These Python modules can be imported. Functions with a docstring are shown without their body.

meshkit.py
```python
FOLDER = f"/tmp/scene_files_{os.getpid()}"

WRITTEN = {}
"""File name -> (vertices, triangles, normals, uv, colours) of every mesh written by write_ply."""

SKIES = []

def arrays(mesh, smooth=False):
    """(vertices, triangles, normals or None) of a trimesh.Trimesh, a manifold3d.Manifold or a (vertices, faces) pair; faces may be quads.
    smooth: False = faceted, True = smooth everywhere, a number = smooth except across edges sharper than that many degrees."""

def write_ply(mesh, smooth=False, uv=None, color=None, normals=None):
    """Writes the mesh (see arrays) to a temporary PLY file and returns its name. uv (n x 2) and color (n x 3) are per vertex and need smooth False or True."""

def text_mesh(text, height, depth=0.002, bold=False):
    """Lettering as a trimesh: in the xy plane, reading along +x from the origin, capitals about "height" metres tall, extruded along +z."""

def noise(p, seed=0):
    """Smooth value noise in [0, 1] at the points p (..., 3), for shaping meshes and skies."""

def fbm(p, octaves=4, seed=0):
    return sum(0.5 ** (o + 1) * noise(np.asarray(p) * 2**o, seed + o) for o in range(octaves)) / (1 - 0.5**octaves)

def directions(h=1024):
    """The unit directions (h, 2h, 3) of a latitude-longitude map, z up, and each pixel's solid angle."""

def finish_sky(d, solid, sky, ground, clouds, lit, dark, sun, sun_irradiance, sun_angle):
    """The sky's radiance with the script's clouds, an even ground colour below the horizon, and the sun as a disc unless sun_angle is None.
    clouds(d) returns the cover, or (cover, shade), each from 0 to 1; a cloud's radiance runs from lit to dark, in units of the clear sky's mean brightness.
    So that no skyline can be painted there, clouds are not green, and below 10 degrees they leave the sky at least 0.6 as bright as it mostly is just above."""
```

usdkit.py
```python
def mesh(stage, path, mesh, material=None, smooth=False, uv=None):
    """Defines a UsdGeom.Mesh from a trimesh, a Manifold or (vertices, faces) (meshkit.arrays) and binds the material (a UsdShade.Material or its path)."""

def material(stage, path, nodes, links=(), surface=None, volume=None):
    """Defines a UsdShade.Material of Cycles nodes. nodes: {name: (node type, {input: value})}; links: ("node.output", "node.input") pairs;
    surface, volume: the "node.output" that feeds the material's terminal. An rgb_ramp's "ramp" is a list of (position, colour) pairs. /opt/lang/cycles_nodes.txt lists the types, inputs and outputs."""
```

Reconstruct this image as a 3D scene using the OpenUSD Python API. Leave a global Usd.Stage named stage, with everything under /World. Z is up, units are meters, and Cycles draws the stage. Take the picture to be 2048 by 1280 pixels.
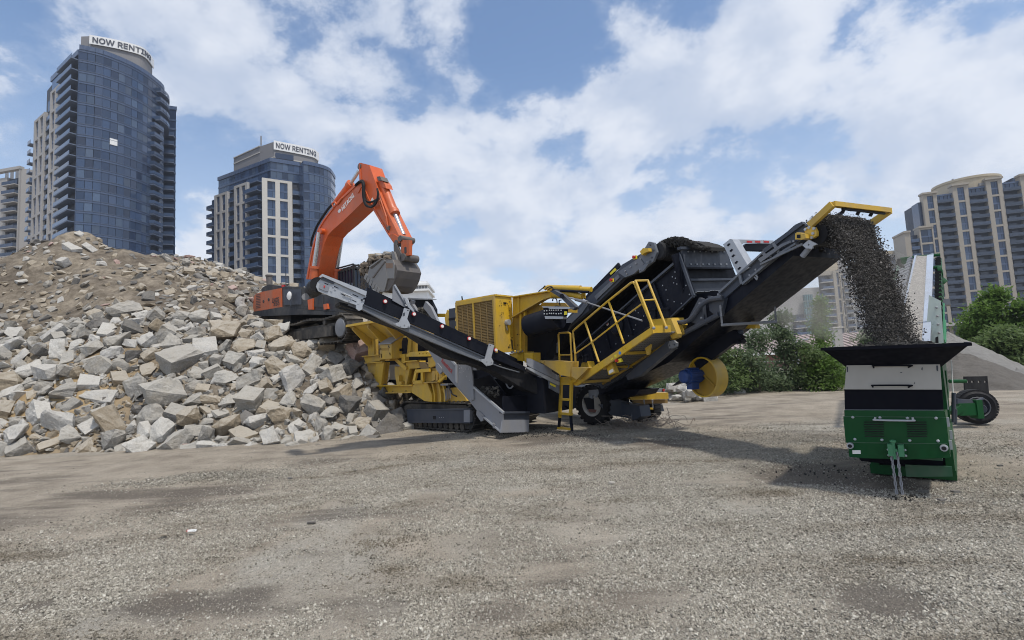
import math, random
import numpy as np, trimesh, usdkit, meshkit
from pxr import Usd, UsdGeom, UsdLux, UsdShade, Gf, Sdf, Vt
from shapely.geometry import Polygon
from scipy.interpolate import griddata, RegularGridInterpolator
from scipy.ndimage import gaussian_filter

stage = Usd.Stage.CreateInMemory()
UsdGeom.SetStageUpAxis(stage, 'Z'); UsdGeom.SetStageMetersPerUnit(stage, 1.0)
UsdGeom.Xform.Define(stage, '/World'); UsdGeom.Scope.Define(stage, '/World/Looks')

# ---------------------------------------------------------------- camera
EYE = np.array([0.0, 0.0, 1.7]); FPX = 1000.0; PITCH = math.atan(0.085); ROLL = 0.05
FWD = np.array([0, math.cos(PITCH), math.sin(PITCH)])
_u0 = np.array([0, -math.sin(PITCH), math.cos(PITCH)]); _x = np.array([1.0, 0, 0])
RIGHT = math.cos(ROLL) * _x - math.sin(ROLL) * _u0
UP = math.sin(ROLL) * _x + math.cos(ROLL) * _u0
cam = UsdGeom.Camera.Define(stage, '/World/camera')
cam.CreateHorizontalApertureAttr(36.0); cam.CreateVerticalApertureAttr(22.5)
cam.CreateFocalLengthAttr(36.0 * FPX / 2048)
cam.CreateClippingRangeAttr(Gf.Vec2f(0.05, 20000))
cam.AddTransformOp().Set(Gf.Matrix4d(*RIGHT, 0, *UP, 0, *(-FWD), 0, *EYE, 1))
cam.CreateExposureAttr(0.36)

# ---------------------------------------------------------------- sun and sky
SUN = np.array([0.26, -0.33, 0.91]); SUN /= np.linalg.norm(SUN)
SUN_EL = math.asin(SUN[2]); SUN_ROT = math.atan2(SUN[0], SUN[1])
SKY_STRENGTH = 0.13; SUN_INT = 0.62
sun = UsdLux.DistantLight.Define(stage, '/World/sun')
sun.CreateIntensityAttr(SUN_INT); sun.CreateAngleAttr(3.0); sun.CreateNormalizeAttr(True)
sun.CreateColorAttr(Gf.Vec3f(1.0, 0.95, 0.87))
_z = SUN; _xx = np.cross([0, 1, 0], _z); _xx /= np.linalg.norm(_xx); _yy = np.cross(_z, _xx)
sun.AddTransformOp().Set(Gf.Matrix4d(*_xx, 0, *_yy, 0, *_z, 0, 0, 0, 200, 1))

def ray(px, py):
    return FWD + (px - 1024) / FPX * RIGHT - (py - 640) / FPX * UP

def sky_material():
    nodes = {'tc': ('texture_coordinate', {}), 'sep': ('separate_xyz', {}),
        'sky': ('sky_texture', {'sky_type': 'single_scattering', 'sun_disc': False, 'sun_elevation': SUN_EL, 'sun_rotation': SUN_ROT, 'air_density': 1.0, 'aerosol_density': 1.3, 'ozone_density': 1.6}),
        # a flat cloud layer seen in perspective: direction / (height + c)
        'zc': ('math', {'math_type': 'maximum', 'value2': 0.0}), 'za': ('math', {'math_type': 'add', 'value2': 0.45}),
        'dx': ('math', {'math_type': 'divide'}), 'dy': ('math', {'math_type': 'divide'}), 'pl': ('combine_xyz', {'z': 0.0}),
        'mp': ('mapping', {'location': (3.37, 1.21, 0.4)}),
        'n1': ('noise_texture', {'scale': 2.5, 'detail': 10.0, 'roughness': 0.57, 'distortion': 0.12}),
        'mp2': ('mapping', {'location': (3.37 + 0.035, 1.21 - 0.06, 0.4)}),
        'n2': ('noise_texture', {'scale': 2.5, 'detail': 6.0, 'roughness': 0.5, 'distortion': 0.12}),
        'n3': ('noise_texture', {'scale': 0.8, 'detail': 4.0, 'roughness': 0.5}),
        'n4': ('noise_texture', {'scale': 6.0, 'detail': 9.0, 'roughness': 0.6}), 'n4s': ('math', {'math_type': 'multiply', 'value2': 0.60}), 'b0': ('math', {'math_type': 'multiply_add', 'value2': 1.12})}
    links = [('tc.generated', 'sep.vector'), ('sep.z', 'zc.value1'), ('zc.value', 'za.value1'), ('sep.x', 'dx.value1'), ('za.value', 'dx.value2'),
        ('sep.y', 'dy.value1'), ('za.value', 'dy.value2'), ('dx.value', 'pl.x'), ('dy.value', 'pl.y'), ('pl.vector', 'mp.vector'), ('pl.vector', 'mp2.vector'),
        ('mp.vector', 'n1.vector'), ('mp2.vector', 'n2.vector'), ('mp.vector', 'n3.vector'), ('n1.fac', 'b0.value1'), ('mp.vector', 'n4.vector'), ('n4.fac', 'n4s.value1'), ('n4s.value', 'b0.value3')]
    # where the large cloud banks and the openings between them stand
    last = 'b0.value'
    lobes = [(420, 170, .15, .07), (640, 300, .15, .05), (880, 300, .12, .05), (1420, 420, .16, .05), (560, 230, .24, .07), (930, 200, .13, .08), (1330, 200, .18, .09), (1580, 150, .11, .07), (1900, 200, .22, .07), (1540, 20, .07, .10), (1800, 50, .10, .05), (740, 60, .07, .07), (1250, 50, .05, .06), (300, 110, .16, .05),
             (1030, 40, .12, -.20), (1130, 60, .09, -.14), (1400, 30, .08, -.14), (1670, 80, .07, -.12), (450, 10, .16, -.14), (130, 20, .14, -.10), (830, 110, .05, -.10), (385, 300, .10, -.12), (1140, 300, .06, -.10), (1500, 340, .12, -.08), (1620, 210, .06, -.09), (1750, 130, .05, -.07), (1240, 130, .04, -.08), (980, 100, .05, -.07), (1130, 180, .04, -.10),
             (960, 380, .16, .04), (1640, 300, .08, -.05), (1780, 350, .08, -.05), (880, 390, .08, -.06)]
    for i, (px, py, r, w) in enumerate(lobes):
        d = ray(px, py); d = d / np.linalg.norm(d)
        nodes[f'd{i}'] = ('vector_math', {'math_type': 'distance', 'vector2': d})
        nodes[f'm{i}'] = ('map_range', {'range_type': 'smootherstep', 'from_min': 0.0, 'from_max': r * 1.35, 'to_min': w, 'to_max': 0.0})
        nodes[f'a{i}'] = ('math', {'math_type': 'add'})
        links += [('tc.generated', f'd{i}.vector1'), (f'd{i}.value', f'm{i}.value'), (f'm{i}.result', f'a{i}.value1'), (last, f'a{i}.value2')]
        last = f'a{i}.value'
    nodes |= {'cov': ('rgb_ramp', {'ramp': [(0.760, (0, 0, 0)), (0.812, (.14, .14, .14)), (0.856, (.62, .62, .62)), (0.897, (.87, .87, .87)), (1.0, (.98, .98, .98))]}),
        'lit': ('math', {'math_type': 'subtract'}), 'litr': ('map_range', {'range_type': 'smoothstep', 'from_min': -0.10, 'from_max': 0.10, 'to_min': 0.0, 'to_max': 1.0}),
        'cc': ('mix_color', {'a': (3.55, 4.0, 4.85), 'b': (4.95, 5.2, 5.7)}),
        'haze': ('map_range', {'range_type': 'smoothstep', 'from_min': 0.0, 'from_max': 0.55, 'to_min': 0.78, 'to_max': 0.0}),
        'hz': ('mix_color', {'b': (3.7, 4.2, 5.05)}), 'skyc': ('mix_color', {'blend_type': 'multiply', 'fac': 1.0, 'b': (0.98, 1.04, 1.07)}),
        'mx': ('mix_color', {}), 'covm': ('math', {'math_type': 'multiply', 'value2': 0.93}),
        'bg': ('background_shader', {'strength': SKY_STRENGTH})}
    links += [(last, 'cov.fac'), ('n1.fac', 'lit.value1'), ('n2.fac', 'lit.value2'), ('lit.value', 'litr.value'), ('litr.result', 'cc.fac'),
        ('sep.z', 'haze.value'), ('haze.result', 'hz.fac'), ('sky.color', 'skyc.a'), ('skyc.result', 'hz.a'), ('hz.result', 'mx.a'), ('cc.result', 'mx.b'), ('cov.color', 'covm.value1'), ('covm.value', 'mx.fac'), ('mx.result', 'bg.color')]
    return usdkit.material(stage, '/World/Looks/sky_look', nodes, links, surface='bg.background')

dome = UsdLux.DomeLight.Define(stage, '/World/sky')
dome.CreateIntensityAttr(1.0)
UsdShade.MaterialBindingAPI.Apply(dome.GetPrim()).Bind(sky_material())
dome.GetPrim().SetCustomDataByKey('kind', 'structure')

# ---------------------------------------------------------------- frames, things, parts
_used = {}
def numbered(parent, name):
    k = (parent, name); n = _used.get(k, 0); _used[k] = n + 1
    return name if n == 0 else f'{name}_{n:03d}'

class Frame:
    "A place in the world: origin and heading. aty/atx/atz meet the line of sight of a photo point with a plane of this frame."
    def __init__(self, origin, deg=0.0):
        self.o = np.array([*origin, 0][:3], float); self.deg = deg
        a = math.radians(deg); self.R = np.array([[math.cos(a), -math.sin(a), 0], [math.sin(a), math.cos(a), 0], [0, 0, 1]])
    def loc(self, w): return (np.asarray(w, float) - self.o) @ self.R
    def world(self, l): return np.asarray(l, float) @ self.R.T + self.o
    def _at(self, p, k, v):
        e, d = self.loc(EYE), ray(*p) @ self.R
        return e + d * ((v - e[k]) / d[k])
    def atx(self, p, v): return self._at(p, 0, v)
    def aty(self, p, v): return self._at(p, 1, v)
    def atz(self, p, v): return self._at(p, 2, v)
WORLD = Frame((0, 0, 0))
def ground(px, py, z=0.0): return WORLD.atz((px, py), z)
def depth(px, py, Y): return WORLD.aty((px, py), Y)

def setdata(prim, **kw):
    for k, v in kw.items():
        if v: prim.SetCustomDataByKey(k, v)
def tri(m):
    if isinstance(m, (list, tuple)) and not isinstance(m[0], np.ndarray):
        return trimesh.util.concatenate([tri(x) for x in m])
    if isinstance(m, tuple):
        v, f, _ = meshkit.arrays(m); return trimesh.Trimesh(v, f, process=False)
    return m
class Thing:
    def __init__(self, name, label, cat, origin=(0, 0, 0), deg=0.0, group=None, kind=None, world=False):
        self.world = world
        self.f = Frame(origin, deg); self.path = '/World/' + numbered('/World', name)
        x = UsdGeom.Xform.Define(stage, self.path)
        x.AddTranslateOp().Set(Gf.Vec3d(*self.f.o)); x.AddRotateZOp().Set(deg)
        setdata(x.GetPrim(), label=label, category=cat, group=group, kind=kind)
    def part(self, name, mesh, mat, parent=None, label=None, smooth=False, frame=None, kind=None):
        m = tri(mesh)
        v = np.array(m.vertices)
        if frame is None and self.world: frame = WORLD
        if frame is not None and frame is not self.f: v = self.f.loc(frame.world(v))
        parent = parent or self.path; p = f'{parent}/{numbered(parent, name)}'
        u = usdkit.mesh(stage, p, (v, m.faces), mat, smooth)
        setdata(u.GetPrim(), label=label, kind=kind)
        return p
def single(name, mesh, mat, label=None, cat=None, group=None, kind=None, smooth=False):
    p = '/World/' + numbered('/World', name)
    m = tri(mesh)
    u = usdkit.mesh(stage, p, (np.array(m.vertices), np.array(m.faces)), mat, smooth)
    setdata(u.GetPrim(), label=label, category=cat, group=group, kind=kind)
    return p

# ---------------------------------------------------------------- shapes
A_ = lambda *p: np.array(p, float)
def unit(v): v = np.asarray(v, float); return v / (np.linalg.norm(v) or 1)
def box(x0, x1, y0, y1, z0, z1):
    m = trimesh.creation.box((abs(x1 - x0), abs(y1 - y0), abs(z1 - z0))); m.apply_translation(((x0 + x1) / 2, (y0 + y1) / 2, (z0 + z1) / 2)); return m
def basis(d, up=(0, 0, 1)):
    d = unit(d); s = np.cross(up, d)
    if np.linalg.norm(s) < 1e-4: s = np.cross((1, 0, 0), d)
    s = unit(s); return d, s, np.cross(d, s)
def bar(p, q, w, h, up=(0, 0, 1)):
    "box beam from p to q, w across, h along up"
    p, q = np.asarray(p, float), np.asarray(q, float); d, s, u = basis(q - p, up)
    m = trimesh.creation.box((np.linalg.norm(q - p), w, h)); T = np.eye(4); T[:3, 0], T[:3, 1], T[:3, 2], T[:3, 3] = d, s, u, (p + q) / 2
    m.apply_transform(T); return m
def rod(p, q, r, n=12, r2=None):
    p, q = np.asarray(p, float), np.asarray(q, float); d, s, u = basis(q - p)
    a = np.arange(n) * 2 * math.pi / n; ring = np.outer(np.cos(a), s) + np.outer(np.sin(a), u); r2 = r if r2 is None else r2
    v = np.vstack([p + ring * r, q + ring * r2, p, q]); i = np.arange(n); j = (i + 1) % n
    f = np.vstack([np.stack([i, j, j + n], 1), np.stack([i, j + n, i + n], 1), np.stack([j, i, np.full(n, 2 * n)], 1), np.stack([i + n, j + n, np.full(n, 2 * n + 1)], 1)])
    return trimesh.Trimesh(v, f, process=False)
def pipe(pts, r, n=8):
    pts = [np.asarray(p, float) for p in pts]; out = [rod(a, b, r, n) for a, b in zip(pts, pts[1:])]
    for p in pts[1:-1]: s = trimesh.creation.icosphere(1, r); s.apply_translation(p); out.append(s)
    return tri(out)
def bend(pts, k=4):
    "rounds the corners of a path (Catmull-Rom)"
    P = np.array(pts, float); P = np.vstack([2 * P[0] - P[1], P, 2 * P[-1] - P[-2]]); out = []
    for i in range(1, len(P) - 2):
        for t in np.linspace(0, 1, k, endpoint=False):
            a, b, c, d = P[i - 1:i + 3]
            out.append(.5 * (2 * b + (c - a) * t + (2 * a - 5 * b + 4 * c - d) * t * t + (3 * b - a - 3 * c + d) * t ** 3))
    return out + [P[-2]]
def plate(pts, th, away, holes=()):
    "flat plate with the outline pts, th thick towards the side 'away' (a direction); the given outline is its near face"
    P = np.array(pts, float); n = np.zeros(3)
    for i in range(len(P)): n += np.cross(P[i] - P[0], P[(i + 1) % len(P)] - P[0])
    n = unit(n); n = n if n @ np.asarray(away, float) > 0 else -n
    e1 = unit(P[1] - P[0]); e1 = unit(e1 - n * (e1 @ n)); e2 = np.cross(n, e1)
    poly = Polygon([((p - P[0]) @ e1, (p - P[0]) @ e2) for p in P])
    if not poly.is_valid: poly = poly.buffer(0)
    for c, r in holes:
        c = np.asarray(c, float) - P[0]; poly = poly.difference(Polygon([(c @ e1 + r * math.cos(t), c @ e2 + r * math.sin(t)) for t in np.arange(10) * .6283]))
    if poly.geom_type != 'Polygon': poly = max(poly.geoms, key=lambda g: g.area)
    m = trimesh.creation.extrude_polygon(poly, th, engine='earcut'); T = np.eye(4); T[:3, 0], T[:3, 1], T[:3, 2], T[:3, 3] = e1, e2, n, P[0]
    m.apply_transform(T); return m
def loft(a, b):
    "closed solid between two outlines with the same number of points"
    a, b = np.array(a, float), np.array(b, float); n = len(a); v = np.vstack([a, b, a.mean(0), b.mean(0)]); i = np.arange(n); j = (i + 1) % n
    f = np.vstack([np.stack([i, j, j + n], 1), np.stack([i, j + n, i + n], 1), np.stack([j, i, np.full(n, 2 * n)], 1), np.stack([i + n, j + n, np.full(n, 2 * n + 1)], 1)])
    return trimesh.Trimesh(v, f, process=False)
def ball(c, r, s=2): m = trimesh.creation.icosphere(s, r); m.apply_translation(c); return m
def lathe(profile, c, axis, n=28):
    "profile: (radius, along) pairs turned about axis through c"
    d, s, u = basis(axis); a = np.arange(n) * 2 * math.pi / n; v = []
    for r, h in profile: v.append(np.asarray(c, float) + h * d + r * (np.outer(np.cos(a), s) + np.outer(np.sin(a), u)))
    v = np.vstack(v); f = []; i = np.arange(n); j = (i + 1) % n
    for k in range(len(profile) - 1): f += [np.stack([i + k * n, j + k * n, j + (k + 1) * n], 1), np.stack([i + k * n, j + (k + 1) * n, i + (k + 1) * n], 1)]
    return trimesh.Trimesh(v, np.vstack(f), process=False)
def hull(pts): return trimesh.PointCloud(np.array(pts, float)).convex_hull
def chain(p, q, link, r, sag=0.0):
    "links of a hanging chain, alternately turned"
    p, q = np.asarray(p, float), np.asarray(q, float); L = np.linalg.norm(q - p); n = max(2, int(L / (link * .74))); out = []
    d, s, u = basis(q - p)
    for k in range(n):
        t = (k + .5) / n; c = p + (q - p) * t + A_(0, 0, -sag * 4 * t * (1 - t)); a = s if k % 2 else u; h = link / 2 - r; w = link * .3
        loop = [c + d * (h * cy) + a * (w * cx) for cx, cy in ((-.5, -.7), (-.3, -1), (.3, -1), (.5, -.7), (.5, .7), (.3, 1), (-.3, 1), (-.5, .7))]
        out.append(pipe(loop + [loop[0]], r, 5))
    return tri(out)
def letters(text, height, origin, along, up, depth=0.004, bold=True, squeeze=1.0):
    "lettering lying on the plane through origin spanned by along and up"
    m = meshkit.text_mesh(text, height, depth, bold); e1 = unit(along); n = unit(np.cross(e1, up)); e2 = np.cross(n, e1)
    T = np.eye(4); T[:3, 0], T[:3, 1], T[:3, 2], T[:3, 3] = e1 * squeeze, e2, n, origin; m.apply_transform(T); return m

# ---------------------------------------------------------------- materials
_mats = {}
def paint(name, col, rough=0.45, dirt=(0.22, 0.19, 0.15), amount=0.35, scale=2.0, metallic=0.0, bump=0.0, bscale=60.0, vary=0.12, spec=0.5, streak=True, settle=0.0):
    "painted or bare surface with uneven dust and slight tone changes"
    path = f'/World/Looks/{name}'
    c = np.array(col, float)
    nodes = {'g': ('geometry', {}), 'mp': ('mapping', {'scale': (1, 1, .45 if streak else 1)}),
        'n': ('noise_texture', {'scale': scale, 'detail': 6.0, 'roughness': .62}), 'n2': ('noise_texture', {'scale': scale * 9, 'detail': 3.0}),
        'r': ('rgb_ramp', {'ramp': [(.42, (0, 0, 0)), (.72, (amount,) * 3)]}),
        'v': ('mix_color', {'a': c * (1 - vary), 'b': np.minimum(c * (1 + vary), .95)}), 'd': ('mix_color', {'b': dirt}),
        'rr': ('map_range', {'from_min': .3, 'from_max': .7, 'to_min': max(rough - .08, .05), 'to_max': min(rough + .15, 1)}),
        'p': ('principled_bsdf', {'metallic': metallic, 'specular_ior_level': spec})}
    links = [('g.position', 'mp.vector'), ('mp.vector', 'n.vector'), ('mp.vector', 'n2.vector'), ('n.fac', 'r.fac'), ('n2.fac', 'v.fac'), ('v.result', 'd.a'), ('r.color', 'd.fac'), ('d.result', 'p.base_color'), ('n2.fac', 'rr.value'), ('rr.result', 'p.roughness')]
    if settle:
        nodes |= {'sx': ('separate_xyz', {}), 'up': ('map_range', {'range_type': 'smoothstep', 'from_min': .35, 'from_max': .95, 'to_min': 0., 'to_max': settle}), 'un': ('map_range', {'from_min': .3, 'from_max': .65, 'to_min': .35, 'to_max': 1.}), 'um': ('math', {'math_type': 'multiply'}), 'ua': ('math', {'math_type': 'add', 'use_clamp': True})}
        links = [l for l in links if l != ('r.color', 'd.fac')] + [('g.normal', 'sx.vector'), ('sx.z', 'up.value'), ('n2.fac', 'un.value'), ('up.result', 'um.value1'), ('un.result', 'um.value2'), ('um.value', 'ua.value1'), ('r.color', 'ua.value2'), ('ua.value', 'd.fac')]
    if bump:
        nodes |= {'nb': ('noise_texture', {'scale': bscale, 'detail': 5.0, 'roughness': .65}), 'b': ('bump', {'strength': 1.0, 'distance': bump})}
        links += [('g.position', 'nb.vector'), ('nb.fac', 'b.height'), ('b.normal', 'p.normal')]
    _mats[name] = usdkit.material(stage, path, nodes, links, surface='p.BSDF'); return _mats[name]
# ---------------------------------------------------------------- the ground
def ground_material():
    nodes = {'g': ('geometry', {}), 'n1': ('noise_texture', {'scale': .33, 'detail': 6.0, 'roughness': .6, 'distortion': .6}), 'n2': ('noise_texture', {'scale': 1.1, 'detail': 7.0, 'roughness': .65}),
        'n3': ('noise_texture', {'scale': 0.16, 'detail': 5.0, 'roughness': .55, 'distortion': .8}),
        'v': ('voronoi_texture', {'scale': 30.0, 'randomness': 1.0}), 'v2': ('voronoi_texture', {'scale': 75.0}), 'f': ('noise_texture', {'scale': 120.0, 'detail': 4.0, 'roughness': .7}),
        'sg': ('hsv', {'saturation': 0.16, 'value': 1.0}), 'stone': ('mix_color', {'a': (.225, .21, .18), 'b': (.395, .37, .32)}),
        'sepc': ('separate_color', {}), 'sepc2': ('separate_color', {}), 'sepc3': ('separate_color', {}), 'v3': ('voronoi_texture', {'scale': 170.0}), 'grit': ('rgb_ramp', {'ramp': [(0, (.62, .61, .60)), (.5, (.98, .98, .97)), (1, (1.3, 1.28, 1.24))]}), 'gm': ('mix_color', {'blend_type': 'multiply', 'fac': 1.0, 'use_clamp': False}), 'sf': ('math', {'math_type': 'multiply_add', 'value2': .5}), 'sf2': ('math', {'math_type': 'multiply', 'value2': .5}),
        'dirt': ('mix_color', {'a': (.215, .185, .148), 'b': (.335, .295, .24)}), 'dark': ('mix_color', {'b': (.085, .072, .062)}), 'mix': ('mix_color', {}),
        'mr': ('rgb_ramp', {'ramp': [(.41, (0, 0, 0)), (.56, (1, 1, 1))]}), 'dr': ('rgb_ramp', {'ramp': [(.53, (0, 0, 0)), (.68, (.72, .72, .72))]}),
        'ddr': ('rgb_ramp', {'ramp': [(.35, (.0, .0, .0)), (.62, (1, 1, 1))]}),
        'p': ('principled_bsdf', {'roughness': .93, 'specular_ior_level': .2}),
        'h': ('math', {'math_type': 'multiply', 'value2': -.5}), 'h2': ('math', {'math_type': 'multiply_add', 'value2': .5}), 'b': ('bump', {'strength': 1.0, 'distance': .018}),
        'rt': ('mapping', {'rotation': (0, 0, -0.25), 'scale': (.35, 1.6, 1)}), 'n4': ('noise_texture', {'scale': 0.9, 'detail': 5.0, 'roughness': .6})}
    # where the earth is bare: along the foot of the heap and across the back of the yard
    cent = [(ground(120, 985), 4.5, .22), (ground(480, 905), 3.2, .22), (ground(760, 885), 2.6, .2), (ground(-200, 1010), 5, .25), (ground(300, 925), 3.0, .2), (ground(1500, 800), 8, .12), (ground(1950, 925), 1.2, .16), (ground(420, 1040), 1.4, .12), (ground(1020, 900), 2., .05), (ground(370, 1165), .35, .25), (ground(1740, 800), 4, .08)]
    wet = [(ground(430, 985), 1.0, .16), (ground(150, 1000), 1.3, .13), (ground(650, 1040), .9, .10), (ground(1100, 1130), .45, .18), (ground(1750, 1190), .4, .22), (ground(1280, 1185), .5, .14), (ground(1330, 886), .9, .22), (ground(1580, 938), .75, .2), (ground(1120, 876), 1.3, .2), (ground(70, 1210), .15, .3), (ground(500, 1180), .25, .15), (ground(1500, 835), 1.6, .1), (ground(1700, 960), 1.1, .2), (ground(340, 1200), .3, .2), (ground(1000, 1210), .3, .1)]
    links = [('g.position', x + '.vector') for x in ('n1', 'n2', 'n3', 'v', 'v2', 'f', 'rt')] + [('rt.vector', 'n4.vector')]
    def masks(lst, pre, start):
        last = start
        for i, (c, r, w) in enumerate(lst):
            nodes[f'{pre}d{i}'] = ('vector_math', {'math_type': 'distance', 'vector2': c}); nodes[f'{pre}m{i}'] = ('map_range', {'range_type': 'smootherstep', 'from_min': 0., 'from_max': r * 1.6, 'to_min': w, 'to_max': 0.}); nodes[f'{pre}a{i}'] = ('math', {'math_type': 'add'})
            links.extend([('g.position', f'{pre}d{i}.vector1'), (f'{pre}d{i}.value', f'{pre}m{i}.value'), (f'{pre}m{i}.result', f'{pre}a{i}.value1'), (last, f'{pre}a{i}.value2')]); last = f'{pre}a{i}.value'
        return last
    dirt_last = masks(cent, 'c', 'n1.fac'); wet_last = masks(wet, 'w', 'n4.fac')
    nodes['dm'] = ('math', {'math_type': 'multiply'})
    links += [('v.color', 'sepc.color'), ('v2.color', 'sepc2.color'), ('sepc2.r', 'sf2.value1'), ('sepc.r', 'sf.value1'), ('sf2.value', 'sf.value3'), ('sf.value', 'stone.fac'), ('g.position', 'v3.vector'), ('v3.color', 'sepc3.color'), ('sepc3.r', 'grit.fac'), ('n2.fac', 'ddr.fac'), ('ddr.color', 'dirt.fac'), (dirt_last, 'mr.fac'), ('mr.color', 'mix.fac'), ('stone.result', 'mix.a'), ('dirt.result', 'mix.b'),
        (wet_last, 'dr.fac'), ('dr.color', 'dark.fac'), ('mix.result', 'dark.a'), ('dark.result', 'gm.a'), ('grit.color', 'gm.b'), ('gm.result', 'p.base_color'),
        ('v.distance', 'h.value1'), ('f.fac', 'h2.value1'), ('h.value', 'h2.value3'), ('h2.value', 'b.height'), ('b.normal', 'p.normal')]
    return usdkit.material(stage, '/World/Looks/yard_ground', nodes, links, surface='p.BSDF')

def ground_height(x, y):
    p = np.stack([np.asarray(x, float), np.asarray(y, float), np.zeros_like(np.asarray(x, float))], -1)
    d = np.hypot(p[..., 0], p[..., 1]); fall = np.clip(1 - (d - 12) / 14, 0, 1)
    return ((meshkit.fbm(p * .55, 4, 3) - .5) * .10 + (meshkit.fbm(p * 2.2, 3, 9) - .5) * .035) * (.35 + .65 * fall) - .03
def make_ground():
    near = np.arange(-16, 16.01, .16); far = 16 * 1.17 ** np.arange(1, 36)
    xs = np.concatenate([-far[::-1], near, far]); ys = np.concatenate([-far[::-1][:20] , near + 16 - .0, 32 + (far - 16)]); ys = np.unique(ys)
    X, Y = np.meshgrid(xs, ys); Z = ground_height(X, Y); Z = np.where(np.hypot(X, Y) > 60, -.05, Z)
    v = np.stack([X.ravel(), Y.ravel(), Z.ravel()], 1); n = len(xs); i = np.arange(len(ys) - 1)[:, None] * n + np.arange(n - 1)[None]; i = i.ravel()
    f = np.vstack([np.stack([i, i + 1, i + n + 1], 1), np.stack([i, i + n + 1, i + n], 1)])
    single('ground', trimesh.Trimesh(v, f, process=False), ground_material(), kind='structure', smooth=True)
make_ground()

# ---------------------------------------------------------------- the heap of earth that the rubble lies on
def heap_control():
    G = []
    toe = [(-700, 1010), (-350, 960), (-120, 932), (0, 912), (120, 902), (250, 896), (400, 888), (520, 882), (640, 875), (760, 862), (850, 845)]
    toeP = [ground(*p) for p in toe]
    G += toeP + [p * A_(1, 1, 0) + A_(dx, -1.2, -.35) for p in toeP for dx in (0, .8)] + [p * A_(1, 1, 0) + A_(0, -3.5, -.6) for p in toeP]
    crest = [(-500, 700, 16.), (-150, 700, 16.5), (0, 694, 16.8), (148, 645, 17.3), (241, 616, 17.6), (315, 613, 17.8), (371, 629, 17.8), (520, 648, 17.6), (600, 662, 17.8), (686, 672, 17.6), (760, 690, 17.2), (840, 720, 17.)]
    G += [depth(*p) for p in crest]
    # the dirt slope behind, up to the skyline
    G += [depth(*p) for p in [(-500, 600, 20), (-100, 600, 20), (60, 590, 20), (200, 560, 20.5), (330, 570, 20.5), (430, 590, 20.5), (490, 612, 20.5)]]
    G += [depth(*p) for p in [(-500, 590, 26), (-250, 560, 26), (-100, 545, 25.5), (0, 519, 25), (40, 500, 25), (90, 470, 24.6), (125, 456, 24.5), (150, 455, 24.5), (185, 463, 24.6), (240, 488, 24.8), (300, 505, 25.3), (345, 512, 25.5), (400, 516, 25.5), (450, 530, 25.5), (510, 546, 25.8), (560, 562, 26), (620, 575, 26.5), (700, 588, 26.5), (760, 600, 26), (840, 640, 25)]]
    # the bench the excavator stands on
    G += [A_(x, y, 3.42) for x, y in [(-10.6, 20.6), (-9.6, 22.2), (-8.2, 22.2), (-6.2, 21.4), (-5.6, 19.6), (-6.6, 18.4), (-8.6, 18.9), (-10.2, 19.4), (-8, 20.4), (-4.9, 18.1)]]
    # down behind and to the side
    G += [A_(x, y, -.4) for x, y in [(-60, 36), (-40, 40), (-25, 42), (-12, 42), (0, 38), (4, 28), (3, 22), (1.5, 18.5)]] + [A_(-60, 10, -.5), A_(-60, 22, 4), A_(-35, 26, 6.0)]
    return np.array(G)
_gc = heap_control()
_hx, _hy = np.arange(-32, 5.01, .22), np.arange(7.5, 43.01, .22)
_HX, _HY = np.meshgrid(_hx, _hy, indexing='ij')
_HZ = griddata(_gc[:, :2], _gc[:, 2], (_HX, _HY), method='linear', fill_value=-.6)
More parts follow.
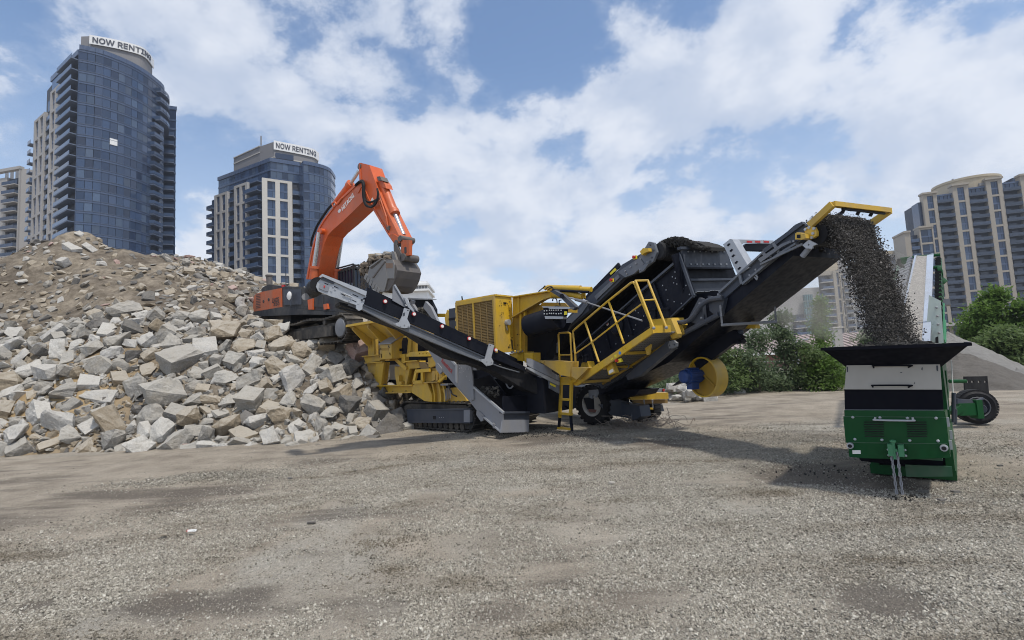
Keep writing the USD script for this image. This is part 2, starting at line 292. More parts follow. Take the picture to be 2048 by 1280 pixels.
_HZ = gaussian_filter(_HZ, 1.6)
_P3 = np.stack([_HX, _HY, np.zeros_like(_HX)], -1)
_bench = np.clip(1.2 - np.hypot((_HX + 8) / 2.6, (_HY - 20.3) / 2.0), 0, 1)
_HZ = _HZ + np.clip(_HZ + .4, 0, 1) * ((meshkit.fbm(_P3 * .8, 4, 5) - .5) * .8 + (meshkit.fbm(_P3 * 3.1, 3, 8) - .5) * .22) * (1 - .8 * _bench)
_hz = RegularGridInterpolator((_hx, _hy), _HZ, bounds_error=False, fill_value=-1)
def heap_z(x, y): return _hz(np.stack([np.asarray(x, float), np.asarray(y, float)], -1))
def heap_material():
    nodes = {'g': ('geometry', {}), 'n1': ('noise_texture', {'scale': .55, 'detail': 6.0, 'roughness': .6}), 'n2': ('noise_texture', {'scale': 4.0, 'detail': 8.0, 'roughness': .7}), 'n3': ('noise_texture', {'scale': 30.0, 'detail': 5.0, 'roughness': .7}),
        'a': ('mix_color', {'a': (.145, .122, .096), 'b': (.285, .245, .19)}), 'r': ('rgb_ramp', {'ramp': [(.36, (0, 0, 0)), (.62, (1, 1, 1))]}),
        'r2': ('rgb_ramp', {'ramp': [(.4, (.62, .6, .58)), (.6, (1.05, 1.04, 1.03))]}), 'm': ('mix_color', {'blend_type': 'multiply', 'fac': 1.0}),
        'y': ('mix_color', {'b': (.40, .285, .15)}), 'yd': ('vector_math', {'math_type': 'distance', 'vector2': depth(110, 790, 14.3)}), 'ym': ('map_range', {'range_type': 'smoothstep', 'from_min': .3, 'from_max': 3.6, 'to_min': .85, 'to_max': 0.}),
        'p': ('principled_bsdf', {'roughness': .95, 'specular_ior_level': .15}), 'b': ('bump', {'strength': 1.0, 'distance': .06}), 'ad': ('math', {'math_type': 'multiply_add', 'value2': .35})}
    links = [('g.position', x + '.vector') for x in ('n1', 'n2', 'n3')] + [('g.position', 'yd.vector1'), ('yd.value', 'ym.value'), ('n1.fac', 'r.fac'), ('r.color', 'a.fac'), ('n2.fac', 'r2.fac'), ('a.result', 'm.a'), ('r2.color', 'm.b'), ('m.result', 'y.a'), ('ym.result', 'y.fac'), ('y.result', 'p.base_color'),
        ('n3.fac', 'ad.value1'), ('n2.fac', 'ad.value3'), ('ad.value', 'b.height'), ('b.normal', 'p.normal')]
    return usdkit.material(stage, '/World/Looks/heap_earth', nodes, links, surface='p.BSDF')
def make_heap():
    nx, ny = len(_hx), len(_hy); v = np.stack([_HX.ravel(), _HY.ravel(), _HZ.ravel()], 1)
    i = (np.arange(nx - 1)[:, None] * ny + np.arange(ny - 1)[None]).ravel(); f = np.vstack([np.stack([i, i + ny, i + ny + 1], 1), np.stack([i, i + ny + 1, i + 1], 1)])
    f = f[(v[f][:, :, 2] > -.35).any(1)]
    single('earth_mound', trimesh.Trimesh(v, f, process=True), heap_material(), kind='structure', smooth=True)
make_heap()

# ---------------------------------------------------------------- rocks
def rock_material(name, a, b, dust=(.30, .26, .20), damt=.5, topdust=(.42, .395, .345)):
    nodes = {'g': ('geometry', {}), 'oi': ('object_info', {}), 'r0': ('rgb_ramp', {'ramp': [(0, a), (1, b)]}), 'n1': ('noise_texture', {'scale': 3.0, 'detail': 6.0, 'roughness': .65}), 'n2': ('noise_texture', {'scale': 22.0, 'detail': 6.0, 'roughness': .7}), 'v': ('voronoi_texture', {'scale': 28.0}),
        'r': ('rgb_ramp', {'ramp': [(.45, (0, 0, 0)), (.68, (damt,) * 3)]}), 'd': ('mix_color', {'b': dust}), 'r2': ('rgb_ramp', {'ramp': [(.34, (.74, .73, .71)), (.64, (1.08, 1.08, 1.08))]}), 'm': ('mix_color', {'blend_type': 'multiply', 'fac': 1.0, 'use_clamp': False}),
        'sx': ('separate_xyz', {}), 'up': ('map_range', {'range_type': 'smoothstep', 'from_min': .1, 'from_max': .9, 'to_min': 0., 'to_max': .52}), 'dt': ('mix_color', {'b': topdust}),
        'p': ('principled_bsdf', {'roughness': .92, 'specular_ior_level': .2}), 'ad': ('math', {'math_type': 'multiply_add', 'value2': .5}), 'b': ('bump', {'strength': 1.0, 'distance': .035})}
    links = [('g.position', x + '.vector') for x in ('n1', 'n2', 'v')] + [('oi.random', 'r0.fac'), ('r0.color', 'd.a'), ('n1.fac', 'r.fac'), ('r.color', 'd.fac'), ('d.result', 'm.a'), ('n2.fac', 'r2.fac'), ('r2.color', 'm.b'), ('g.normal', 'sx.vector'), ('sx.z', 'up.value'), ('up.result', 'dt.fac'), ('m.result', 'dt.a'), ('dt.result', 'p.base_color'), ('n2.fac', 'ad.value1'), ('n1.fac', 'ad.value3'), ('ad.value', 'b.height'), ('b.normal', 'p.normal')]
    return usdkit.material(stage, '/World/Looks/' + name, nodes, links, surface='p.BSDF')
ROCK = {'grey': rock_material('rock_grey', (.225, .215, .198), (.385, .37, .338)), 'tan': rock_material('rock_tan', (.27, .22, .155), (.38, .32, .24)), 'pale': rock_material('rock_pale', (.43, .42, .40), (.56, .545, .51), damt=.35), 'pink': rock_material('rock_pink', (.36, .25, .22), (.42, .28, .24), damt=.25, topdust=(.42, .33, .29)), 'dark': rock_material('rock_dark', (.10, .098, .095), (.2, .19, .18), damt=.3, topdust=(.2, .185, .16))}
def rock_mesh(rng, dims, sub=2, rough=.06, npts=17):
    "a broken block: the hull of a few points near the faces of a box, its faces then roughened"
    p = rng.uniform(-1, 1, (npts, 3)); k = np.argmax(np.abs(p) * rng.uniform(.7, 1.3, p.shape), 1); p[np.arange(npts), k] = np.sign(p[np.arange(npts), k]) * rng.uniform(.86, 1.0, npts)
    if rng.random() < .32 and npts > 12:      # a sawn or cast block with broken corners
        c8 = np.array(np.meshgrid((-1, 1), (-1, 1), (-1, 1))).reshape(3, -1).T * rng.uniform(.62, 1.0, (8, 3)); p = np.vstack([c8, p[:4] * .95])
    m = hull(p * np.asarray(dims) / 2)
    for _ in range(sub): m = m.subdivide()
    s = float(np.cbrt(np.prod(dims))); v = np.array(m.vertices); o = rng.uniform(0, 50, 3)
    r = np.linalg.norm(v, axis=1, keepdims=True)
    n = np.array(m.vertex_normals)
    v = v + n * (((meshkit.fbm(v / s * 2.6 + o, 3, 1) - .5) * rough * 2.8 + (meshkit.fbm(v / s * 9 + o, 2, 4) - .5) * rough * .8 * (sub > 2)) * s)[:, None]
    return trimesh.Trimesh(v, m.faces, process=False)
def rot(rng, normal, tilt):
    z = unit(np.asarray(normal) + rng.normal(0, tilt, 3)); a = unit(np.cross(z, rng.normal(0, 1, 3))); b = np.cross(z, a); return np.stack([a, b, z], 1)
def heap_normal(x, y):
    e = .35; gx = (heap_z(x + e, y) - heap_z(x - e, y)) / (2 * e); gy = (heap_z(x, y + e) - heap_z(x, y - e)) / (2 * e); return unit(A_(-float(gx), -float(gy), 1))
def project(P):
    d = np.asarray(P) - EYE; w = d @ FWD; return 1024 + FPX * (d @ RIGHT) / w, 640 - FPX * (d @ UP) / w
def make_rocks():
    rng = np.random.default_rng(11); taken = []; big = []
    def add(x, y, size, colour, flat, normal_tilt=.45, lift=.12, dims=None, key=None):
        z = float(heap_z(x, y)); n = heap_normal(x, y)
        d = np.asarray(dims if dims is not None else (1, rng.uniform(.6, .95), rng.uniform(.22, .36) if flat else rng.uniform(.42, .75))) * (size if dims is None else 1)
        M = rot(rng, n, normal_tilt * (.6 if flat else 1)); c = A_(x, y, z) + n * (d[2] * lift)
        big.append((c, M, d, colour, flat, key)); taken.append((x, y, z, size))
    def atheap(px, py):
        d = ray(px, py); t = np.linspace(9, 32, 1400); P = EYE + d * t[:, None]; h = heap_z(P[:, 0], P[:, 1]); k = np.argmax(P[:, 2] < h); return P[k] if P[k, 2] < h[k] else None
    # the stones that stand out in the photograph, where they lie
    keys = [(453, 672, 96, 70, 'tan', 0), (250, 620, 88, 60, 'grey', 1), (725, 705, 66, 70, 'pink', 0), (460, 597, 30, 20, 'pink', 0), (465, 578, 36, 20, 'pink', 1), (410, 701, 80, 60, 'pale', 1), (365, 728, 110, 70, 'grey', 0), (590, 770, 60, 90, 'pale', 0), (335, 795, 90, 100, 'grey', 0), (200, 795, 90, 50, 'pale', 1), (275, 785, 120, 60, 'grey', 0),
            (120, 855, 74, 76, 'pale', 0), (120, 885, 100, 30, 'tan', 1), (325, 872, 80, 46, 'pale', 0), (185, 855, 60, 40, 'pale', 1), (225, 850, 110, 50, 'tan', 0), (380, 845, 70, 60, 'tan', 0), (595, 855, 70, 36, 'pale', 1), (680, 858, 60, 24, 'grey', 1), (520, 848, 50, 50, 'pale', 0), (40, 880, 60, 60, 'pale', 0), (560, 835, 60, 50, 'tan', 0), (143, 498, 50, 26, 'pale', 1), (178, 498, 36, 22, 'pale', 1), (128, 528, 30, 26, 'pale', 0), (425, 560, 44, 20, 'grey', 1), (505, 568, 46, 16, 'pale', 1), (545, 548, 60, 24, 'tan', 1), (505, 805, 66, 60, 'grey', 0), (450, 760, 80, 46, 'grey', 1), (660, 690, 60, 50, 'tan', 0), (560, 700, 80, 60, 'tan', 0), (470, 730, 60, 46, 'grey', 0), (620, 740, 40, 70, 'grey', 0), (130, 880, 60, 50, 'grey', 0),
            (750, 830, 50, 60, 'grey', 0), (700, 815, 60, 56, 'dark', 0), (770, 790, 60, 40, 'dark', 0), (790, 840, 56, 50, 'dark', 0), (715, 770, 70, 30, 'grey', 1), (735, 788, 50, 24, 'grey', 1), (850, 815, 70, 60, 'dark', 0), (700, 740, 60, 50, 'dark', 0), (20, 770, 90, 70, 'tan', 0), (60, 745, 70, 50, 'pale', 1), (400, 640, 50, 40, 'grey', 0), (540, 645, 60, 40, 'grey', 0), (620, 660, 60, 40, 'tan', 0)]
    for px, py, w, h, colour, flat in keys:
        P = atheap(px, py)
        if P is None: continue
        s = P[1] / FPX; add(P[0], P[1], max(w, h) * s * .85, colour, flat, .35, .2, dims=(max(w, h) * s * .70, min(w, h) * s * .78, min(w, h) * s * (.42 if flat else .72)), key=True)
    a_ = math.radians(-40)
    for k in range(11):      # stones banked against the near track of the excavator
        lx, ly = -2.5 + .46 * k, -2.05 + .25 * rng.random(); x, y = -8.7 + lx * math.cos(a_) - ly * math.sin(a_), 20.6 + lx * math.sin(a_) + ly * math.cos(a_); add(x, y, rng.uniform(.55, .8), ['grey', 'tan', 'pale', 'grey'][k % 4], False, .4, .3)
    sizes = np.sort(np.concatenate([rng.uniform(.54, .80, 190), rng.uniform(.34, .58, 1150), rng.uniform(.2, .38, 2200)]))[::-1]
    for s in sizes:
        for _ in range(22):
            px = rng.uniform(-180, 860); py = rng.uniform(462, 905)
            if py < 660 and not (660 > 0): continue
            P = atheap(px, py)
            if P is None: continue
            x, y = P[0], P[1]; qx, qy = px, py
            front = y < 17.6 + .3 * math.sin(x * 2)
            if not front:
                dens = .035 + .40 * (qx > 330) + .22 * (meshkit.noise(A_(x * .6, y * .6, 1)) > .55)
                if 200 < qx < 520 and 560 < qy < 625: dens *= .25
                if qx < 160 and qy > 560: dens *= .4
                if qx < 230 and qy < 480: dens *= .35
                if rng.random() > dens: continue
                s2 = s * .8
            else: s2 = s
            if front and 20 < qx < 180 and 770 < qy < 830 and rng.random() < .75: continue
            if abs(x + 8) < 2.4 and abs(y - 20.2) < 1.9: continue
            ok = all((x - a) ** 2 + (y - b) ** 2 + .5 * (P[2] - c) ** 2 > (.37 * (s2 + q)) ** 2 for a, b, c, q in taken)
            if ok:
                flat = rng.random() < (.3 if front else .6)
                r = rng.random()
                if qx > 640 and front: colour = 'dark' if r < .38 else 'grey' if r < .75 else 'tan'
                elif front: colour = 'grey' if r < .52 else 'tan' if r < .68 else 'pale' if r < .95 else 'dark'
                else: colour = 'tan' if r < .42 else 'grey' if r < .7 else 'pale' if r < .82 else 'dark' if r < .97 else 'pink'
                add(x, y, s2, colour, flat, .5, .16); break
    order = sorted(range(len(big)), key=lambda i: -(np.prod(big[i][2]) ** (1 / 3) / big[i][0][1]))
    shape = {True: 'slab', False: 'block'}; tone = {'grey': 'grey', 'tan': 'sandy brown', 'pale': 'pale whitish', 'pink': 'pinkish red', 'dark': 'dark shadowy'}
    rest = []; chosen = []
    seen = 0
    for i in order:
        c, M, d, colour, flat, key = big[i]
        m = rock_mesh(rng, d, 3 if np.cbrt(np.prod(d)) > .36 else 2 if np.cbrt(np.prod(d)) > .26 else 1); m.apply_transform(np.block([[M, c[:, None]], [np.zeros((1, 3)), np.ones((1, 1))]]))
        px, py = project(c)
        if seen < 296 and -25 < px < 2000:
            seen += 1
            col = 'below tall tower' if px < 360 else 'below tower gap' if px < 430 else 'below shorter tower' if px < 520 else 'below excavator' if px < 660 else 'beside hopper'
            band = 'on upper dirt slope' if c[1] > 18.2 else 'at heap foot' if py > 835 else 'low on heap' if py > 775 else 'halfway up heap' if py > 705 else 'near heap crest'
            e = float(np.cbrt(np.prod(d))); big_ = 'large' if e > .62 else 'mid-sized' if e > .46 else 'small'
            chosen.append((px, m, colour, flat, f'{big_} {tone[colour]} {shape[flat]}', band, col))
        else: rest.append((m, colour))
    ordinal = 'first second third fourth fifth sixth seventh eighth ninth tenth eleventh twelfth thirteenth fourteenth fifteenth sixteenth'.split()
    kinds = {}
    for i, q in enumerate(chosen): kinds.setdefault(q[4:], []).append(i)
    for (what, band, col), ids in kinds.items():
        ids.sort(key=lambda i: chosen[i][0])
        for k, i in enumerate(ids):
            px, m, colour, flat = chosen[i][:4]; lab = f'{what} of concrete {band}, {col}' if len(ids) == 1 else f'{what} {band}, {col}, {ordinal[k] if k < 16 else k + 1} from left'
            single({True: 'flat_rock', False: 'rock'}[flat], m, ROCK[colour], lab, 'rock', group='broken concrete pieces of the rubble heap', kind='thing')
    t = Thing('rubble', 'smaller broken concrete and stones filling the gaps of the heap', 'rubble', kind='stuff')
    for col in ROCK:
        ms = [m for m, c in rest if c == col]
        # loose chips and pebbles between the blocks
        n = {'grey': 1700, 'tan': 1900, 'pale': 500, 'pink': 40, 'dark': 900}[col]; k = 0
        while k < n:
            px, py = rng.uniform(-150, 850), rng.uniform(470, 905); P = atheap(px, py); k += 1
            if P is None: continue
            if P[1] > 18 and px < 340 and rng.random() < .9: continue
            if P[1] > 18 and 200 < px < 520 and 560 < py < 630 and rng.random() < .6: continue
            s = rng.uniform(.07, .24); x, y = P[0], P[1]; q = rock_mesh(rng, s * rng.uniform(.5, 1.2, 3), 0, npts=9); q.apply_translation(A_(x, y, float(heap_z(x, y)) + s * .12)); ms.append(q)
        if ms: t.part({'grey': 'grey_rubble', 'tan': 'brown_rubble', 'pale': 'pale_rubble', 'pink': 'pink_rubble', 'dark': 'dark_rubble'}[col], trimesh.util.concatenate(ms), ROCK[col], kind='stuff')
    print('rocks', len(big), 'rest', len(rest))
make_rocks()

# ---------------------------------------------------------------- loose gravel
def gravel_material():
    nodes = {'oi': ('object_info', {}), 'r': ('rgb_ramp', {'ramp': [(0, (.15, .138, .118)), (.2, (.265, .245, .207)), (.6, (.38, .355, .30)), (.88, (.45, .425, .365)), (1, (.55, .525, .465))]}), 'g': ('geometry', {}), 'n': ('noise_texture', {'scale': 90.0, 'detail': 3.0}), 'r2': ('rgb_ramp', {'ramp': [(.35, (.7, .7, .7)), (.65, (1.08, 1.08, 1.08))]}), 'm': ('mix_color', {'blend_type': 'multiply', 'fac': 1.0}), 'p': ('principled_bsdf', {'roughness': .9, 'specular_ior_level': .25}), 'sm': ('mapping', {'rotation': (0, 0, -.3), 'scale': (.5, 1.5, 1)}), 'sn': ('noise_texture', {'scale': 1.0, 'detail': 6.0, 'roughness': .62}), 'sr': ('rgb_ramp', {'ramp': [(.33, (.56, .51, .45)), (.47, (.97, .95, .92)), (.62, (1.1, 1.09, 1.07))]}), 'm2': ('mix_color', {'blend_type': 'multiply', 'fac': 1.0, 'use_clamp': False})}
    return usdkit.material(stage, '/World/Looks/gravel_stone', nodes, [('oi.random', 'r.fac'), ('g.position', 'n.vector'), ('n.fac', 'r2.fac'), ('r.color', 'm.a'), ('r2.color', 'm.b'), ('g.position', 'sm.vector'), ('sm.vector', 'sn.vector'), ('sn.fac', 'sr.fac'), ('m.result', 'm2.a'), ('sr.color', 'm2.b'), ('m2.result', 'p.base_color')], surface='p.BSDF')
def instancer(name, protos, mat, pos, quat, scale, idx, label, cat, kind='stuff'):
    p = '/World/' + numbered('/World', name); pi = UsdGeom.PointInstancer.Define(stage, p); rel = pi.CreatePrototypesRel()
    UsdGeom.Scope.Define(stage, p + '/shapes')
    for i, m in enumerate(protos):
        q = f'{p}/shapes/{numbered(p, "stone")}'; usdkit.mesh(stage, q, (np.array(m.vertices), np.array(m.faces)), mat, False); rel.AddTarget(q)
    pi.CreatePositionsAttr(Vt.Vec3fArray.FromNumpy(pos.astype(np.float32))); pi.CreateProtoIndicesAttr(Vt.IntArray.FromNumpy(idx.astype(np.int32)))
    pi.CreateOrientationsAttr(Vt.QuathArray([Gf.Quath(float(a[3]), float(a[0]), float(a[1]), float(a[2])) for a in quat])); pi.CreateScalesAttr(Vt.Vec3fArray.FromNumpy(scale.astype(np.float32)))
    setdata(pi.GetPrim(), label=label, category=cat, kind=kind); return p
def quats(rng, n):
    q = rng.normal(size=(n, 4)); return q / np.linalg.norm(q, axis=1, keepdims=True)
def make_gravel():
    rng = np.random.default_rng(4); protos = [rock_mesh(rng, rng.uniform(.6, 1.1, 3) * A_(1, 1, .75), 0, npts=10) for _ in range(8)]
    N = 760000; u = rng.random(N); r = 2.5 + (14.5 - 2.5) * u ** 1.3; a = rng.uniform(-.84, .84, N); x, y = r * np.sin(a), r * np.cos(a)
    P = np.stack([x, y, np.zeros(N)], 1)
    bare = meshkit.fbm(P * .45 + 7, 4, 21); fine = meshkit.fbm(P * 1.6, 3, 31); keep = np.clip((bare * .6 + fine * .4 - .355) / .10, .05, 1)
    for px, py, rad in ((120, 985, 3.6), (480, 905, 2.6), (300, 925, 2.6), (-200, 1010, 4), (760, 890, 2.4), (1030, 880, 1.5), (1400, 830, 3.), (1950, 925, 1.3), (1700, 945, 1.0), (380, 1165, .3), (1100, 1130, .3), (1750, 1190, .3)):
        c = ground(px, py); keep *= np.clip((np.hypot((x - c[0]), (y - c[1])) / rad - .45) / .6, .06, 1)
    for px, py, rad in ((430, 985, 1.3), (150, 1000, 1.6), (650, 1040, 1.1), (1280, 1185, .5), (1330, 886, .9), (1120, 876, 1.3), (1580, 938, .9), (500, 1180, .25), (340, 1200, .35), (1000, 1210, .35), (70, 1210, .15), (1100, 1135, .5), (1750, 1195, .5), (1280, 1190, .5), (820, 1150, .4), (960, 1255, .3), (1060, 980, .7), (200, 1060, .5)):
        c = ground(px, py); keep *= np.clip((np.hypot((x - c[0]) * .6, (y - c[1]) * 1.3) / rad - .2) / .7 + .9 * (fine - .5), .16, 1)
    keep *= np.clip((14.5 - r) / 6, 0, 1)
    k = rng.random(N) < keep; k2 = ~k & (rng.random(N) < .16); small = k2[k | k2]; k |= k2; x, y, P = x[k], y[k], P[k]; n = len(x)
    s = rng.lognormal(math.log(.0142), .36, n).clip(.005, .032) * (1 + .12 * np.clip(np.hypot(x, y) - 4, 0, 6) / 6)
    s = np.where(small, s * .5, s)
    z = ground_height(x, y) + s * .16
    _gm = gravel_material()
    instancer('gravel', protos, _gm, np.stack([x, y, z], 1), quats(rng, n), np.repeat(s[:, None], 3, 1), rng.integers(0, 8, n), 'loose grey crushed stone gravel spread over the yard', 'gravel')
    c = ground(430, 952); m = 5200; a = rng.normal(size=(m, 2)) @ np.array([[.85, .14], [0, .22]]); x, y = c[0] + a[:, 0], c[1] + a[:, 1]; s = rng.lognormal(math.log(.022), .3, m).clip(.01, .045); e = np.exp(-(a[:, 0] / 1.1) ** 2 - (a[:, 1] / .3) ** 2); z = ground_height(x, y) + s * .2 + .05 * e * rng.random(m)
    instancer('gravel', protos, _gm, np.stack([x, y, z], 1), quats(rng, m), np.repeat(s[:, None], 3, 1), rng.integers(0, 8, m), 'low strip of loose pale gravel tipped on the yard before the rubble', 'gravel')
make_gravel()
# ---------------------------------------------------------------- the buildings behind
def crop(x0, y0, s): return lambda x, y: (x0 + x / s, y0 + y / s)
cF, cG, cI, cE = crop(0, 50, 2.6128), crop(380, 250, 3.6563), crop(1760, 320, 2.3715), crop(480, 300, 3.3684)
cA, cB, cC, cD = crop(680, 540, 3.765), crop(1020, 420, 2.7827), crop(1420, 380, 3.7648), crop(1620, 640, 3.3692)
cJ, cL, cM, cN = crop(1380, 500, 4.0), crop(1100, 720, 5.689), crop(880, 540, 5.332), crop(600, 540, 7.1115)
cQ, cR, cS, cT = crop(1060, 540, 3.7633), crop(690, 620, 4.9241), crop(1540, 480, 5.8167), crop(700, 470, 7.5313)

def glass(name, col, rough=.08, vary=.3, spec=.6):
    nodes = {'g': ('geometry', {}), 'oi': ('object_info', {}), 'mp': ('mapping', {'scale': (.31, .31, .27)}), 'n': ('noise_texture', {'scale': 1.0, 'detail': 2.0}), 'r': ('mix_color', {'a': np.array(col) * (1 - vary), 'b': np.array(col) * (1 + vary)}), 'w': ('white_noise_texture', {'dimensions': '1D'}), 'p': ('principled_bsdf', {'roughness': rough, 'specular_ior_level': spec})}
    return usdkit.material(stage, '/World/Looks/' + name, nodes, [('g.position', 'mp.vector'), ('mp.vector', 'n.vector'), ('oi.random', 'r.fac'), ('r.result', 'p.base_color')], surface='p.BSDF')
GLASS_A, GLASS_B, GLASS_C = glass('tower_glass', (.036, .060, .115)), glass('tower_glass_dark', (.02, .034, .07)), glass('tower_glass_curtained', (.06, .088, .14))
SPAN = paint('tower_blue_band', (.055, .085, .155), .3, amount=.1, scale=.2, vary=.08)
RAIL = glass('balcony_glass', (.045, .072, .13), .12)
SLAB = paint('balcony_slab_blue', (.085, .115, .18), .55, amount=.1, scale=.2)
SLABD = paint('balcony_slab_dark', (.05, .066, .095), .55, amount=.1, scale=.2); RAILD = glass('balcony_glass_dark', (.03, .042, .068), .15)
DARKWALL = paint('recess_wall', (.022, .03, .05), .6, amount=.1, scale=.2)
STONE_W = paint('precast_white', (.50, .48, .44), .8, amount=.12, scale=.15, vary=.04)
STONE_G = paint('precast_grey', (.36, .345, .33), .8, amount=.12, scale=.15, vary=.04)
STONE_T = paint('precast_tan', (.32, .285, .235), .8, amount=.15, scale=.12, vary=.05)
STONE_Y = paint('precast_yellow', (.42, .355, .25), .8, amount=.12, scale=.12, vary=.05)
GREYTOP = paint('penthouse_grey', (.20, .195, .20), .7, amount=.12, scale=.12)
SIGNW = paint('sign_white', (.74, .74, .73), .5, amount=.08, scale=.1)
SIGNT = paint('sign_lettering', (.055, .06, .08), .5, amount=.05)
METALG = paint('grey_metal', (.25, .26, .28), .5, amount=.2)
PANE = [GLASS_A, GLASS_A, GLASS_A, GLASS_B, GLASS_C]

class Wall:
    "an upright plane through P along d; n is its outward side"
    def __init__(self, P, d, ):
        self.P = A_(P[0], P[1], 0); self.d = unit(A_(d[0], d[1], 0)); n = A_(self.d[1], -self.d[0], 0); self.n = n if n @ (EYE * A_(1, 1, 0) - self.P) > 0 else -n
    def hit(self, p):
        r = ray(*p); k = ((self.P - EYE) @ self.n) / (r @ self.n); Q = EYE + r * k; return float((Q - self.P) @ self.d), float(Q[2])
    def at(self, t, z, out=0.0): return self.P + self.d * t + self.n * out + A_(0, 0, z)
    def block(self, t0, t1, z0, z1, o0, o1):
        c = self.at((t0 + t1) / 2, (z0 + z1) / 2, (o0 + o1) / 2); m = trimesh.creation.box((abs(t1 - t0), abs(o1 - o0), abs(z1 - z0))); T = np.eye(4); T[:3, 0], T[:3, 1], T[:3, 2], T[:3, 3] = self.d, np.cross((0, 0, 1), self.d), (0, 0, 1), c
        m.apply_transform(T); return m
class Tower(Thing):
    def __init__(self, *a, **k):
        super().__init__(*a, world=True, **k); self.spare = []; self.nw = 0; self.rng = np.random.default_rng(len(a[1]))
    def window(self, m, mat=None):
        mat = mat or PANE[self.rng.integers(len(PANE))]
        self.nw += 1
        if self.nw <= 290: self.part('window', m, mat)
        else: self.spare.append((m, mat))
    def finish(self):
        for mat in {id(x[1]): x[1] for x in self.spare}.values(): self.part('windows', [m for m, q in self.spare if q is mat], mat, kind='stuff')
    def stone(self, W, t0, t1, z0, z1, cols, fh, mat, start=None, th=.5, name='stone_frame', back=-.3):
        "a pier of stone with columns of two-storey windows; cols: (from, to) across as fractions"
        n = max(1, int((z1 - z0) / (2 * fh))); top = z1 - .75; rows = []; L = t1 - t0
        edges = [0] + [e for c in cols for e in c] + [1]
        parts = [W.block(t0 + L * a, t0 + L * b, z0, z1, back, th) for a, b in zip(edges[::2], edges[1::2])]
        for k in range(n):
            zt = top - k * 2 * fh; zb = zt - 2 * fh + .7
            if zb < z0: break
            rows.append((zb, zt))
            for a, b in cols:
                u0, u1 = t0 + L * a, t0 + L * b; parts.append(W.block(u0 + .002, u1 - .002, zb - .7, zb, back + .01, th - .03))
                mid = zb + (zt - zb) * .47; w2 = (u0 + u1) / 2
                self.part('window_spandrel', W.block(u0 + .002, u1 - .002, mid - .28, mid + .28, -.2, th - .34), SPAN)
                for za, zc in ((zb, mid - .28), (mid + .28, zt)):
                    self.window(W.block(u0 + .002, u0 + (u1 - u0) * .64 - .05, za, zc, -.2, th - .4)); self.window(W.block(u0 + (u1 - u0) * .64 + .05, u1 - .002, za, zc, -.2, th - .4))
        for a, b in cols: parts.append(W.block(t0 + L * a + .002, t0 + L * b - .002, top, z1, back + .01, th - .02))
        self.part(name, parts, mat)
    def balconies(self, W, t0, t1, z0, z1, fh, proj=1.4, recess=-1.2, slab=None, off=0.0, rail=None, door=True):
        slab, rail = slab or SLAB, rail or RAIL
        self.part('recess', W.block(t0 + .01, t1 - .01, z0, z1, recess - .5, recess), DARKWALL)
        z = z1 - fh + off; k = 0
        while z > z0:
            self.part('balcony_slab', W.block(t0 + .02, t1 - .02, z - .12, z + .12, recess + .01, proj), slab)
            self.part('balcony_rail', W.block(t0 + .05, t1 - .05, z + .2, z + 1.15, proj - .12, proj - .04), rail)
            if door:
                L = t1 - t0; a = t0 + L * (.12 + .3 * self.rng.random())
                self.window(W.block(a, a + L * .42, z + .15, z + fh - .45, recess, recess + .08))
            z -= fh; k += 1

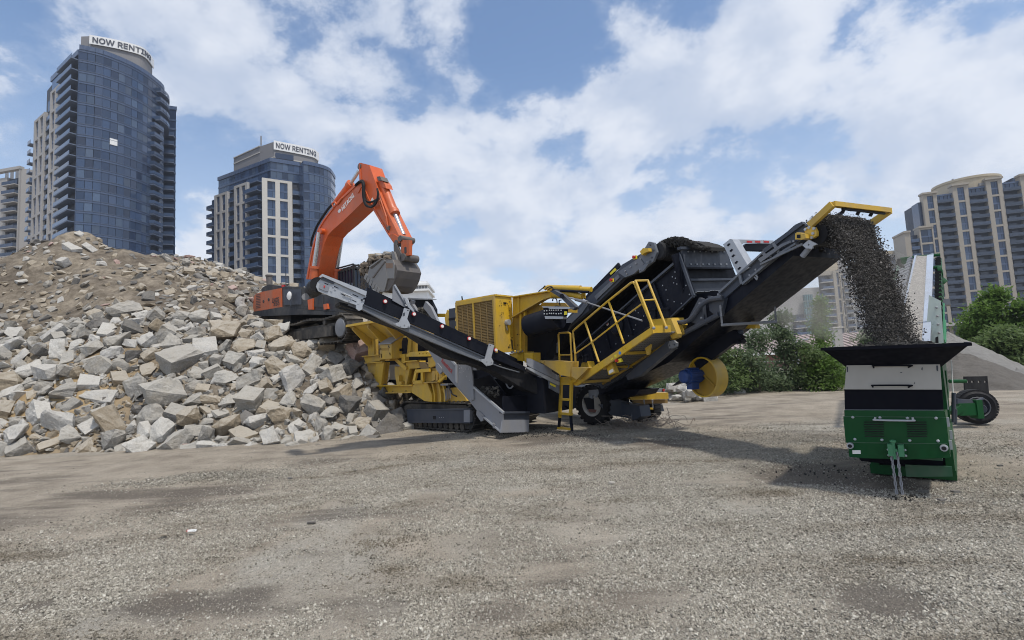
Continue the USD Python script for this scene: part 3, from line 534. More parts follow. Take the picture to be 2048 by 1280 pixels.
# --- the tall blue glass tower
def left_tower():
    T = Tower('glass_tower', 'tall dark blue curved glass apartment tower with white NOW RENTING sign, left of the photo', 'apartment tower', (-106, 135, 0))
    C = depth(*cF(416, 105), 123); zt = C[2]; fh = 2.86
    roof = [C] + [WORLD.atz(cF(*p), zt) for p in [(520, 128), (600, 157), (680, 192), (752, 234), (808, 276), (852, 318)]]
    roof.append(roof[-1] + A_(-3.5, 5, 0)); pts = np.array(bend(roof, 4))[:, :2]
    back = [pts[-1] + A_(-14, 9), pts[0] + A_(-27, 19)]
    core = Polygon([*pts, *back]).buffer(-.5); z0 = 4
    m = trimesh.creation.extrude_polygon(core, zt - z0 - .3, engine='earcut'); m.apply_translation((0, 0, z0)); T.part('wall', m, DARKWALL)
    # resample the curved front into bays of glass
    seg = np.linalg.norm(np.diff(pts, axis=0), axis=1); s = np.r_[0, np.cumsum(seg)]; total = s[-1]
    def P(u): return A_(np.interp(u, s, pts[:, 0]), np.interp(u, s, pts[:, 1]))
    NB = int(total / 1.55); us = np.linspace(0, total, NB + 1); nf = int((zt - z0 - 1) / fh)
    bc0 = .60 * total; bc1 = .72 * total
    for k in range(nf):
        zf = zt - 1.1 - (k + 1) * fh
        band = []; band2 = []
        for a, b in zip(us, us[1:]):
            A, B = P(a), P(b); mid = (a + b) / 2
            if k >= 4 and bc0 < mid < bc1: continue
            band.append(bar([*A, zf + fh - .33], [*B, zf + fh - .33], .34, .62)); band2.append(bar([*A, zf + fh - .02], [*B, zf + fh - .02], .52, .09))
            q = (B - A) * .03
            T.window(bar([*(A + q), zf + fh * .39], [*(B - q), zf + fh * .39], .16, fh - .68), GLASS_C if (k == 6 and False) else None)
        nl = sum(1 for a, b in zip(us, us[1:]) if (a + b) / 2 <= bc0)
        for q in ((band, band2),) if k < 4 else ((band[:nl], band2[:nl]), (band[nl:], band2[nl:])): T.part('floor_band', q[0], SPAN); T.part('slab_edge', q[1], SLAB)
    for u in us[::3]:
        if not bc0 < u < bc1: A = P(u); T.part('mullion', bar([*A, z0], [*A, zt - 1.2], .34, .10, up=(1, 0, 0)), SPAN)
    # the one bright pane
    k = 7; j = int(NB * .27); A, B = P(us[j]), P(us[j + 1]); zf = depth(*cF(526, 595), 125.5)[2]; T.part('window', bar([*A, zf], [*B, zf], .5, 1.7), SIGNW, label='bright window with a white blind')
    par = [bar([*P(a), zt - .55], [*P(b), zt - .55], .6, 1.2) for a, b in zip(us, us[1:])]; T.part('parapet', par, SPAN)
    # wide curved balconies near the top and the column of small ones below
    def balc(u0, u1, zf, proj, nseg=6):
        uu = np.linspace(u0, u1, nseg + 1); sl, rl = [], []
        for a, b in zip(uu, uu[1:]):
            A, B = P(a), P(b); n = unit(A_(*(B - A)[::-1])) * A_(1, -1); A2, B2 = A + n * proj, B + n * proj
            sl.append(loft([[*A, zf - .16], [*B, zf - .16], [*B2, zf - .16], [*A2, zf - .16]], [[*A, zf + .16], [*B, zf + .16], [*B2, zf + .16], [*A2, zf + .16]])); rl.append(bar([*A2, zf + .72], [*B2, zf + .72], .1, .9))
        A, n = P(u0), unit(A_(*(P(uu[1]) - P(u0))[::-1])) * A_(1, -1); rl.append(bar([*A, zf + .72], [*(A + n * proj), zf + .72], .1, .9))
        T.part('balcony_slab', sl, SLAB); T.part('balcony_rail', rl, RAIL)
    for k in range(4): balc(.66 * total, .99 * total, zt - 1.1 - (k + 1) * fh, 1.5, 8)
    for k in range(4, nf): balc(bc0 - .3, bc1, zt - 1.1 - (k + 1) * fh, 1.3, 4)
    # the left face: balconies, then precast piers with window pairs
    W = Wall(C, (-.84, .54)); h = lambda x, y: W.hit(cF(x, y))
    tb, ts1, tr1, ts2, te = h(334, 300)[0], h(275, 352)[0], h(247, 395)[0], h(192, 437)[0], h(176, 470)[0]
    zs1, zs2 = h(333, 300)[1], h(273, 352)[1] - 4.5
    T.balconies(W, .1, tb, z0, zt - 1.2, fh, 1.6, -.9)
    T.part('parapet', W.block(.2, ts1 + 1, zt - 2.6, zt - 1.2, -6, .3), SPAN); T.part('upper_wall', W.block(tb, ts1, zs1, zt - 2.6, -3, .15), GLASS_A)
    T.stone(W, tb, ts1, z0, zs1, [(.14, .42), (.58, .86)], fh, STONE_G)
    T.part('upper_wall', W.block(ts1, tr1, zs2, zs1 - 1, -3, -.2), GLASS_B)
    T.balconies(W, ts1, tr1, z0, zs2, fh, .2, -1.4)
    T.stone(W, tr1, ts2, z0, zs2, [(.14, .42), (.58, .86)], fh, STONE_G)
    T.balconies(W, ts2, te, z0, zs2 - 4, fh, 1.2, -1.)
    # the volume at the right side with its own balconies
    Q = depth(*cF(876, 430), 150); zq = Q[2]; W2 = Wall(Q, (.93, .36)); t1 = W2.hit(cF(920, 440))[0]
    c4 = [W2.at(-6, 0), W2.at(t1, 0), W2.at(t1, 0) + A_(-.64, .77, 0) * 9, W2.at(-6, 0) + A_(-.64, .77, 0) * 9]; q4 = [p[:2] for p in c4]
    m = trimesh.creation.extrude_polygon(Polygon(q4), zq - .6 - z0, engine='earcut'); m.apply_translation((0, 0, z0)); T.part('side_block', m, GLASS_B); m = trimesh.creation.extrude_polygon(Polygon(q4).buffer(.2, join_style=2), 1.1, engine='earcut'); m.apply_translation((0, 0, zq - .6)); T.part('parapet', m, SPAN)
    z = zq - 4
    nb = 0
    while z > z0:
        T.part('floor_band', W2.block(-.6, t1 + .05, z - .3, z + .25, -.2, .12), SPAN)
        if nb > 1: T.part('balcony_slab', W2.block(-1.2, t1 * .92, z - .16, z + .16, 0, 1.6), SLAB); T.part('balcony_rail', W2.block(-1.2, t1 * .92, z + .22, z + 1.15, 1.5, 1.58), RAIL)
        z -= fh; nb += 1
    # roof block and the curved sign
    sgz = depth(*cF(470, 100), 128)
    zb, zh = depth(*cF(470, 98), 128)[2], depth(*cF(470, 52), 128)[2]
    S = [WORLD.atz(cF(*p), zh) for p in [(468, 52), (560, 68), (650, 88), (735, 113), (775, 143), (803, 185)]]; S = np.array(bend(S, 4))[:, :2]
    blk = Polygon([*S, S[-1] + A_(-12, 8), S[0] + A_(-16, 14)]).buffer(-.3); m = trimesh.creation.extrude_polygon(blk, zh - zt + .5 - .4, engine='earcut'); m.apply_translation((0, 0, zt - .5)); T.part('roof_block', m, GREYTOP)
    T.part('sign', [bar([*a, (zb + zh) / 2], [*b, (zb + zh) / 2], .25, zh - zb) for a, b in zip(S, S[1:])], SIGNW)
    curved_text(T, 'NOW RENTING', S, zb + (zh - zb) * .2, (zh - zb) * .58, .03, .84)
    c = depth(*cF(442, 75), 131); a = depth(*cF(424, 60), 131); b = depth(*cF(468, 60), 131); T.part('plant_room', box(a[0], b[0], 131, 136, zt - 1, a[2]), GREYTOP)
    T.part('roof_screen', [W.block(a, a + 2.2, zt - 1.0, zt + 1.2, -1.5, -1.3) for a in np.arange(2, 19, 2.4)], SIGNW)
    T.finish()
def curved_text(T, text, S, z, height, f0, f1):
    "lettering bent along the wall line S (2D points), filling the share f0..f1 of its length"
    seg = np.linalg.norm(np.diff(S, axis=0), axis=1); s = np.r_[0, np.cumsum(seg)]; L = s[-1]; m = meshkit.text_mesh(text, height, .12, True); v = np.array(m.vertices); w = v[:, 0].max()
    widths = [(k, meshkit.text_mesh(text[:k + 1], height, .12, True).vertices[:, 0].max()) for k in range(len(text)) if text[k] != ' ']
    for m1 in [m]:
        u = L * f0 + v[:, 0] / w * L * (f1 - f0); x, y = np.interp(u, s, S[:, 0]), np.interp(u, s, S[:, 1]); e = .05 * L; dx, dy = np.interp(u + .3, s, S[:, 0]) - np.interp(u - .3, s, S[:, 0]), np.interp(u + .3, s, S[:, 1]) - np.interp(u - .3, s, S[:, 1])
        n = np.stack([dy, -dx], 1); n /= np.linalg.norm(n, axis=1, keepdims=True); n[(n @ A_(0, -1)) < -2] *= -1
        o = .13 + v[:, 2]
        V = np.stack([x + n[:, 0] * o, y + n[:, 1] * o, z + v[:, 1]], 1); isl = trimesh.Trimesh(V, m.faces, process=False)
    T.part('lettering', isl, SIGNT, label='dark words NOW RENTING')
left_tower()

# --- the shorter tower with white piers
def mid_tower():
    T = Tower('glass_tower', 'shorter blue glass tower with white stone window grid and round glass corner, behind the excavator', 'apartment tower', (-60, 155, 0)); fh = 2.86; z0 = 4
    C = depth(*cG(525, 395), 145); W = Wall(C, (6.5, 4.2)); h = lambda x, y: W.hit(cG(x, y)); zs = C[2] + .3
    ts = h(745, 428)[0]; tb = h(826, 445)[0]
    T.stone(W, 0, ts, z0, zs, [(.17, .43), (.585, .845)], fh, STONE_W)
    T.balconies(W, ts, tb, z0, zs - 1.2, fh, 1.1, -1.2)
    L = Wall(C, (-24.4, 13.5)); g = lambda x, y: L.hit(cG(x, y))
    a1, a2, a3, a4, a5, a6 = [g(*p)[0] for p in ((428, 425), (332, 462), (283, 490), (188, 522), (160, 540), (132, 640))]
    zA, zB = g(428, 418)[1], g(283, 487)[1]
    T.balconies(L, .3, a1, z0, zs - 1, fh, 1.4, -1.0)
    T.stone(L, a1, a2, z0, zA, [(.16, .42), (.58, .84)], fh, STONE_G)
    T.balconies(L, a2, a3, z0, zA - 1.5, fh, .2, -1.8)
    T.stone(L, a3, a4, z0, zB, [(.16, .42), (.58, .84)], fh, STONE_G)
    T.part('side_block', L.block(a4, a5, z0, zB - 1, -6, 0), GLASS_B); 
    for k in range(16):
        z = zB - 1 - (k + 1) * fh
        if z > z0: T.part('balcony_slab', L.block(a4 + 1, a6, z - .15, z + .15, -3, .6), SLAB); T.part('balcony_rail', L.block(a4 + 1, a6, z + .2, z + 1.1, .5, .58), RAIL); T.part('floor_band', L.block(a4, a5 + .02, z - .3, z + .2, -1, .1), SPAN)
    # upper glass storeys, set back
    U = depth(*cG(588, 240), 148.5); zu = U[2]; WU, LU = Wall(U, (6.5, 4.2)), Wall(U, (-24.4, 13.5))
    tu = WU.hit(cG(798, 262))[0]; lu = LU.hit(cG(208, 400))[0]
    T.part('wall', [WU.block(.1, tu + 8, z0, zu - .4, -14, -.15)], DARKWALL); T.part('wall', LU.block(.1, lu - .1, z0, zu - .4, -13, -.15), DARKWALL)
    for j in range(2):
        zz = zu - 1.2 - j * fh
        for w, e in ((WU, tu), (LU, lu)):
            n = int(e / 1.5)
            for i in range(n): T.window(w.block(e * i / n + .04, e * (i + 1) / n - .04, zz - fh + .65, zz - .02, -.15, 0))
            T.part('floor_band', w.block(-.05, e, zz - fh + .02, zz - fh + .63, -.3, .1), SPAN)
    T.part('parapet', [WU.block(-.25, tu + .1, zu - 1.2, zu, -.6, .25), LU.block(.0, lu + .2, zu - 1.21, zu - .01, -.6, .25)], SPAN)
    for x in (3, 12): T.part('balcony_slab', LU.block(x, x + 5.5, zu - 7.4, zu - 7.1, 0, 2.4), SLAB); T.part('balcony_rail', LU.block(x, x + 5.5, zu - 7.1, zu - 6.1, 2.3, 2.4), RAIL)
    # round glass bay
    zr = depth(*cG(830, 268), 147)[2]
    R = [WORLD.atz(cG(*p), zr) for p in [(828, 264), (880, 272), (940, 286), (990, 302), (1020, 318), (1036, 336)]]; R.append(R[-1] + A_(-.6, 4.5, 0)); pts = np.array(bend(R, 4))[:, :2]
    core = Polygon([*pts, pts[-1] + A_(-9, 6), pts[0] + A_(-6, 9)]).buffer(-.3); m = trimesh.creation.extrude_polygon(core, zr - z0 - .4, engine='earcut'); m.apply_translation((0, 0, z0)); T.part('wall', m, DARKWALL)
    seg = np.linalg.norm(np.diff(pts, axis=0), axis=1); s = np.r_[0, np.cumsum(seg)]; P = lambda u: A_(np.interp(u, s, pts[:, 0]), np.interp(u, s, pts[:, 1])); nb = int(s[-1] / 1.5); us = np.linspace(0, s[-1], nb + 1)
    k = 0; zf = zr - 1 - fh
    while zf > z0:
        bd, b2 = [], []
        for a, b in zip(us, us[1:]):
            A, B = P(a), P(b); q = (B - A) * .03; bd.append(bar([*A, zf + .3], [*B, zf + .3], .3, .6)); b2.append(bar([*A, zf + .6], [*B, zf + .6], .45, .08)); T.window(bar([*(A + q), zf + fh * .5 + .32], [*(B - q), zf + fh * .5 + .32], .14, fh - .66))
        T.part('floor_band', bd, SPAN); T.part('slab_edge', b2, SLAB); zf -= fh
    T.part('parapet', [bar([*P(a), zr - .5], [*P(b), zr - .5], .5, 1.1) for a, b in zip(us, us[1:])], SPAN)
    A = P(0); T.part('return_wall', bar([*A, (z0 + zr) / 2], [*(A + A_(-3, 4.5)), (z0 + zr) / 2], .4, zr - z0 - .1), GLASS_B)
    # grey roof block with the sign
    Yp = 153.; p0 = depth(*cG(612, 112), Yp); zh = p0[2]; zb = depth(*cG(612, 177), Yp)[2]
    S = [WORLD.atz(cG(*p), zh) for p in [(612, 113), (700, 130), (780, 146), (850, 162), (905, 178), (940, 205)]]; S = np.array(bend(S, 4))[:, :2]
    left = WORLD.atz(cG(505, 150), zh)[:2]
    blk = Polygon([*S, S[-1] + A_(-6, 9), left + A_(2, 8), left]); m = trimesh.creation.extrude_polygon(blk.buffer(-.2), zh - zu + 1.2, engine='earcut'); m.apply_translation((0, 0, zu - 1.5)); T.part('roof_block', m, GREYTOP)
    zl = depth(*cG(320, 240), 166)[2]; l2 = WORLD.atz(cG(320, 240), zl)[:2]; l1 = WORLD.atz(cG(512, 152), zl)[:2]
    m = trimesh.creation.extrude_polygon(Polygon([l1, l1 + A_(4, 9), l2 + A_(6, 9), l2]), zl - zu + 6, engine='earcut'); m.apply_translation((0, 0, zu - 6)); T.part('roof_block', m, GREYTOP)
    T.part('trim_band', [bar([*a, zb - 2.6], [*b, zb - 2.6], .5, .3) for a, b in zip(S, S[1:])] + [bar([*S[0], zb - 2.6], [*left, zb - 2.6], .3, .3), bar([*l1, zl - 2.2], [*l2, zl - 2.2], .3, .3), bar([*l1, zl - .1], [*l2, zl - .1], .4, .3)], STONE_W)
    T.part('sign', [bar([*a, (zb + zh) / 2], [*b, (zb + zh) / 2], .3, zh - zb) for a, b in zip(S, S[1:])], SIGNW)
    curved_text(T, 'NOW RENTING', S, zb + (zh - zb) * .22, (zh - zb) * .55, .03, .86)
    q = depth(*cG(520, 150), 158); T.part('mast', rod(q, q + A_(0, 0, 3.2), .22, 6), GREYTOP)
    for x, y in ((690, 237),): c = depth(*cG(x, y), 153); T.part('roof_window', bar(c - A_(2.2, 1.4, 0), c + A_(2.2, 1.4, 0), 1.4, 1.7), GLASS_B)
    T.finish()
mid_tower()

# --- pale apartment block at the left edge
def pale_block():
    T = Tower('apartment_block', 'pale concrete apartment block with dark balconies at the left edge', 'apartment block', (-150, 150, 0)); fh = 2.8; z0 = 4
    P = depth(*cF(112, 750), 150); W = Wall(P, (-.97, .22)); h = lambda x, y: W.hit(cF(x, y)); zt = P[2]
    t1, t2, t3 = h(38, 785)[0], h(108, 770)[0], h(18, 780)[0]
    T.part('wall', W.block(-.2, t2, z0, zt, -10, .5), STONE_G); T.part('wall', W.block(t1, t1 + 14, z0, zt - 2, -10, .0), STONE_G)
    T.balconies(W, t2, t1, z0, zt - 2.5, fh, 1.5, -.6, slab=STONE_G, rail=GLASS_B)
    W2 = Wall(P, (.8, .6)); T.part('wall', W2.block(0, 9, z0, zt, -1, .2), STONE_G)
    z = zt - 4
    while z > z0: T.window(W2.block(2., 5, z, z + 1.5, 0, .3)); T.part('balcony_slab', W2.block(5.5, 8.5, z - .5, z - .2, 0, 1.4), STONE_G); z -= fh
    T.part('parapet', W.block(-.3, t1 + 14, zt - .3, zt + .6, -.6, .7), STONE_G)
    for k in range(5): T.part('rooftop_unit', W.block(t2 + 1 + k * 2.2, t2 + 1.6 + k * 2.2, zt - 1.5, zt + 1.0 + .5 * (k % 2), -3, -2.4), METALG)
    T.finish()
pale_block()

# --- tan block at the right
def tan_block():
    T = Tower('apartment_block', 'large tan stone apartment block with dark balcony bays, behind the trees at right', 'apartment block', (170, 188, 0)); fh = 2.86; z0 = 1
    P = depth(*cI(196, 168), 190); W = Wall(P, (.955, -.297)); h = lambda x, y: W.hit(cI(x, y)); zt = P[2]
    edges = [(196, 168), (262, 160), (336, 128), (410, 120), (494, 105), (570, 95), (656, 85)]
    t = [h(*e)[0] for e in edges]; per = t[6] - t[4]; t += [t[5] + per, t[6] + per, t[5] + 2 * per, t[6] + 2 * per]
    zc = [zt, h(336, 128)[1], h(494, 100)[1], h(656, 80)[1]]; zc += [zc[-1]] * 2
    T.part('wall', W.block(t[0] + .2, t[-1], z0, zt - 2, -16, -1.8), DARKWALL)
    for i in range(0, 9, 2):
        zz = zc[i // 2]; T.stone(W, t[i], t[i + 1], z0, zz, [(.30, .74)], fh, STONE_T, th=.8, back=-1.8)
        T.part('cornice', W.block(t[i] - .3, t[i + 1] + .3, zz, zz + .7, -1.9, 1.3), STONE_T)
    for i in range(1, 9, 2):
        top = (zc[i // 2] + zc[i // 2 + 1]) / 2 - 2.0
        T.balconies(W, t[i], t[i + 1], z0, top, fh, 1.0, -1.7, slab=SLABD, rail=RAILD)
        for a in np.linspace(t[i], t[i + 1], 5)[:-1]: T.window(W.block(a + .1, a + (t[i + 1] - t[i]) / 4 - .1, top - 2.4, top - .1, -1.7, -.3))
        T.part('parapet', W.block(t[i], t[i + 1], top - .1, top + .5, -1.8, 0), SPAN)
    # glass edge and lower wing at the left
    tg = h(182, 195)[0]; T.part('side_glass', W.block(tg, t[0], z0, zt - 2.5, -6, -.6), GLASS_B)
    a, b, zl = h(108, 350)[0], h(200, 335)[0], h(108, 350)[1]
    T.stone(W, a + (b - a) * .74, t[0] + 1.8, z0, zl + 1.2, [(.1, .9)], fh, STONE_T, th=1.6, back=-2.5)
    T.part('wing_wall', W.block(a, a + (b - a) * .3, z0, zl, -9, 1.2), STONE_T); T.balconies(W, a + (b - a) * .3, a + (b - a) * .74, z0, zl - 1, fh, 1.4, -.4)
    T.part('cornice', [W.block(a - .3, a + (b - a) * .32, zl, zl + .7, -9, 1.6), W.block(a + (b - a) * .72, t[0] + 1.8, zl + 1.2, zl + 1.9, -3, 2.0)], STONE_T)
    # the round penthouse
    c0, c1 = W.hit(cI(328, 120))[0], W.hit(cI(645, 70))[0]; zp = W.hit(cI(480, 66))[1]; r = (c1 - c0) / 2
    m = lathe([(0, zt - 2), (r, zt - 2), (r, zp - .9), (r + .25, zp - .9), (r + .25, zp), (0, zp)], W.at((c0 + c1) / 2, 0, -r - .5), (0, 0, 1), 48); T.part('round_penthouse', m, STONE_Y)
    for k in (.3, .45, .7): T.part('roof_vent', rod(W.at(c0 + (c1 - c0) * k, zp - .1, -r), W.at(c0 + (c1 - c0) * k, zp + 2.2, -r), .35, 8), METALG)
    T.part('penthouse_vent', W.block(c0 + r * .9, c0 + r * 1.25, zp - 4.5, zp - 3.4, -2.5, .0), GREYTOP)
    W3 = Wall(W.at(c1 + 2, 0, -6), W.d); T.part('upper_block', W3.block(0, 30, zt, zp - 1.5, -8, 0), GLASS_B)
    # street front at the bottom
    zg = W.hit(cI(300, 790))[1]; T.part('canopy', W.block(t[0] - 4, t[4], zg, zg + 1.2, 0, 5), STONE_G)
    T.finish()
tan_block()

# --- the dusty block in the middle distance
def far_block():
    T = Tower('apartment_block', 'hazy grey and tan apartment block with pale balconies, seen through dust behind the falling stone', 'apartment block', (130, 205, 0)); fh = 2.86; z0 = 1
    P = depth(*cS(740, 365), 205); W = Wall(P, (.97, -.1)); h = lambda x, y: W.hit(cS(x, y)); zt = P[2]
    teal, tealb = glass('teal_glass', (.07, .15, .17)), STONE_G
    t = [h(x, 600)[0] for x in (60, 190, 385, 490, 540, 605, 735, 790, 850, 940, 960, 1075, 1120, 1200, 1330, 1500, 1620)]
    top = lambda y: h(740, y)[1]
    T.part('wall', W.block(t[0] - 30, t[-1], z0, zt - 6, -16, -2), STONE_G)
    T.stone(W, t[6] , t[7] + .6, z0, zt, [(.52, .92)], fh, STONE_T, th=1.2, back=-2); T.stone(W, t[7] + .9, t[8], z0, zt - 1, [(.3, .9)], fh, STONE_T, th=1.0, back=-2)
    T.balconies(W, t[5], t[6], z0, zt - 1.5, fh, 1.1, -1.5, slab=STONE_W); T.part('wall', W.block(t[5], t[6], zt - 1.5, zt + .4, -3, .6), STONE_T)
    T.balconies(W, t[8], t[9], z0, zt - .5, fh, 1.4, -1.5, slab=STONE_W); T.balconies(W, t[10], t[11], z0, zt - 1, fh, 1.4, -1.5, slab=STONE_W)
    T.part('wall', W.block(t[8], t[11], zt - .5, zt + 1, -4, .3), GREYTOP); T.part('wall', W.block(t[9], t[10], z0, zt - .6, -2, .6), STONE_G)
    T.balconies(W, t[12], t[14], z0, zt - 3, fh, 1.4, -1.2, slab=STONE_W); T.balconies(W, t[14] + 1, t[16], z0, h(1400, 200)[1], fh, 1.4, -1.2, slab=SLAB)
    T.part('wall', W.block(t[14], t[16], h(1400, 200)[1], h(1400, 185)[1] + .5, -9, 1), STONE_G)
    zz = h(1400, 110)[1]; T.part('roof_block', W.block(t[13] + 2, t[14] + 8, h(1400, 185)[1], zz, -10, -3), STONE_Y)
    T.part('roof_block', W.block(t[5] + 2, t[6] + 5, zt, zt + 4.6, -12, -4), STONE_Y); T.part('roof_block', W.block(t[7] + 1.5, t[9] + 2, zt, zt + 8, -14, -5), GREYTOP)
    T.balconies(W, t[0], t[1], z0, zt - 24, fh, 1.4, -1.2, slab=STONE_W); T.balconies(W, t[1] + 2, t[2], z0, zt - 17, fh, 1.4, -1.2, slab=STONE_W)
    k = 0; z = zt - 9
    while z > z0:
        for i in range(4): a = t[2] + (t[3] - t[2]) * i / 4; T.window(W.block(a + .1, a + (t[3] - t[2]) / 4 - .1, z - fh + .4, z, -1, .3), teal)
        T.part('balcony_slab', W.block(t[3], t[4], z - fh, z - fh + .3, -1, 1.2), STONE_W)
        for a, b in ((t[4] + 2, t[5] - .4),): T.window(W.block(a, b, z - fh + .4, z - .1, -1, .2), teal)
        z -= fh
    for x in (-28, -20, -12):
        T.balconies(W, t[0] + x, t[0] + x + 6, z0, zt - 30, fh, 1.3, -1.2, slab=STONE_W)
    T.finish()
far_block()

# --- small pieces of town
def small_buildings():
    Y = 120.; a = depth(*cT(800, 700), Y); b = depth(*cT(1165, 935), Y)
    T = Thing('office_building', 'low white building with stepped floors behind the excavator bucket', 'building', (a[0], Y, 0), world=True); W = Wall(a, (1, .05)); h = lambda x, y: W.hit(cT(x, y))
    x0, x1, x2 = h(760, 700)[0], h(1165, 760)[0], h(1200, 760)[0]; z = [h(1000, y)[1] for y in (700, 745, 770, 820, 850, 905, 1000)]
    T.part('wall', W.block(x0 - 8, x1, 0, z[0], -12, 0), SIGNW); T.part('floor_band', W.block(x0 - 8, x2, z[2], z[1], -12.5, 1.2), SIGNW); T.part('floor_band', W.block(x0 - 8, x1 + .5, z[4], z[3], -12.5, .9), SIGNW)
    for k in range(9): w = (x1 - x0) / 9; T.part('window', W.block(x0 + w * k + .1, x0 + w * (k + 1) - .1, z[3], z[2], -.5, .05), METALG)
    # workshop with a rusty red metal roof, broken up by the shrubs in front
    Y = 46.; p = depth(*cJ(380, 690), Y); q = depth(1800, 668, Y); T = Thing('workshop', 'long low workshop with dusty red metal roof behind the shrubs', 'building', (p[0], Y, 0), world=True); W = Wall(p, (1, .02))
    BR, RF = paint('red_brick', (.24, .12, .10), .85, amount=.3), paint('red_roof_sheet', (.31, .245, .23), .6, amount=.4, scale=1.2)
    h = lambda x, y: W.hit(cJ(x, y)); xe = W.hit((1860, 665))[0]; zt, ze, zw = h(450, 690)[1], h(450, 828)[1], h(450, 900)[1]
    T.part('wall', W.block(-12, xe, -.2, ze, -9, -.4), BR)
    a, b, c, d = W.at(-12.5, ze, .3), W.at(xe, ze, .3), W.at(xe, zt, -5), W.at(-12.5, zt, -5); T.part('roof', plate([a, b, c, d], .1, (0, .5, -1)), RF)
    n = int((xe + 12.5) / .62)
    for i in range(n + 1): u = -12.5 + (xe + 12.5) * i / n; T.part('roof_seam', bar(W.at(u, ze + .05, .3), W.at(u, zt + .05, -5), .06, .09), RF)
    T.part('gutter', W.block(-12.5, xe, ze - .22, ze - .02, .3, .5), SIGNW)
    for k in range(8): T.part('brick_course', W.block(-12, xe, ze - .9 - k * .45, ze - .82 - k * .45, -.4, -.34), SIGNW if k % 3 == 0 else BR)
    for x0, x1, nm in ((1150, 1215, 'pale wall slab standing beside the workshop'),):
        c0, c1 = depth(*cJ(x0, 625), 40), depth(*cJ(x1, 625), 40); S = Thing('wall_slab', 'plain pale wall slab standing beside the workshop roof', 'wall', (c0[0], 40, 0), world=True); S.part('panel', box(c0[0], c1[0], 40, 40.4, -.2, c0[2]), STONE_G); S.part('coping', box(c0[0] - .05, c1[0] + .05, 39.95, 40.45, c0[2], c0[2] + .1), STONE_W)
    P0, P1 = depth(*cJ(846, 720), 34), depth(*cJ(850, 850), 34); S = Thing('utility_post', 'thin grey post with a crossbar standing among the shrubs', 'post', (P0[0], 34, 0), world=True); S.part('post', rod(A_(P0[0], 34, -.2), P0, .07, 8), METALG); S.part('crossbar', rod(P0 - A_(.9, 0, 0), P0 + A_(.9, 0, 0), .05, 8), METALG)
small_buildings()
# ---------------------------------------------------------------- paints of the machines
DUSTC = (.30, .26, .20)
YEL = paint('yellow_paint', (.60, .37, .022), .40, (.31, .245, .14), .5, 1.6, settle=0.45)
YELD = paint('yellow_paint_dusty', (.52, .325, .035), .55, (.27, .20, .115), .75, 2.2, settle=0.6)
YELI = paint('yellow_paint_inside', (.36, .21, .02), .6, (.2, .13, .06), .5, 2.5)
BLK = paint('black_steel', (.0055, .0068, .0125), .42, (.045, .045, .047),   .18, 1.4, spec=.16, settle=0.22)
DGR = paint('slate_paint', (.042, .050, .068), .42, (.13, .128, .125), .3, 1.6, spec=.4, settle=0.45)
DGL = paint('slate_paint_pale', (.115, .128, .15), .45, (.26, .24, .22), .4, 1.6, settle=0.4)
SIL = paint('galvanised_steel', (.40, .42, .45), .42, (.30, .28, .25), .4, 1.5, metallic=.35, settle=0.3)
SILD = paint('worn_grey_steel', (.225, .235, .262), .5, (.26, .24, .21), .5, 1.8, settle=0.4)
RUB = paint('black_rubber', (.009, .009, .011), .7, (.06, .058, .055), .35, 2.2, spec=.3, settle=0.25)
TRK = paint('track_steel', (.035, .033, .032), .65, (.19, .165, .13), .7, 3.0, metallic=.3, settle=0.6)
WHT = paint('white_plastic', (.78, .77, .74), .4, amount=.1)
RED = paint('red_plastic', (.5, .02, .02), .4, amount=.1)
BLU = paint('blue_motor_paint', (.012, .045, .17), .4, (.1, .1, .1), .3)
LBL = paint('yellow_sticker', (.75, .62, .03), .4, amount=.05)
BLS = paint('blue_sticker', (.05, .2, .6), .4, amount=.05)
LOUV = paint('louvre_brown', (.26, .165, .055), .6, (.16, .12, .07), .5, 2.0)
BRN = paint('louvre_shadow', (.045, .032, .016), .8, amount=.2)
REDT = paint('red_lettering', (.42, .05, .05), .5, amount=.1)
def mesh_material():
    nodes = {'g': ('geometry', {}), 'v': ('voronoi_texture', {'scale': 26.0, 'randomness': .15}), 'r': ('rgb_ramp', {'ramp': [(.30, (.012, .012, .012)), (.36, (.22, .215, .21))]}), 'p': ('principled_bsdf', {'roughness': .5, 'metallic': .3})}
    return usdkit.material(stage, '/World/Looks/perforated_deck', nodes, [('g.position', 'v.vector'), ('v.distance', 'r.fac'), ('r.color', 'p.base_color')], surface='p.BSDF')
DECK = mesh_material()
def stone_pile_mat(name, a, b):
    nodes = {'g': ('geometry', {}), 'w': ('white_noise_texture', {'dimensions': '1D'}), 'r': ('rgb_ramp', {'ramp': [(0, a), (.8, b), (1, tuple(np.array(b) * 1.8))]}), 'p': ('principled_bsdf', {'roughness': .85, 'specular_ior_level': .3})}
    return usdkit.material(stage, '/World/Looks/' + name, nodes, [('g.random_per_island', 'r.fac'), ('r.color', 'p.base_color')], surface='p.BSDF')
CRUSHED = stone_pile_mat('crushed_stone', (.030, .028, .025), (.085, .08, .072))
DUSTY = stone_pile_mat('dusty_stone', (.10, .092, .08), (.27, .25, .22))
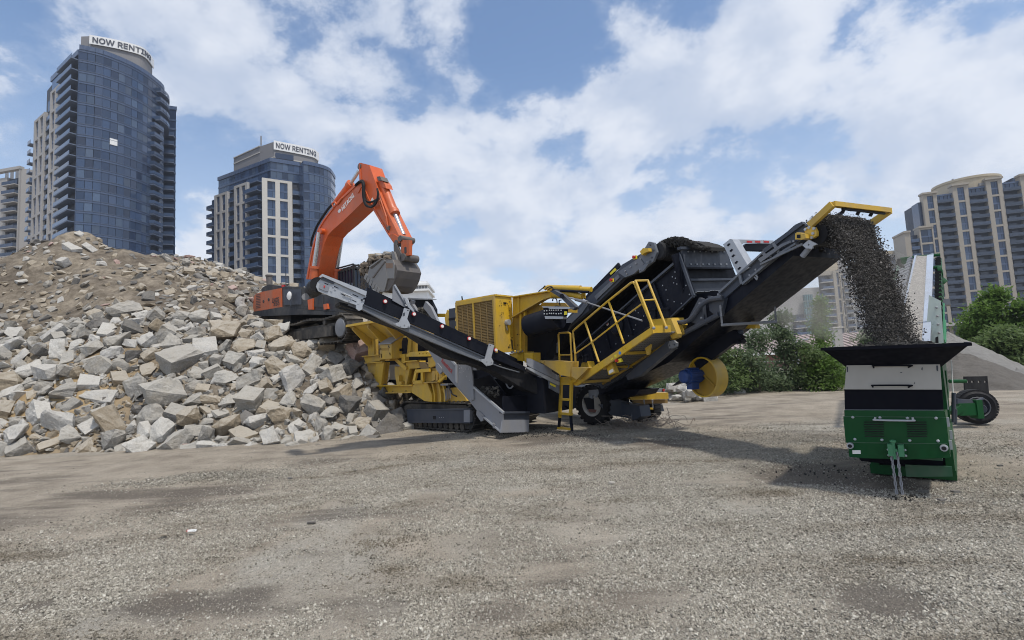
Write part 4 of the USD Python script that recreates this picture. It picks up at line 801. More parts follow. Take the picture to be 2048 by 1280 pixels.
def stones(rng, pts, s0, s1):
    base = [rock_mesh(rng, rng.uniform(.6, 1.15, 3), 0, npts=9) for _ in range(10)]; V, F, n = [], [], 0
    R = trimesh.transformations.random_rotation_matrix
    for p in pts:
        b = base[rng.integers(10)]; q = rng.normal(size=4); q /= np.linalg.norm(q); w, x, y, z = q
        M = np.array([[1 - 2 * (y * y + z * z), 2 * (x * y - z * w), 2 * (x * z + y * w)], [2 * (x * y + z * w), 1 - 2 * (x * x + z * z), 2 * (y * z - x * w)], [2 * (x * z - y * w), 2 * (y * z + x * w), 1 - 2 * (x * x + y * y)]])
        V.append(b.vertices @ M.T * rng.uniform(s0, s1) + p); F.append(b.faces + n); n += len(b.vertices)
    return trimesh.Trimesh(np.vstack(V), np.vstack(F), process=False)
Y1 = (0, 1, 0)

# ---------------------------------------------------------------- the tracked crusher
F1 = Frame((-1.0, 12.6, 0), -42); F2 = Frame((4.44, 7.2, 0), -66); RC = Frame((1.0, 12.3, 0), 29.5)
def make_crusher():
    K = Thing('crusher', 'yellow and black tracked stone crusher with raised conveyors beside the rubble heap', 'crusher', F1.o, F1.deg)
    def pl(name, c, pts, y, th, mat, F=F1, parent=None, label=None, holes=()):
        return K.part(name, plate([F.aty(c(*p), y) for p in pts], th, Y1, [(F.aty(c(*h[:2]), y), h[2]) for h in holes]), mat, parent, label, frame=F)
    def ex(name, c, pts, x, th, mat, F=F1, parent=None, away=(-1, 0, 0)):
        return K.part(name, plate([F.atx(c(*p), x) for p in pts], th, away), mat, parent, frame=F)
    def br(name, c, p, q, y, w, h, mat, F=F1, parent=None, up=(0, 0, 1)):
        return K.part(name, bar(F.aty(c(*p), y), F.aty(c(*q), y), w, h, up), mat, parent, frame=F)
    def pp(name, c, pts, y, r, mat, F=F1, parent=None, k=0):
        P = [F.aty(c(*p[:2]), p[2] if len(p) > 2 else y) for p in pts]; return K.part(name, pipe(bend(P, k) if k else P, r), mat, parent, smooth=40, frame=F)
    def bolts(c, pts, y, r, mat, F=F1, parent=None):
        for p in pts: q = F.aty(c(*p), y); K.part('bolt', rod(q + A_(0, .01, 0), q - A_(0, r * .7, 0), r, 6), mat, parent, frame=F)

    # --- undercarriage
    def track(y0, y1, near):
        xl, xr = F1.aty(cR(530, 1050), 0)[0], F1.aty(cR(1265, 1050), 0)[0]; zt = F1.aty(cR(820, 918), 0)[2]; r = zt / 2
        L = xr - xl - 2 * r; per = 2 * L + 2 * math.pi * r; n = int(per / .165); tr = K.part('track', [rod(A_(xl + r, y0 + .06, r), A_(xl + r, y1 - .06, r), r - .06, 20), rod(A_(xr - r, y0 + .06, r), A_(xr - r, y1 - .06, r), r - .06, 20), box(xl + r, xr - r, y0 + .08, y1 - .08, r + .1, 2 * r - .035)], TRK)
        for k in range(n):
            s = per * k / n
            if s < L: c, t = A_(xl + r + s, 0, 2 * r), A_(1, 0, 0)
            elif s < L + math.pi * r: a = (s - L) / r; c, t = A_(xr - r + r * math.sin(a), 0, r + r * math.cos(a)), A_(math.cos(a), 0, -math.sin(a))
            elif s < 2 * L + math.pi * r: c, t = A_(xr - r - (s - L - math.pi * r), 0, 0), A_(-1, 0, 0)
            else: a = (s - 2 * L - math.pi * r) / r; c, t = A_(xl + r - r * math.sin(a), 0, r - r * math.cos(a)), A_(-math.cos(a), 0, math.sin(a))
            nrm = A_(-t[2], 0, t[0]); c = c - nrm * .0 + A_(0, 0, .02)
            q = c + A_(0, (y0 + y1) / 2, 0); m = trimesh.creation.box((.15, y1 - y0, .03)); g = trimesh.creation.box((.025, y1 - y0, .05)); g.apply_translation((.05, 0, .03)); m = tri([m, g]); T = np.eye(4); T[:3, 0], T[:3, 1], T[:3, 2], T[:3, 3] = t, (0, 1, 0), nrm, q
            m.apply_transform(T); K.part('track_shoe', m, TRK, tr)
        if near:
            for k in range(11): c = A_(xl + r + .15 + (L - .3) * k / 10, y0, .115); K.part('roller', rod(c + A_(0, .03, 0), c + A_(0, .3, 0), .085, 14), TRK, tr, smooth=40)
            sf = pl('track_frame', cR, [(608, 985), (1232, 975), (1228, 1112), (618, 1108)], y0 - .04, .4, DGR)
            pl('cover_rim', cR, [(605, 980), (1234, 970), (1234, 983), (605, 993)], y0 - .06, .1, DGR, parent=sf); pl('cover_rim', cR, [(612, 1100), (1230, 1104), (1230, 1116), (615, 1112)], y0 - .06, .1, DGR, parent=sf); pl('end_cap', cR, [(1170, 985), (1230, 982), (1228, 1108), (1170, 1108)], y0 - .055, .1, SILD, parent=sf)
            pl('opening', cR, [(866, 1044), (890, 1044), (890, 1076), (866, 1076)], y0 - .052, .02, RUB, parent=sf); bolts(cR, [(930, 1058), (950, 1057), (970, 1057)], y0 - .04, .012, SIL, parent=sf)
            c = F1.aty(cR(572, 1055), y0 - .02); K.part('idler', lathe([(0, 0), (.1, 0), (.1, .05), (.22, .05), (.24, .02), (.24, .3)], c, (0, 1, 0), 24), TRK, tr, smooth=40)
    track(.02, .52, True); track(2.1, 2.6, False)
    # --- hopper
    zr = F1.aty(cR(180, 140), -.55)[2]; xl = F1.aty(cR(33, 170), -.55)[0]; xr = F1.aty(cR(640, 100), -.55)[0]; b0 = F1.aty(cR(218, 300), .05); zb, xb = b0[2], b0[0]
    hp = K.part('hopper', [plate([(xl, -.55, zr), (xr, -.55, zr), (xr, .05, zb), (xb, .05, zb)], .03, (0, 1, 0)), plate([(xl, -.55, zr), (xb, .05, zb), (xb, 2.1, zb), (xl, 2.7, zr)], .03, (1, 0, 0)), plate([(xl, 2.7, zr), (xr, 2.7, zr), (xr, 2.1, zb), (xb, 2.1, zb)], .03, (0, -1, 0))], YELD)
    K.part('rim', [bar((xl - .03, -.57, zr + .02), (xr, -.57, zr + .02), .1, .07), bar((xl - .03, -.57, zr + .02), (xl - .03, 2.7, zr + .02), .1, .07), bar((xl, 2.7, zr + .02), (xr, 2.7, zr + .02), .1, .07)], YEL, hp)
    for f in (.09, .36, .62, .88):
        xt, xbm = xl + (xr - xl) * f, xb + (xr - xb) * f; K.part('rib', plate([(xt, -.56, zr), (xbm, .04, zb), (xbm, -.06, zb - .25), (xt, -.6, zr - .12)], .05, (1, 0, 0)), YELD, hp)
    for f in (.15, .5, .85): y = -.55 + 3.25 * f; yb_ = .05 + 2.05 * f; K.part('rib', plate([(xl, y, zr), (xb, yb_, zb), (xb - .12, yb_, zb - .25), (xl - .05, y, zr - .12)], .05, (0, 1, 0)), YELD, hp)
    zl = F1.aty(cR(262, 745), 0)[2]; xe = F1.aty(cR(1150, 700), .5)[0]
    K.part('feeder_body', box(xb + .12, xe, .55, 2.0, zl - .05, zb), BLK)
    K.part('feeder_liner', box(xb + .5, xb + 1.6, .5, .56, zl + .15, zl + .62), SILD)
    for pts in ([(225, 300), (250, 285), (285, 290), (285, 445), (228, 452)], [(380, 265), (440, 262), (452, 300), (452, 440), (395, 440)], [(598, 235), (645, 235), (655, 300), (640, 440), (608, 440), (622, 300)]): pl('post', cR, pts, .02, .16, YELD)
    pl('brace', cR, [(655, 260), (690, 270), (690, 420), (640, 440)], .3, .1, YELD)
    pl('beam', cR, [(180, 458), (345, 443), (345, 500), (205, 522)], -.02, .3, YELD); br('flange', cR, (178, 458), (345, 441), -.06, .1, .03, YELD); br('flange', cR, (203, 522), (380, 512), -.04, .1, .03, YELD)
    pl('leg', cR, [(215, 522), (382, 515), (352, 745), (265, 748)], .02, .22, YELD); pl('leg_web', cR, [(300, 516), (384, 514), (354, 744), (338, 744)], -.05, .08, YELD)
    pl('leg', cR, [(490, 555), (636, 578), (602, 742), (512, 742), (490, 640)], .02, .25, YELD); pl('leg_web', cR, [(600, 575), (638, 578), (604, 742), (588, 742)], -.06, .09, YELD); pl('lug', cR, [(494, 645), (532, 645), (532, 705), (555, 705), (555, 740), (510, 740)], -.1, .12, YELD)
    pl('gusset', cR, [(465, 478), (492, 462), (602, 560), (602, 588), (582, 588)], -.12, .1, YELD); pl('bracket', cR, [(492, 438), (590, 432), (592, 525), (556, 525), (556, 470), (500, 468)], -.1, .14, YELD); pl('bracket', cR, [(512, 465), (535, 463), (535, 500), (512, 500)], -.05, .05, BLK)
    pl('link_arm', cR, [(603, 440), (640, 415), (792, 403), (832, 420), (832, 456), (640, 460), (606, 460)], -.16, .1, YEL, holes=[(735, 430, .022), (768, 429, .022), (801, 427, .022)])
    pl('beam', cR, [(600, 512), (722, 500), (737, 572), (600, 580)], -.06, .25, YELD); br('flange', cR, (598, 508), (724, 497), -.09, .12, .03, YEL)
    pl('cover_plate', cR, [(726, 512), (792, 516), (838, 586), (748, 588)], -.08, .1, LOUV); pl('motor_mount', cR, [(815, 470), (850, 465), (888, 485), (892, 545), (845, 568), (822, 560)], -.1, .3, YELD)
    for p, q in (((700, 602), (836, 592)), ((706, 604), (682, 712)), ((678, 712), (772, 706)), ((766, 608), (766, 706))): br('frame_bar', cR, p, q, -.12, .09, .07, YEL, up=(0, 1, 0))
    pl('side_plate', cR, [(770, 610), (832, 602), (840, 575), (905, 570), (935, 690), (800, 708), (770, 692)], -.02, .25, YELD); pl('fin', cR, [(905, 700), (985, 640), (985, 660), (930, 715)], -.14, .06, YEL)
    for x, w in ((858, 26), (893, 16), (925, 22)): pl('fin', cR, [(x, 600), (x + w, 605), (x + w, 690), (x, 700)], -.1, .1, YELD)
    pl('lower_beam', cR, [(262, 750), (668, 743), (668, 808), (268, 818)], -.02, .35, YEL); br('flange', cR, (256, 748), (672, 740), -.06, .14, .03, YEL); br('flange', cR, (264, 818), (664, 810), -.06, .14, .03, YELD)
    pl('lower_plate', cR, [(668, 745), (702, 712), (806, 708), (856, 838), (856, 905), (782, 896), (660, 815)], -.1, .06, YEL); pl('lower_plate', cR, [(806, 715), (920, 712), (958, 830), (958, 905), (856, 905), (852, 832)], .02, .06, YELD)
    pl('lower_plate', cR, [(955, 775), (1100, 762), (1180, 858), (1202, 897), (955, 905)], .08, .06, YELD); br('flange', cR, (800, 713), (935, 708), -.1, .2, .025, YELD)
    for x in (852, 912, 952): pl('fin', cR, [(x, 722), (x + 12, 724), (x + 34, 830), (x + 34, 903), (x + 20, 903), (x + 20, 830)], -.06, .08, YEL)
    for k, (x, y0, y1) in enumerate(((1004, 770, 895), (1018, 760, 880), (1034, 770, 870), (985, 780, 880))): pp('rod', cR, [(x, y0), (x - 8 + 5 * k, y1)], -.05, .013, SILD)
    pl('lamp_bracket', cR, [(940, 728), (1012, 724), (1012, 742), (940, 744)], -.12, .2, SILD); pp('hose', cR, [(1010, 735), (1040, 790), (1060, 830), (1100, 850)], -.1, .02, RUB, k=4)
    bolts(cR, [(345, 800), (470, 800), (600, 795), (340, 462), (735, 520)], -.03, .014, DGR)
    # control box on the hopper side
    f = [F1.aty(cR(*p), -.38) for p in ((340, 342), (458, 335), (460, 478), (345, 487))]; zt = F1.aty(cR(565, 262), -.02)[2]; b = [A_(f[0][0], -.02, zt), A_(f[1][0], -.02, zt), A_(f[2][0], -.02, f[2][2]), A_(f[3][0], -.02, f[3][2])]
    cb = K.part('control_box', loft(f, b), YELD); K.part('lid', loft([f[0] + A_(-.02, -.03, .005), f[1] + A_(.02, -.03, .005), f[1] + A_(.02, -.03, .03), f[0] + A_(-.02, -.03, .03)], [b[0] + A_(-.02, 0, .005), b[1] + A_(.02, 0, .005), b[1] + A_(.02, 0, .03), b[0] + A_(-.02, 0, .03)]), SILD, cb)
    for p, q in (((352, 372), (354, 395)), ((355, 430), (360, 470)), ((428, 352), (436, 372)), ((440, 420), (446, 445))): br('latch', cR, p, q, -.39, .012, .03, BRN, parent=cb, up=(0, 1, 0))
    pl('name_plate', cR, [(362, 376), (430, 374), (430, 398), (362, 400)], -.384, .01, YELI, parent=cb)
    pl('bracket', cR, [(395, 480), (440, 476), (440, 500), (398, 503)], -.3, .2, YELD, parent=cb); ex('vent', cR, [(540, 380), (578, 376), (578, 402), (540, 404)], f[1][0] + .02, .03, BLK, parent=cb, away=(-1, 0, 0))
    # feed trough with stone in it, behind the side conveyor
    tb = K.part('feed_trough', [plate([F1.aty(cT(*p), 1.6) for p in ((880, 965), (1205, 970), (1280, 1120), (1290, 1330), (1000, 1330), (920, 1130))], .1, Y1)], BLK)
    pl('trough_edge', cT, [(870, 945), (1230, 960), (1230, 975), (870, 970)], 1.5, .2, SIL, parent=tb); pl('trough_side', cT, [(1135, 1000), (1215, 1085), (1330, 1330), (1290, 1330), (1100, 1090)], 1.3, .1, SILD, parent=tb); pl('trough_side', cT, [(915, 975), (950, 990), (940, 1040), (1010, 1150), (985, 1180), (900, 1030)], 1.3, .1, SILD, parent=tb)
    rng = np.random.default_rng(5); P = [F1.aty(cT(rng.uniform(960, 1250), 1100 + rng.uniform(0, 170)), 1.35 + rng.uniform(0, .2)) for _ in range(260)]; K.part('stone_load', stones(rng, P, .05, .11), DUSTY, tb, kind='stuff')
    # --- engine housing
    yE = .3; xR = F1.aty(cM(594, 400), yE)[0]; xL = F1.aty(cM(186, 400), yE)[0]; zT = F1.aty(cM(592, 275), yE)[2]; zB = F1.aty(cM(600, 880), yE)[2]; yb = F1.atx(cM(772, 450), xR)[1]
    eh = K.part('engine_housing', box(xL, xR, yE, yb, zB, zT), YEL); K.part('roof_lip', box(xL - .03, xR + .03, yE - .03, yb + .02, zT, zT + .04), YEL, eh)
    g0, g1, gm0, gm1 = xL + (xR - xL) * .035, xR - (xR - xL) * .03, xL + (xR - xL) * .455, xL + (xR - xL) * .49; gt, gb = zT - .1, zB + .12
    for a, b_ in ((g0, gm0), (gm1, g1)):
        gp = K.part('grille', box(a, b_, yE - .012, yE + .02, gb, gt), BRN, eh)
        n = 30
        for k in range(n): z = gb + (gt - gb) * (k + .5) / n; K.part('louvre_slat', bar((a, yE - .03, z), (b_, yE - .03, z), .045, .022, up=(0, .6, 1)), LOUV, gp)
        for j in (1, 2): x = a + (b_ - a) * j / 3; K.part('grille_bar', box(x - .012, x + .012, yE - .062, yE - .02, gb, gt), LOUV, gp)
    K.part('grille_frame', [box(xL - .01, g0, yE - .07, yE - .003, zB, zT - .005), box(gm0, gm1, yE - .07, yE - .003, zB, zT - .005), box(g1, xR + .01, yE - .07, yE - .003, zB, zT - .005), box(g0, gm0, yE - .07, yE - .003, gt, zT - .005), box(gm1, g1, yE - .07, yE - .003, gt, zT - .005), box(g0, g1, yE - .066, yE - .003, zB, gb)], YELD, eh)
    def onend(name, c, p, r, mat, h=.012):
        q = F1.atx(c(*p), xR + .003); K.part(name, rod(q, q + A_(h, 0, 0), r, 10), mat, eh)
    for p in ((635, 378), (655, 378), (728, 380), (652, 352), (660, 455), (676, 458), (655, 472), (640, 485), (735, 485), (658, 500), (636, 592), (738, 430), (740, 335), (640, 330), (718, 355)): onend('bolt', cM, p, .009, BRN)
    for p in ((768, 722), (756, 745), (744, 800), (730, 822), (745, 822)): onend('hole', cM, p, .016, BLK)
    q = F1.atx(cM(690, 353), xR + .003); K.part('handle', box(q[0], q[0] + .02, q[1] - .05, q[1] + .05, q[2] - .02, q[2] + .02), BLK, eh)
    q = F1.atx(cM(708, 560), xR + .003); K.part('work_lamp', [rod(q, q + A_(.1, 0, 0), .075, 14), rod(q + A_(0, 0, -.08), q + A_(.02, 0, -.2), .012, 6)], SIL, eh, smooth=40)
    q = F1.atx(cM(775, 800), xR + .003); K.part('slot', box(q[0], q[0] + .01, q[1] - .05, q[1] - .005, q[2] - .1, q[2] + .12), BRN, eh)
    q = F1.aty(cM(245, 325), yE + .3); K.part('aerial', rod(q - A_(0, 0, .1), q + A_(-.04, 0, .12), .02, 6), BLK, eh)
    x0, x1 = F1.aty(cM(97, 500), 1.0)[0], F1.aty(cM(186, 500), 1.0)[0]; z1 = F1.aty(cM(120, 410), 1.0)[2]; K.part('cooler_box', box(x0, x1 + .3, 1.0, 2.2, zB, z1), DGR); K.part('cooler_band', box(x0 - .01, x1 + .3, .985, 2.0, z1 - .35, z1 - .28), BLK)
    pl('hopper_prop', cM, [(50, 510), (75, 425), (95, 440), (97, 600), (60, 600)], 1.05, .1, YEL); pl('hopper_back', cM, [(-80, 465), (55, 465), (60, 500), (-80, 500)], 1.9, .1, YEL)
    for y in (430, 520, 600): pl('hinge', cM, [(160, y), (182, y), (182, y + 25), (160, y + 25)], .95, .06, YEL)
    # --- yellow frame behind the engine
    pl('upper_beam', cM, [(772, 290), (1130, 226), (1172, 226), (1172, 290), (1110, 312), (860, 460), (775, 505)], yb - .05, .14, YEL); br('flange', cM, (772, 290), (1172, 226), yb - .1, .14, .025, YEL); br('flange', cM, (776, 508), (1110, 314), yb - .1, .14, .025, YELD)
    for x, a, b_ in ((832, 285, 480), (856, 468, 880), (900, 445, 560)): pl('stiffener', cM, [(x - 9, a), (x + 9, a), (x + 9, b_), (x - 9, b_)], yb - .09, .05, YEL)
    pl('rear_wall', cM, [(776, 505), (905, 430), (1060, 370), (1060, 560), (905, 560), (905, 872), (786, 866)], yb + .08, .1, YELD); bolts(cM, [(900, 370), (825, 686), (845, 686), (862, 686), (828, 800), (848, 800), (864, 800)], yb + .07, .014, BRN)
    pl('fuel_tank', cM, [(1062, 385), (1090, 345), (1330, 350), (1365, 385), (1365, 450), (1062, 450)], yb + .25, .4, YEL)
    pl('base_block', cM, [(730, 892), (890, 872), (890, 975), (800, 960)], yb - .1, .4, YEL); pl('base_block', cM, [(897, 882), (988, 884), (988, 1000), (900, 985)], yb - .25, .3, YEL); br('pipe_run', cM, (760, 875), (880, 865), yb - .15, .05, .05, SILD)
    for p in ((800, 868), (835, 872), (862, 858)): q = F1.aty(cM(*p), yb - .18); K.part('fitting', ball(q, .035, 1), YELD)
    pl('dark_core', cM, [(905, 560), (1100, 520), (1300, 560), (1100, 960), (905, 960)], yb + .5, .4, BLK)
    pl('yellow_deck', cQ, [(60, 680), (312, 690), (300, 805), (232, 790), (160, 745)], yb - .2, .3, YELD); pl('yellow_deck', cQ, [(312, 735), (440, 738), (350, 825), (312, 800)], yb - .25, .3, YELD); bolts(cQ, [(90, 690), (100, 694)], yb - .22, .03, YELD)
    # --- black air tank, valve block and rams
    t0, t1 = F1.aty(cM(945, 598), .75), F1.aty(cM(1270, 500), .75); K.part('air_tank', [rod(t0, t1, .275, 28), lathe([(0, -.09), (.12, -.075), (.22, -.035), (.274, .0)], t0, t1 - t0, 28)], BLK, smooth=50)
    vb = pl('valve_block', cM, [(1098, 400), (1340, 405), (1330, 490), (1310, 500), (1118, 495)], .4, .1, BLK); pl('valve_cover', cM, [(1085, 385), (1388, 394), (1382, 416), (1170, 416), (1150, 402), (1098, 402)], .36, .15, SIL, parent=vb); pl('valve_tray', cM, [(1116, 490), (1312, 496), (1310, 522), (1122, 522)], .36, .15, SIL, parent=vb)
    rng = np.random.default_rng(8)
    for k in range(16): q = F1.aty(cM(1115 + (k % 8) * 25 + rng.uniform(-4, 4), 430 + (k // 8) * 36 + rng.uniform(-5, 5)), .39); K.part('valve', ball(q, .017, 1), WHT, vb)
    pl('warning_sticker', cM, [(1325, 440), (1350, 440), (1348, 478), (1322, 480)], .35, .02, LBL, parent=vb)
    for a, b_, r in (((1150, 190), (1500, 198), .075), ((1170, 262), (1300, 262), .10), ((1300, 240), (1520, 285), .07)): K.part('ram', rod(F1.aty(cM(*a), yb + .1), F1.aty(cM(*b_), yb + .1), r, 14), YEL, smooth=40)
    K.part('ram', rod(F1.aty(cQ(160, 135), yb + .1), F1.aty(cQ(462, 146), yb + .1), .06, 14), YEL, smooth=40); K.part('ram_rod', rod(F1.aty(cQ(170, 152), yb + .02), F1.aty(cQ(440, 166), yb + .02), .03, 8), BLK); pl('ram_post', cQ, [(385, 170), (402, 170), (402, 212), (385, 212)], yb + .1, .1, YEL)
    pl('ram_eye', cM, [(1090, 190), (1120, 165), (1150, 180), (1160, 205), (1110, 210)], yb + .05, .12, YEL)
    for pts in ([(1050, 240), (1060, 222), (1100, 190), (1120, 168)], [(1120, 215), (1150, 185), (1190, 178), (1215, 205), (1280, 225)], [(1150, 215), (1185, 190), (1220, 210), (1240, 260), (1290, 270)], [(1200, 330), (1210, 300), (1240, 310), (1250, 350)], [(1280, 380), (1270, 330), (1295, 320)]): pp('hose', cM, pts, yb - .08, .014, RUB, k=4)
    la = pl('link_arm', cM, [(1170, 225), (1215, 215), (1310, 262), (1452, 395), (1415, 428), (1290, 300)], yb - .3, .14, DGR); K.part('pin', rod(F1.aty(cM(1300, 275), yb - .4), F1.aty(cM(1300, 275), yb), .05, 12), BLK, la)
    pp('stay_cable', cQ, [(260, 200), (360, 225), (430, 245), (845, 382)], .0, .02, SILD, F=F2); K.part('turnbuckle', rod(F2.aty(cQ(345, 220), -.02), F2.aty(cQ(430, 243), -.02), .05, 10), SILD, frame=F2)

    # --- grey side chute with the name on it
    yc = -.25
    ch = pl('chute', cA, [(612, 540), (655, 552), (765, 597), (868, 712), (868, 830), (1000, 985), (985, 1000), (840, 840), (720, 700), (655, 590)], yc, .03, SILD)
    pl('chute_plate', cA, [(866, 712), (985, 716), (998, 800), (1003, 905), (1006, 975), (985, 985), (868, 850)], yc - .04, .04, SILD, parent=ch); pl('chute_rib', cA, [(868, 710), (880, 714), (880, 850), (868, 838)], yc - .07, .04, SIL, parent=ch); pl('chute_edge', cA, [(648, 556), (768, 595), (870, 708), (862, 718), (764, 604), (650, 566)], yc - .03, .04, SIL, parent=ch); pl('chute_mount', cA, [(985, 716), (1028, 716), (1028, 755), (990, 755)], yc + .0, .5, SILD, parent=ch)
    bolts(cA, [(885, 735), (900, 742), (915, 738), (945, 745), (970, 745), (905, 770), (930, 765), (955, 800), (975, 830), (988, 965), (900, 720), (960, 722)], yc - .04, .013, SIL, parent=ch)
    for pts in ([(718, 705), (732, 700), (765, 740), (765, 770), (750, 785), (722, 745)], [(1028, 1060), (1045, 1060), (1082, 1095), (1075, 1135), (1060, 1140), (1025, 1090)], [(1150, 1150), (1168, 1165), (1160, 1195), (1150, 1185)]): pl('chute_foot', cA, pts, yc - .03, .06, SILD, parent=ch)
    pl('lower_chute', cA, [(1003, 878), (1130, 985), (1226, 1075), (1226, 1222), (1206, 1225), (1065, 1105), (985, 1000), (1003, 975)], yc + .0, .03, SILD, parent=ch); pl('chute_edge', cA, [(1000, 872), (1228, 1068), (1226, 1084), (1002, 890)], yc - .035, .05, SIL, parent=ch); pl('chute_edge', cA, [(1062, 1098), (1070, 1092), (1210, 1215), (1205, 1225)], yc - .03, .05, SIL, parent=ch)
    xq = F1.aty(cA(1224, 1120), yc)[0]; ex('end_plate', cA, [(1225, 1130), (1425, 1128), (1420, 1220), (1212, 1225)], xq, .04, SILD, parent=ch); ex('end_panel', cA, [(1226, 1072), (1428, 1070), (1426, 1127), (1226, 1129)], xq - .03, .04, DGR, parent=ch); ex('end_panel', cA, [(1232, 952), (1455, 940), (1438, 1066), (1227, 1072)], xq - .08, .04, BLK, parent=ch)
    ex('end_flange', cA, [(1222, 1068), (1432, 1064), (1432, 1078), (1222, 1080)], xq + .03, .1, DGR, parent=ch)
    pl('chute_back', cA, [(640, 545), (780, 560), (900, 670), (1010, 830), (1130, 790), (1245, 935), (1232, 1050), (1222, 1150), (960, 900), (830, 760)], .35, .04, BLK, parent=ch); 
    rng = np.random.default_rng(6); P = [F1.aty(cA(790 + 95 * t + rng.normal(0, 16), 620 + 90 * t + rng.normal(0, 9)), rng.uniform(-.15, .3)) for t in rng.random(150)] + [F1.aty(cA(rng.uniform(1020, 1200), 880 + rng.uniform(0, 70)), rng.uniform(-.1, .3)) for _ in range(160)]; K.part('stone_load', stones(rng, P, .035, .09), DUSTY, ch, kind='stuff')
    o = F1.aty(cA(760, 690), yc - .002); e = F1.aty(cA(832, 770), yc - .002) - o; K.part('lettering', letters('Keestrack', .108, o, e, A_(-e[2], 0, e[0]), .004, True, .98 * np.linalg.norm(e) / .62), REDT, ch, label='red name on the grey chute')
    rp = pl('roller_drum', cA, [(880, 700), (905, 668), (1050, 672), (1060, 712), (900, 712)], .15, .3, RUB)

    # --- the side conveyor running up to the left
    sc = pl('side_conveyor', cA, [(195, 162), (520, 310), (760, 425), (1100, 590), (1395, 732), (1400, 765), (1120, 655), (900, 560), (460, 372), (180, 255)], .02, .05, BLK, F=RC)
    pl('belt', cA, [(195, 160), (1395, 728), (1395, 740), (195, 172)], .06, .8, RUB, F=RC, parent=sc); pl('rear_skirt', cA, [(205, 130), (1380, 690), (1380, 760), (205, 200)], .82, .04, BLK, F=RC, parent=sc)
    pl('conveyor_beam', cA, [(176, 256), (460, 378), (900, 568), (1092, 652), (1070, 692), (880, 620), (700, 545), (420, 425), (166, 298)], -.03, .1, DGL, F=RC, parent=sc); pl('conveyor_beam', cA, [(176, 256), (1092, 652), (1092, 662), (176, 266)], -.06, .1, DGR, F=RC, parent=sc)
    pl('return_skirt', cA, [(-5, 240), (60, 255), (200, 315), (430, 415), (700, 545), (880, 622), (1100, 690), (1400, 760), (1500, 840), (1510, 945), (1350, 875), (1180, 770), (1000, 705), (830, 660), (640, 545), (480, 440), (300, 375), (150, 315), (0, 262)], .12, .5, RUB, F=RC, parent=sc)
    pp('return_cable', cA, [(60, 262), (300, 352), (470, 425), (640, 505), (800, 565), (1010, 640), (1180, 720), (1350, 770)], .06, .014, DGL, F=RC, parent=sc, k=4); pp('belt_edge', cA, [(-5, 285), (180, 330), (440, 420), (620, 510), (790, 600)], .08, .018, RUB, F=RC, parent=sc, k=4)
    # head with galvanised covers
    pl('head_cover', cN, [(228, 235), (250, 175), (325, 95), (480, 165), (530, 195), (690, 268), (945, 372), (925, 400), (905, 505), (870, 520), (640, 445), (530, 400), (440, 375), (260, 300)], -.03, .03, SIL, F=RC, parent=sc)
    pl('cover_lip', cN, [(268, 96), (318, 55), (952, 305), (938, 368), (500, 172), (322, 92), (290, 108)], -.08, .06, SIL, F=RC, parent=sc); pl('cover_step', cN, [(300, 130), (320, 105), (490, 178), (480, 200)], -.06, .04, DGR, F=RC, parent=sc)
    for a, b_ in (((480, 235), (545, 265)), ((745, 350), (825, 385)), ((590, 345), (640, 370)), ((345, 190), (400, 215)), ((740, 430), (800, 460))): pl('slot', cN, [a, (a[0] + 4, a[1] - 10), (b_[0] + 4, b_[1] - 10), b_], -.034, .01, BLK, F=RC, parent=sc)
    pl('bearing_plate', cN, [(285, 180), (420, 225), (400, 300), (365, 300), (270, 260)], -.05, .03, SILD, F=RC, parent=sc); pl('red_seal', cN, [(338, 218), (360, 222), (358, 250), (336, 246)], -.06, .02, RED, F=RC, parent=sc)
    K.part('tension_rod', rod(RC.aty(cN(610, 330), -.06), RC.aty(cN(740, 385), -.06), .012, 8), SIL, sc, frame=RC); bolts(cN, [(470, 235), (500, 275), (445, 300), (590, 320), (735, 345), (715, 410), (700, 435), (885, 425), (912, 402), (905, 440), (420, 195), (830, 480), (860, 500)], -.035, .016, SIL, F=RC, parent=sc); bolts(cN, [(880, 425), (912, 407)], -.04, .018, BLK, F=RC, parent=sc)
    pl('foot_plate', cN, [(800, 495), (890, 500), (885, 560), (840, 580), (800, 550)], -.05, .04, SIL, F=RC, parent=sc)
    c = RC.aty(cN(262, 205), .0); dr = K.part('head_drum', lathe([(0, .02), (.15, .02), (.155, .2), (.17, .45), (.155, .7), (.15, .85), (0, .85)], c, Y1, 32), RUB, sc, smooth=35, frame=RC)
    c2 = RC.aty(cN(80, 380), .55); K.part('scraper_disc', rod(c2, c2 + A_(0, .05, 0), .07, 16), SILD, sc, frame=RC)
    for pts, h in (([(484, 285), (526, 298), (506, 368), (530, 412), (524, 432), (490, 438), (458, 434), (400, 405), (446, 392), (468, 345)], [(512, 304, .017)]), ([(1124, 554), (1162, 566), (1140, 658), (1156, 690), (1148, 714), (1105, 724), (1080, 700), (1044, 676), (1092, 668)], [(1132, 568, .014)])): pl('support_bracket', cA, pts, -.1, .03, SIL, F=RC, parent=sc, holes=h)
    pl('bracket_slot', cA, [(474, 325), (490, 318), (488, 345), (472, 350)], -.102, .01, DGR, F=RC, parent=sc); bolts(cA, [(415, 405), (455, 425), (485, 415), (515, 425), (1060, 675), (1105, 690), (1140, 695), (1112, 715)], -.1, .014, SILD, F=RC, parent=sc)
    for p in ((338, 238), (555, 333), (766, 425), (970, 517), (1170, 603)):
        q = RC.aty(cA(*p), .0); rl = K.part('idler_end', rod(q, q - A_(0, .05, 0), .032, 16), WHT, sc, frame=RC); K.part('idler_ring', lathe([(.032, 0), (.044, 0), (.044, -.03), (.032, -.03)], q, Y1, 18), RED, rl, frame=RC)
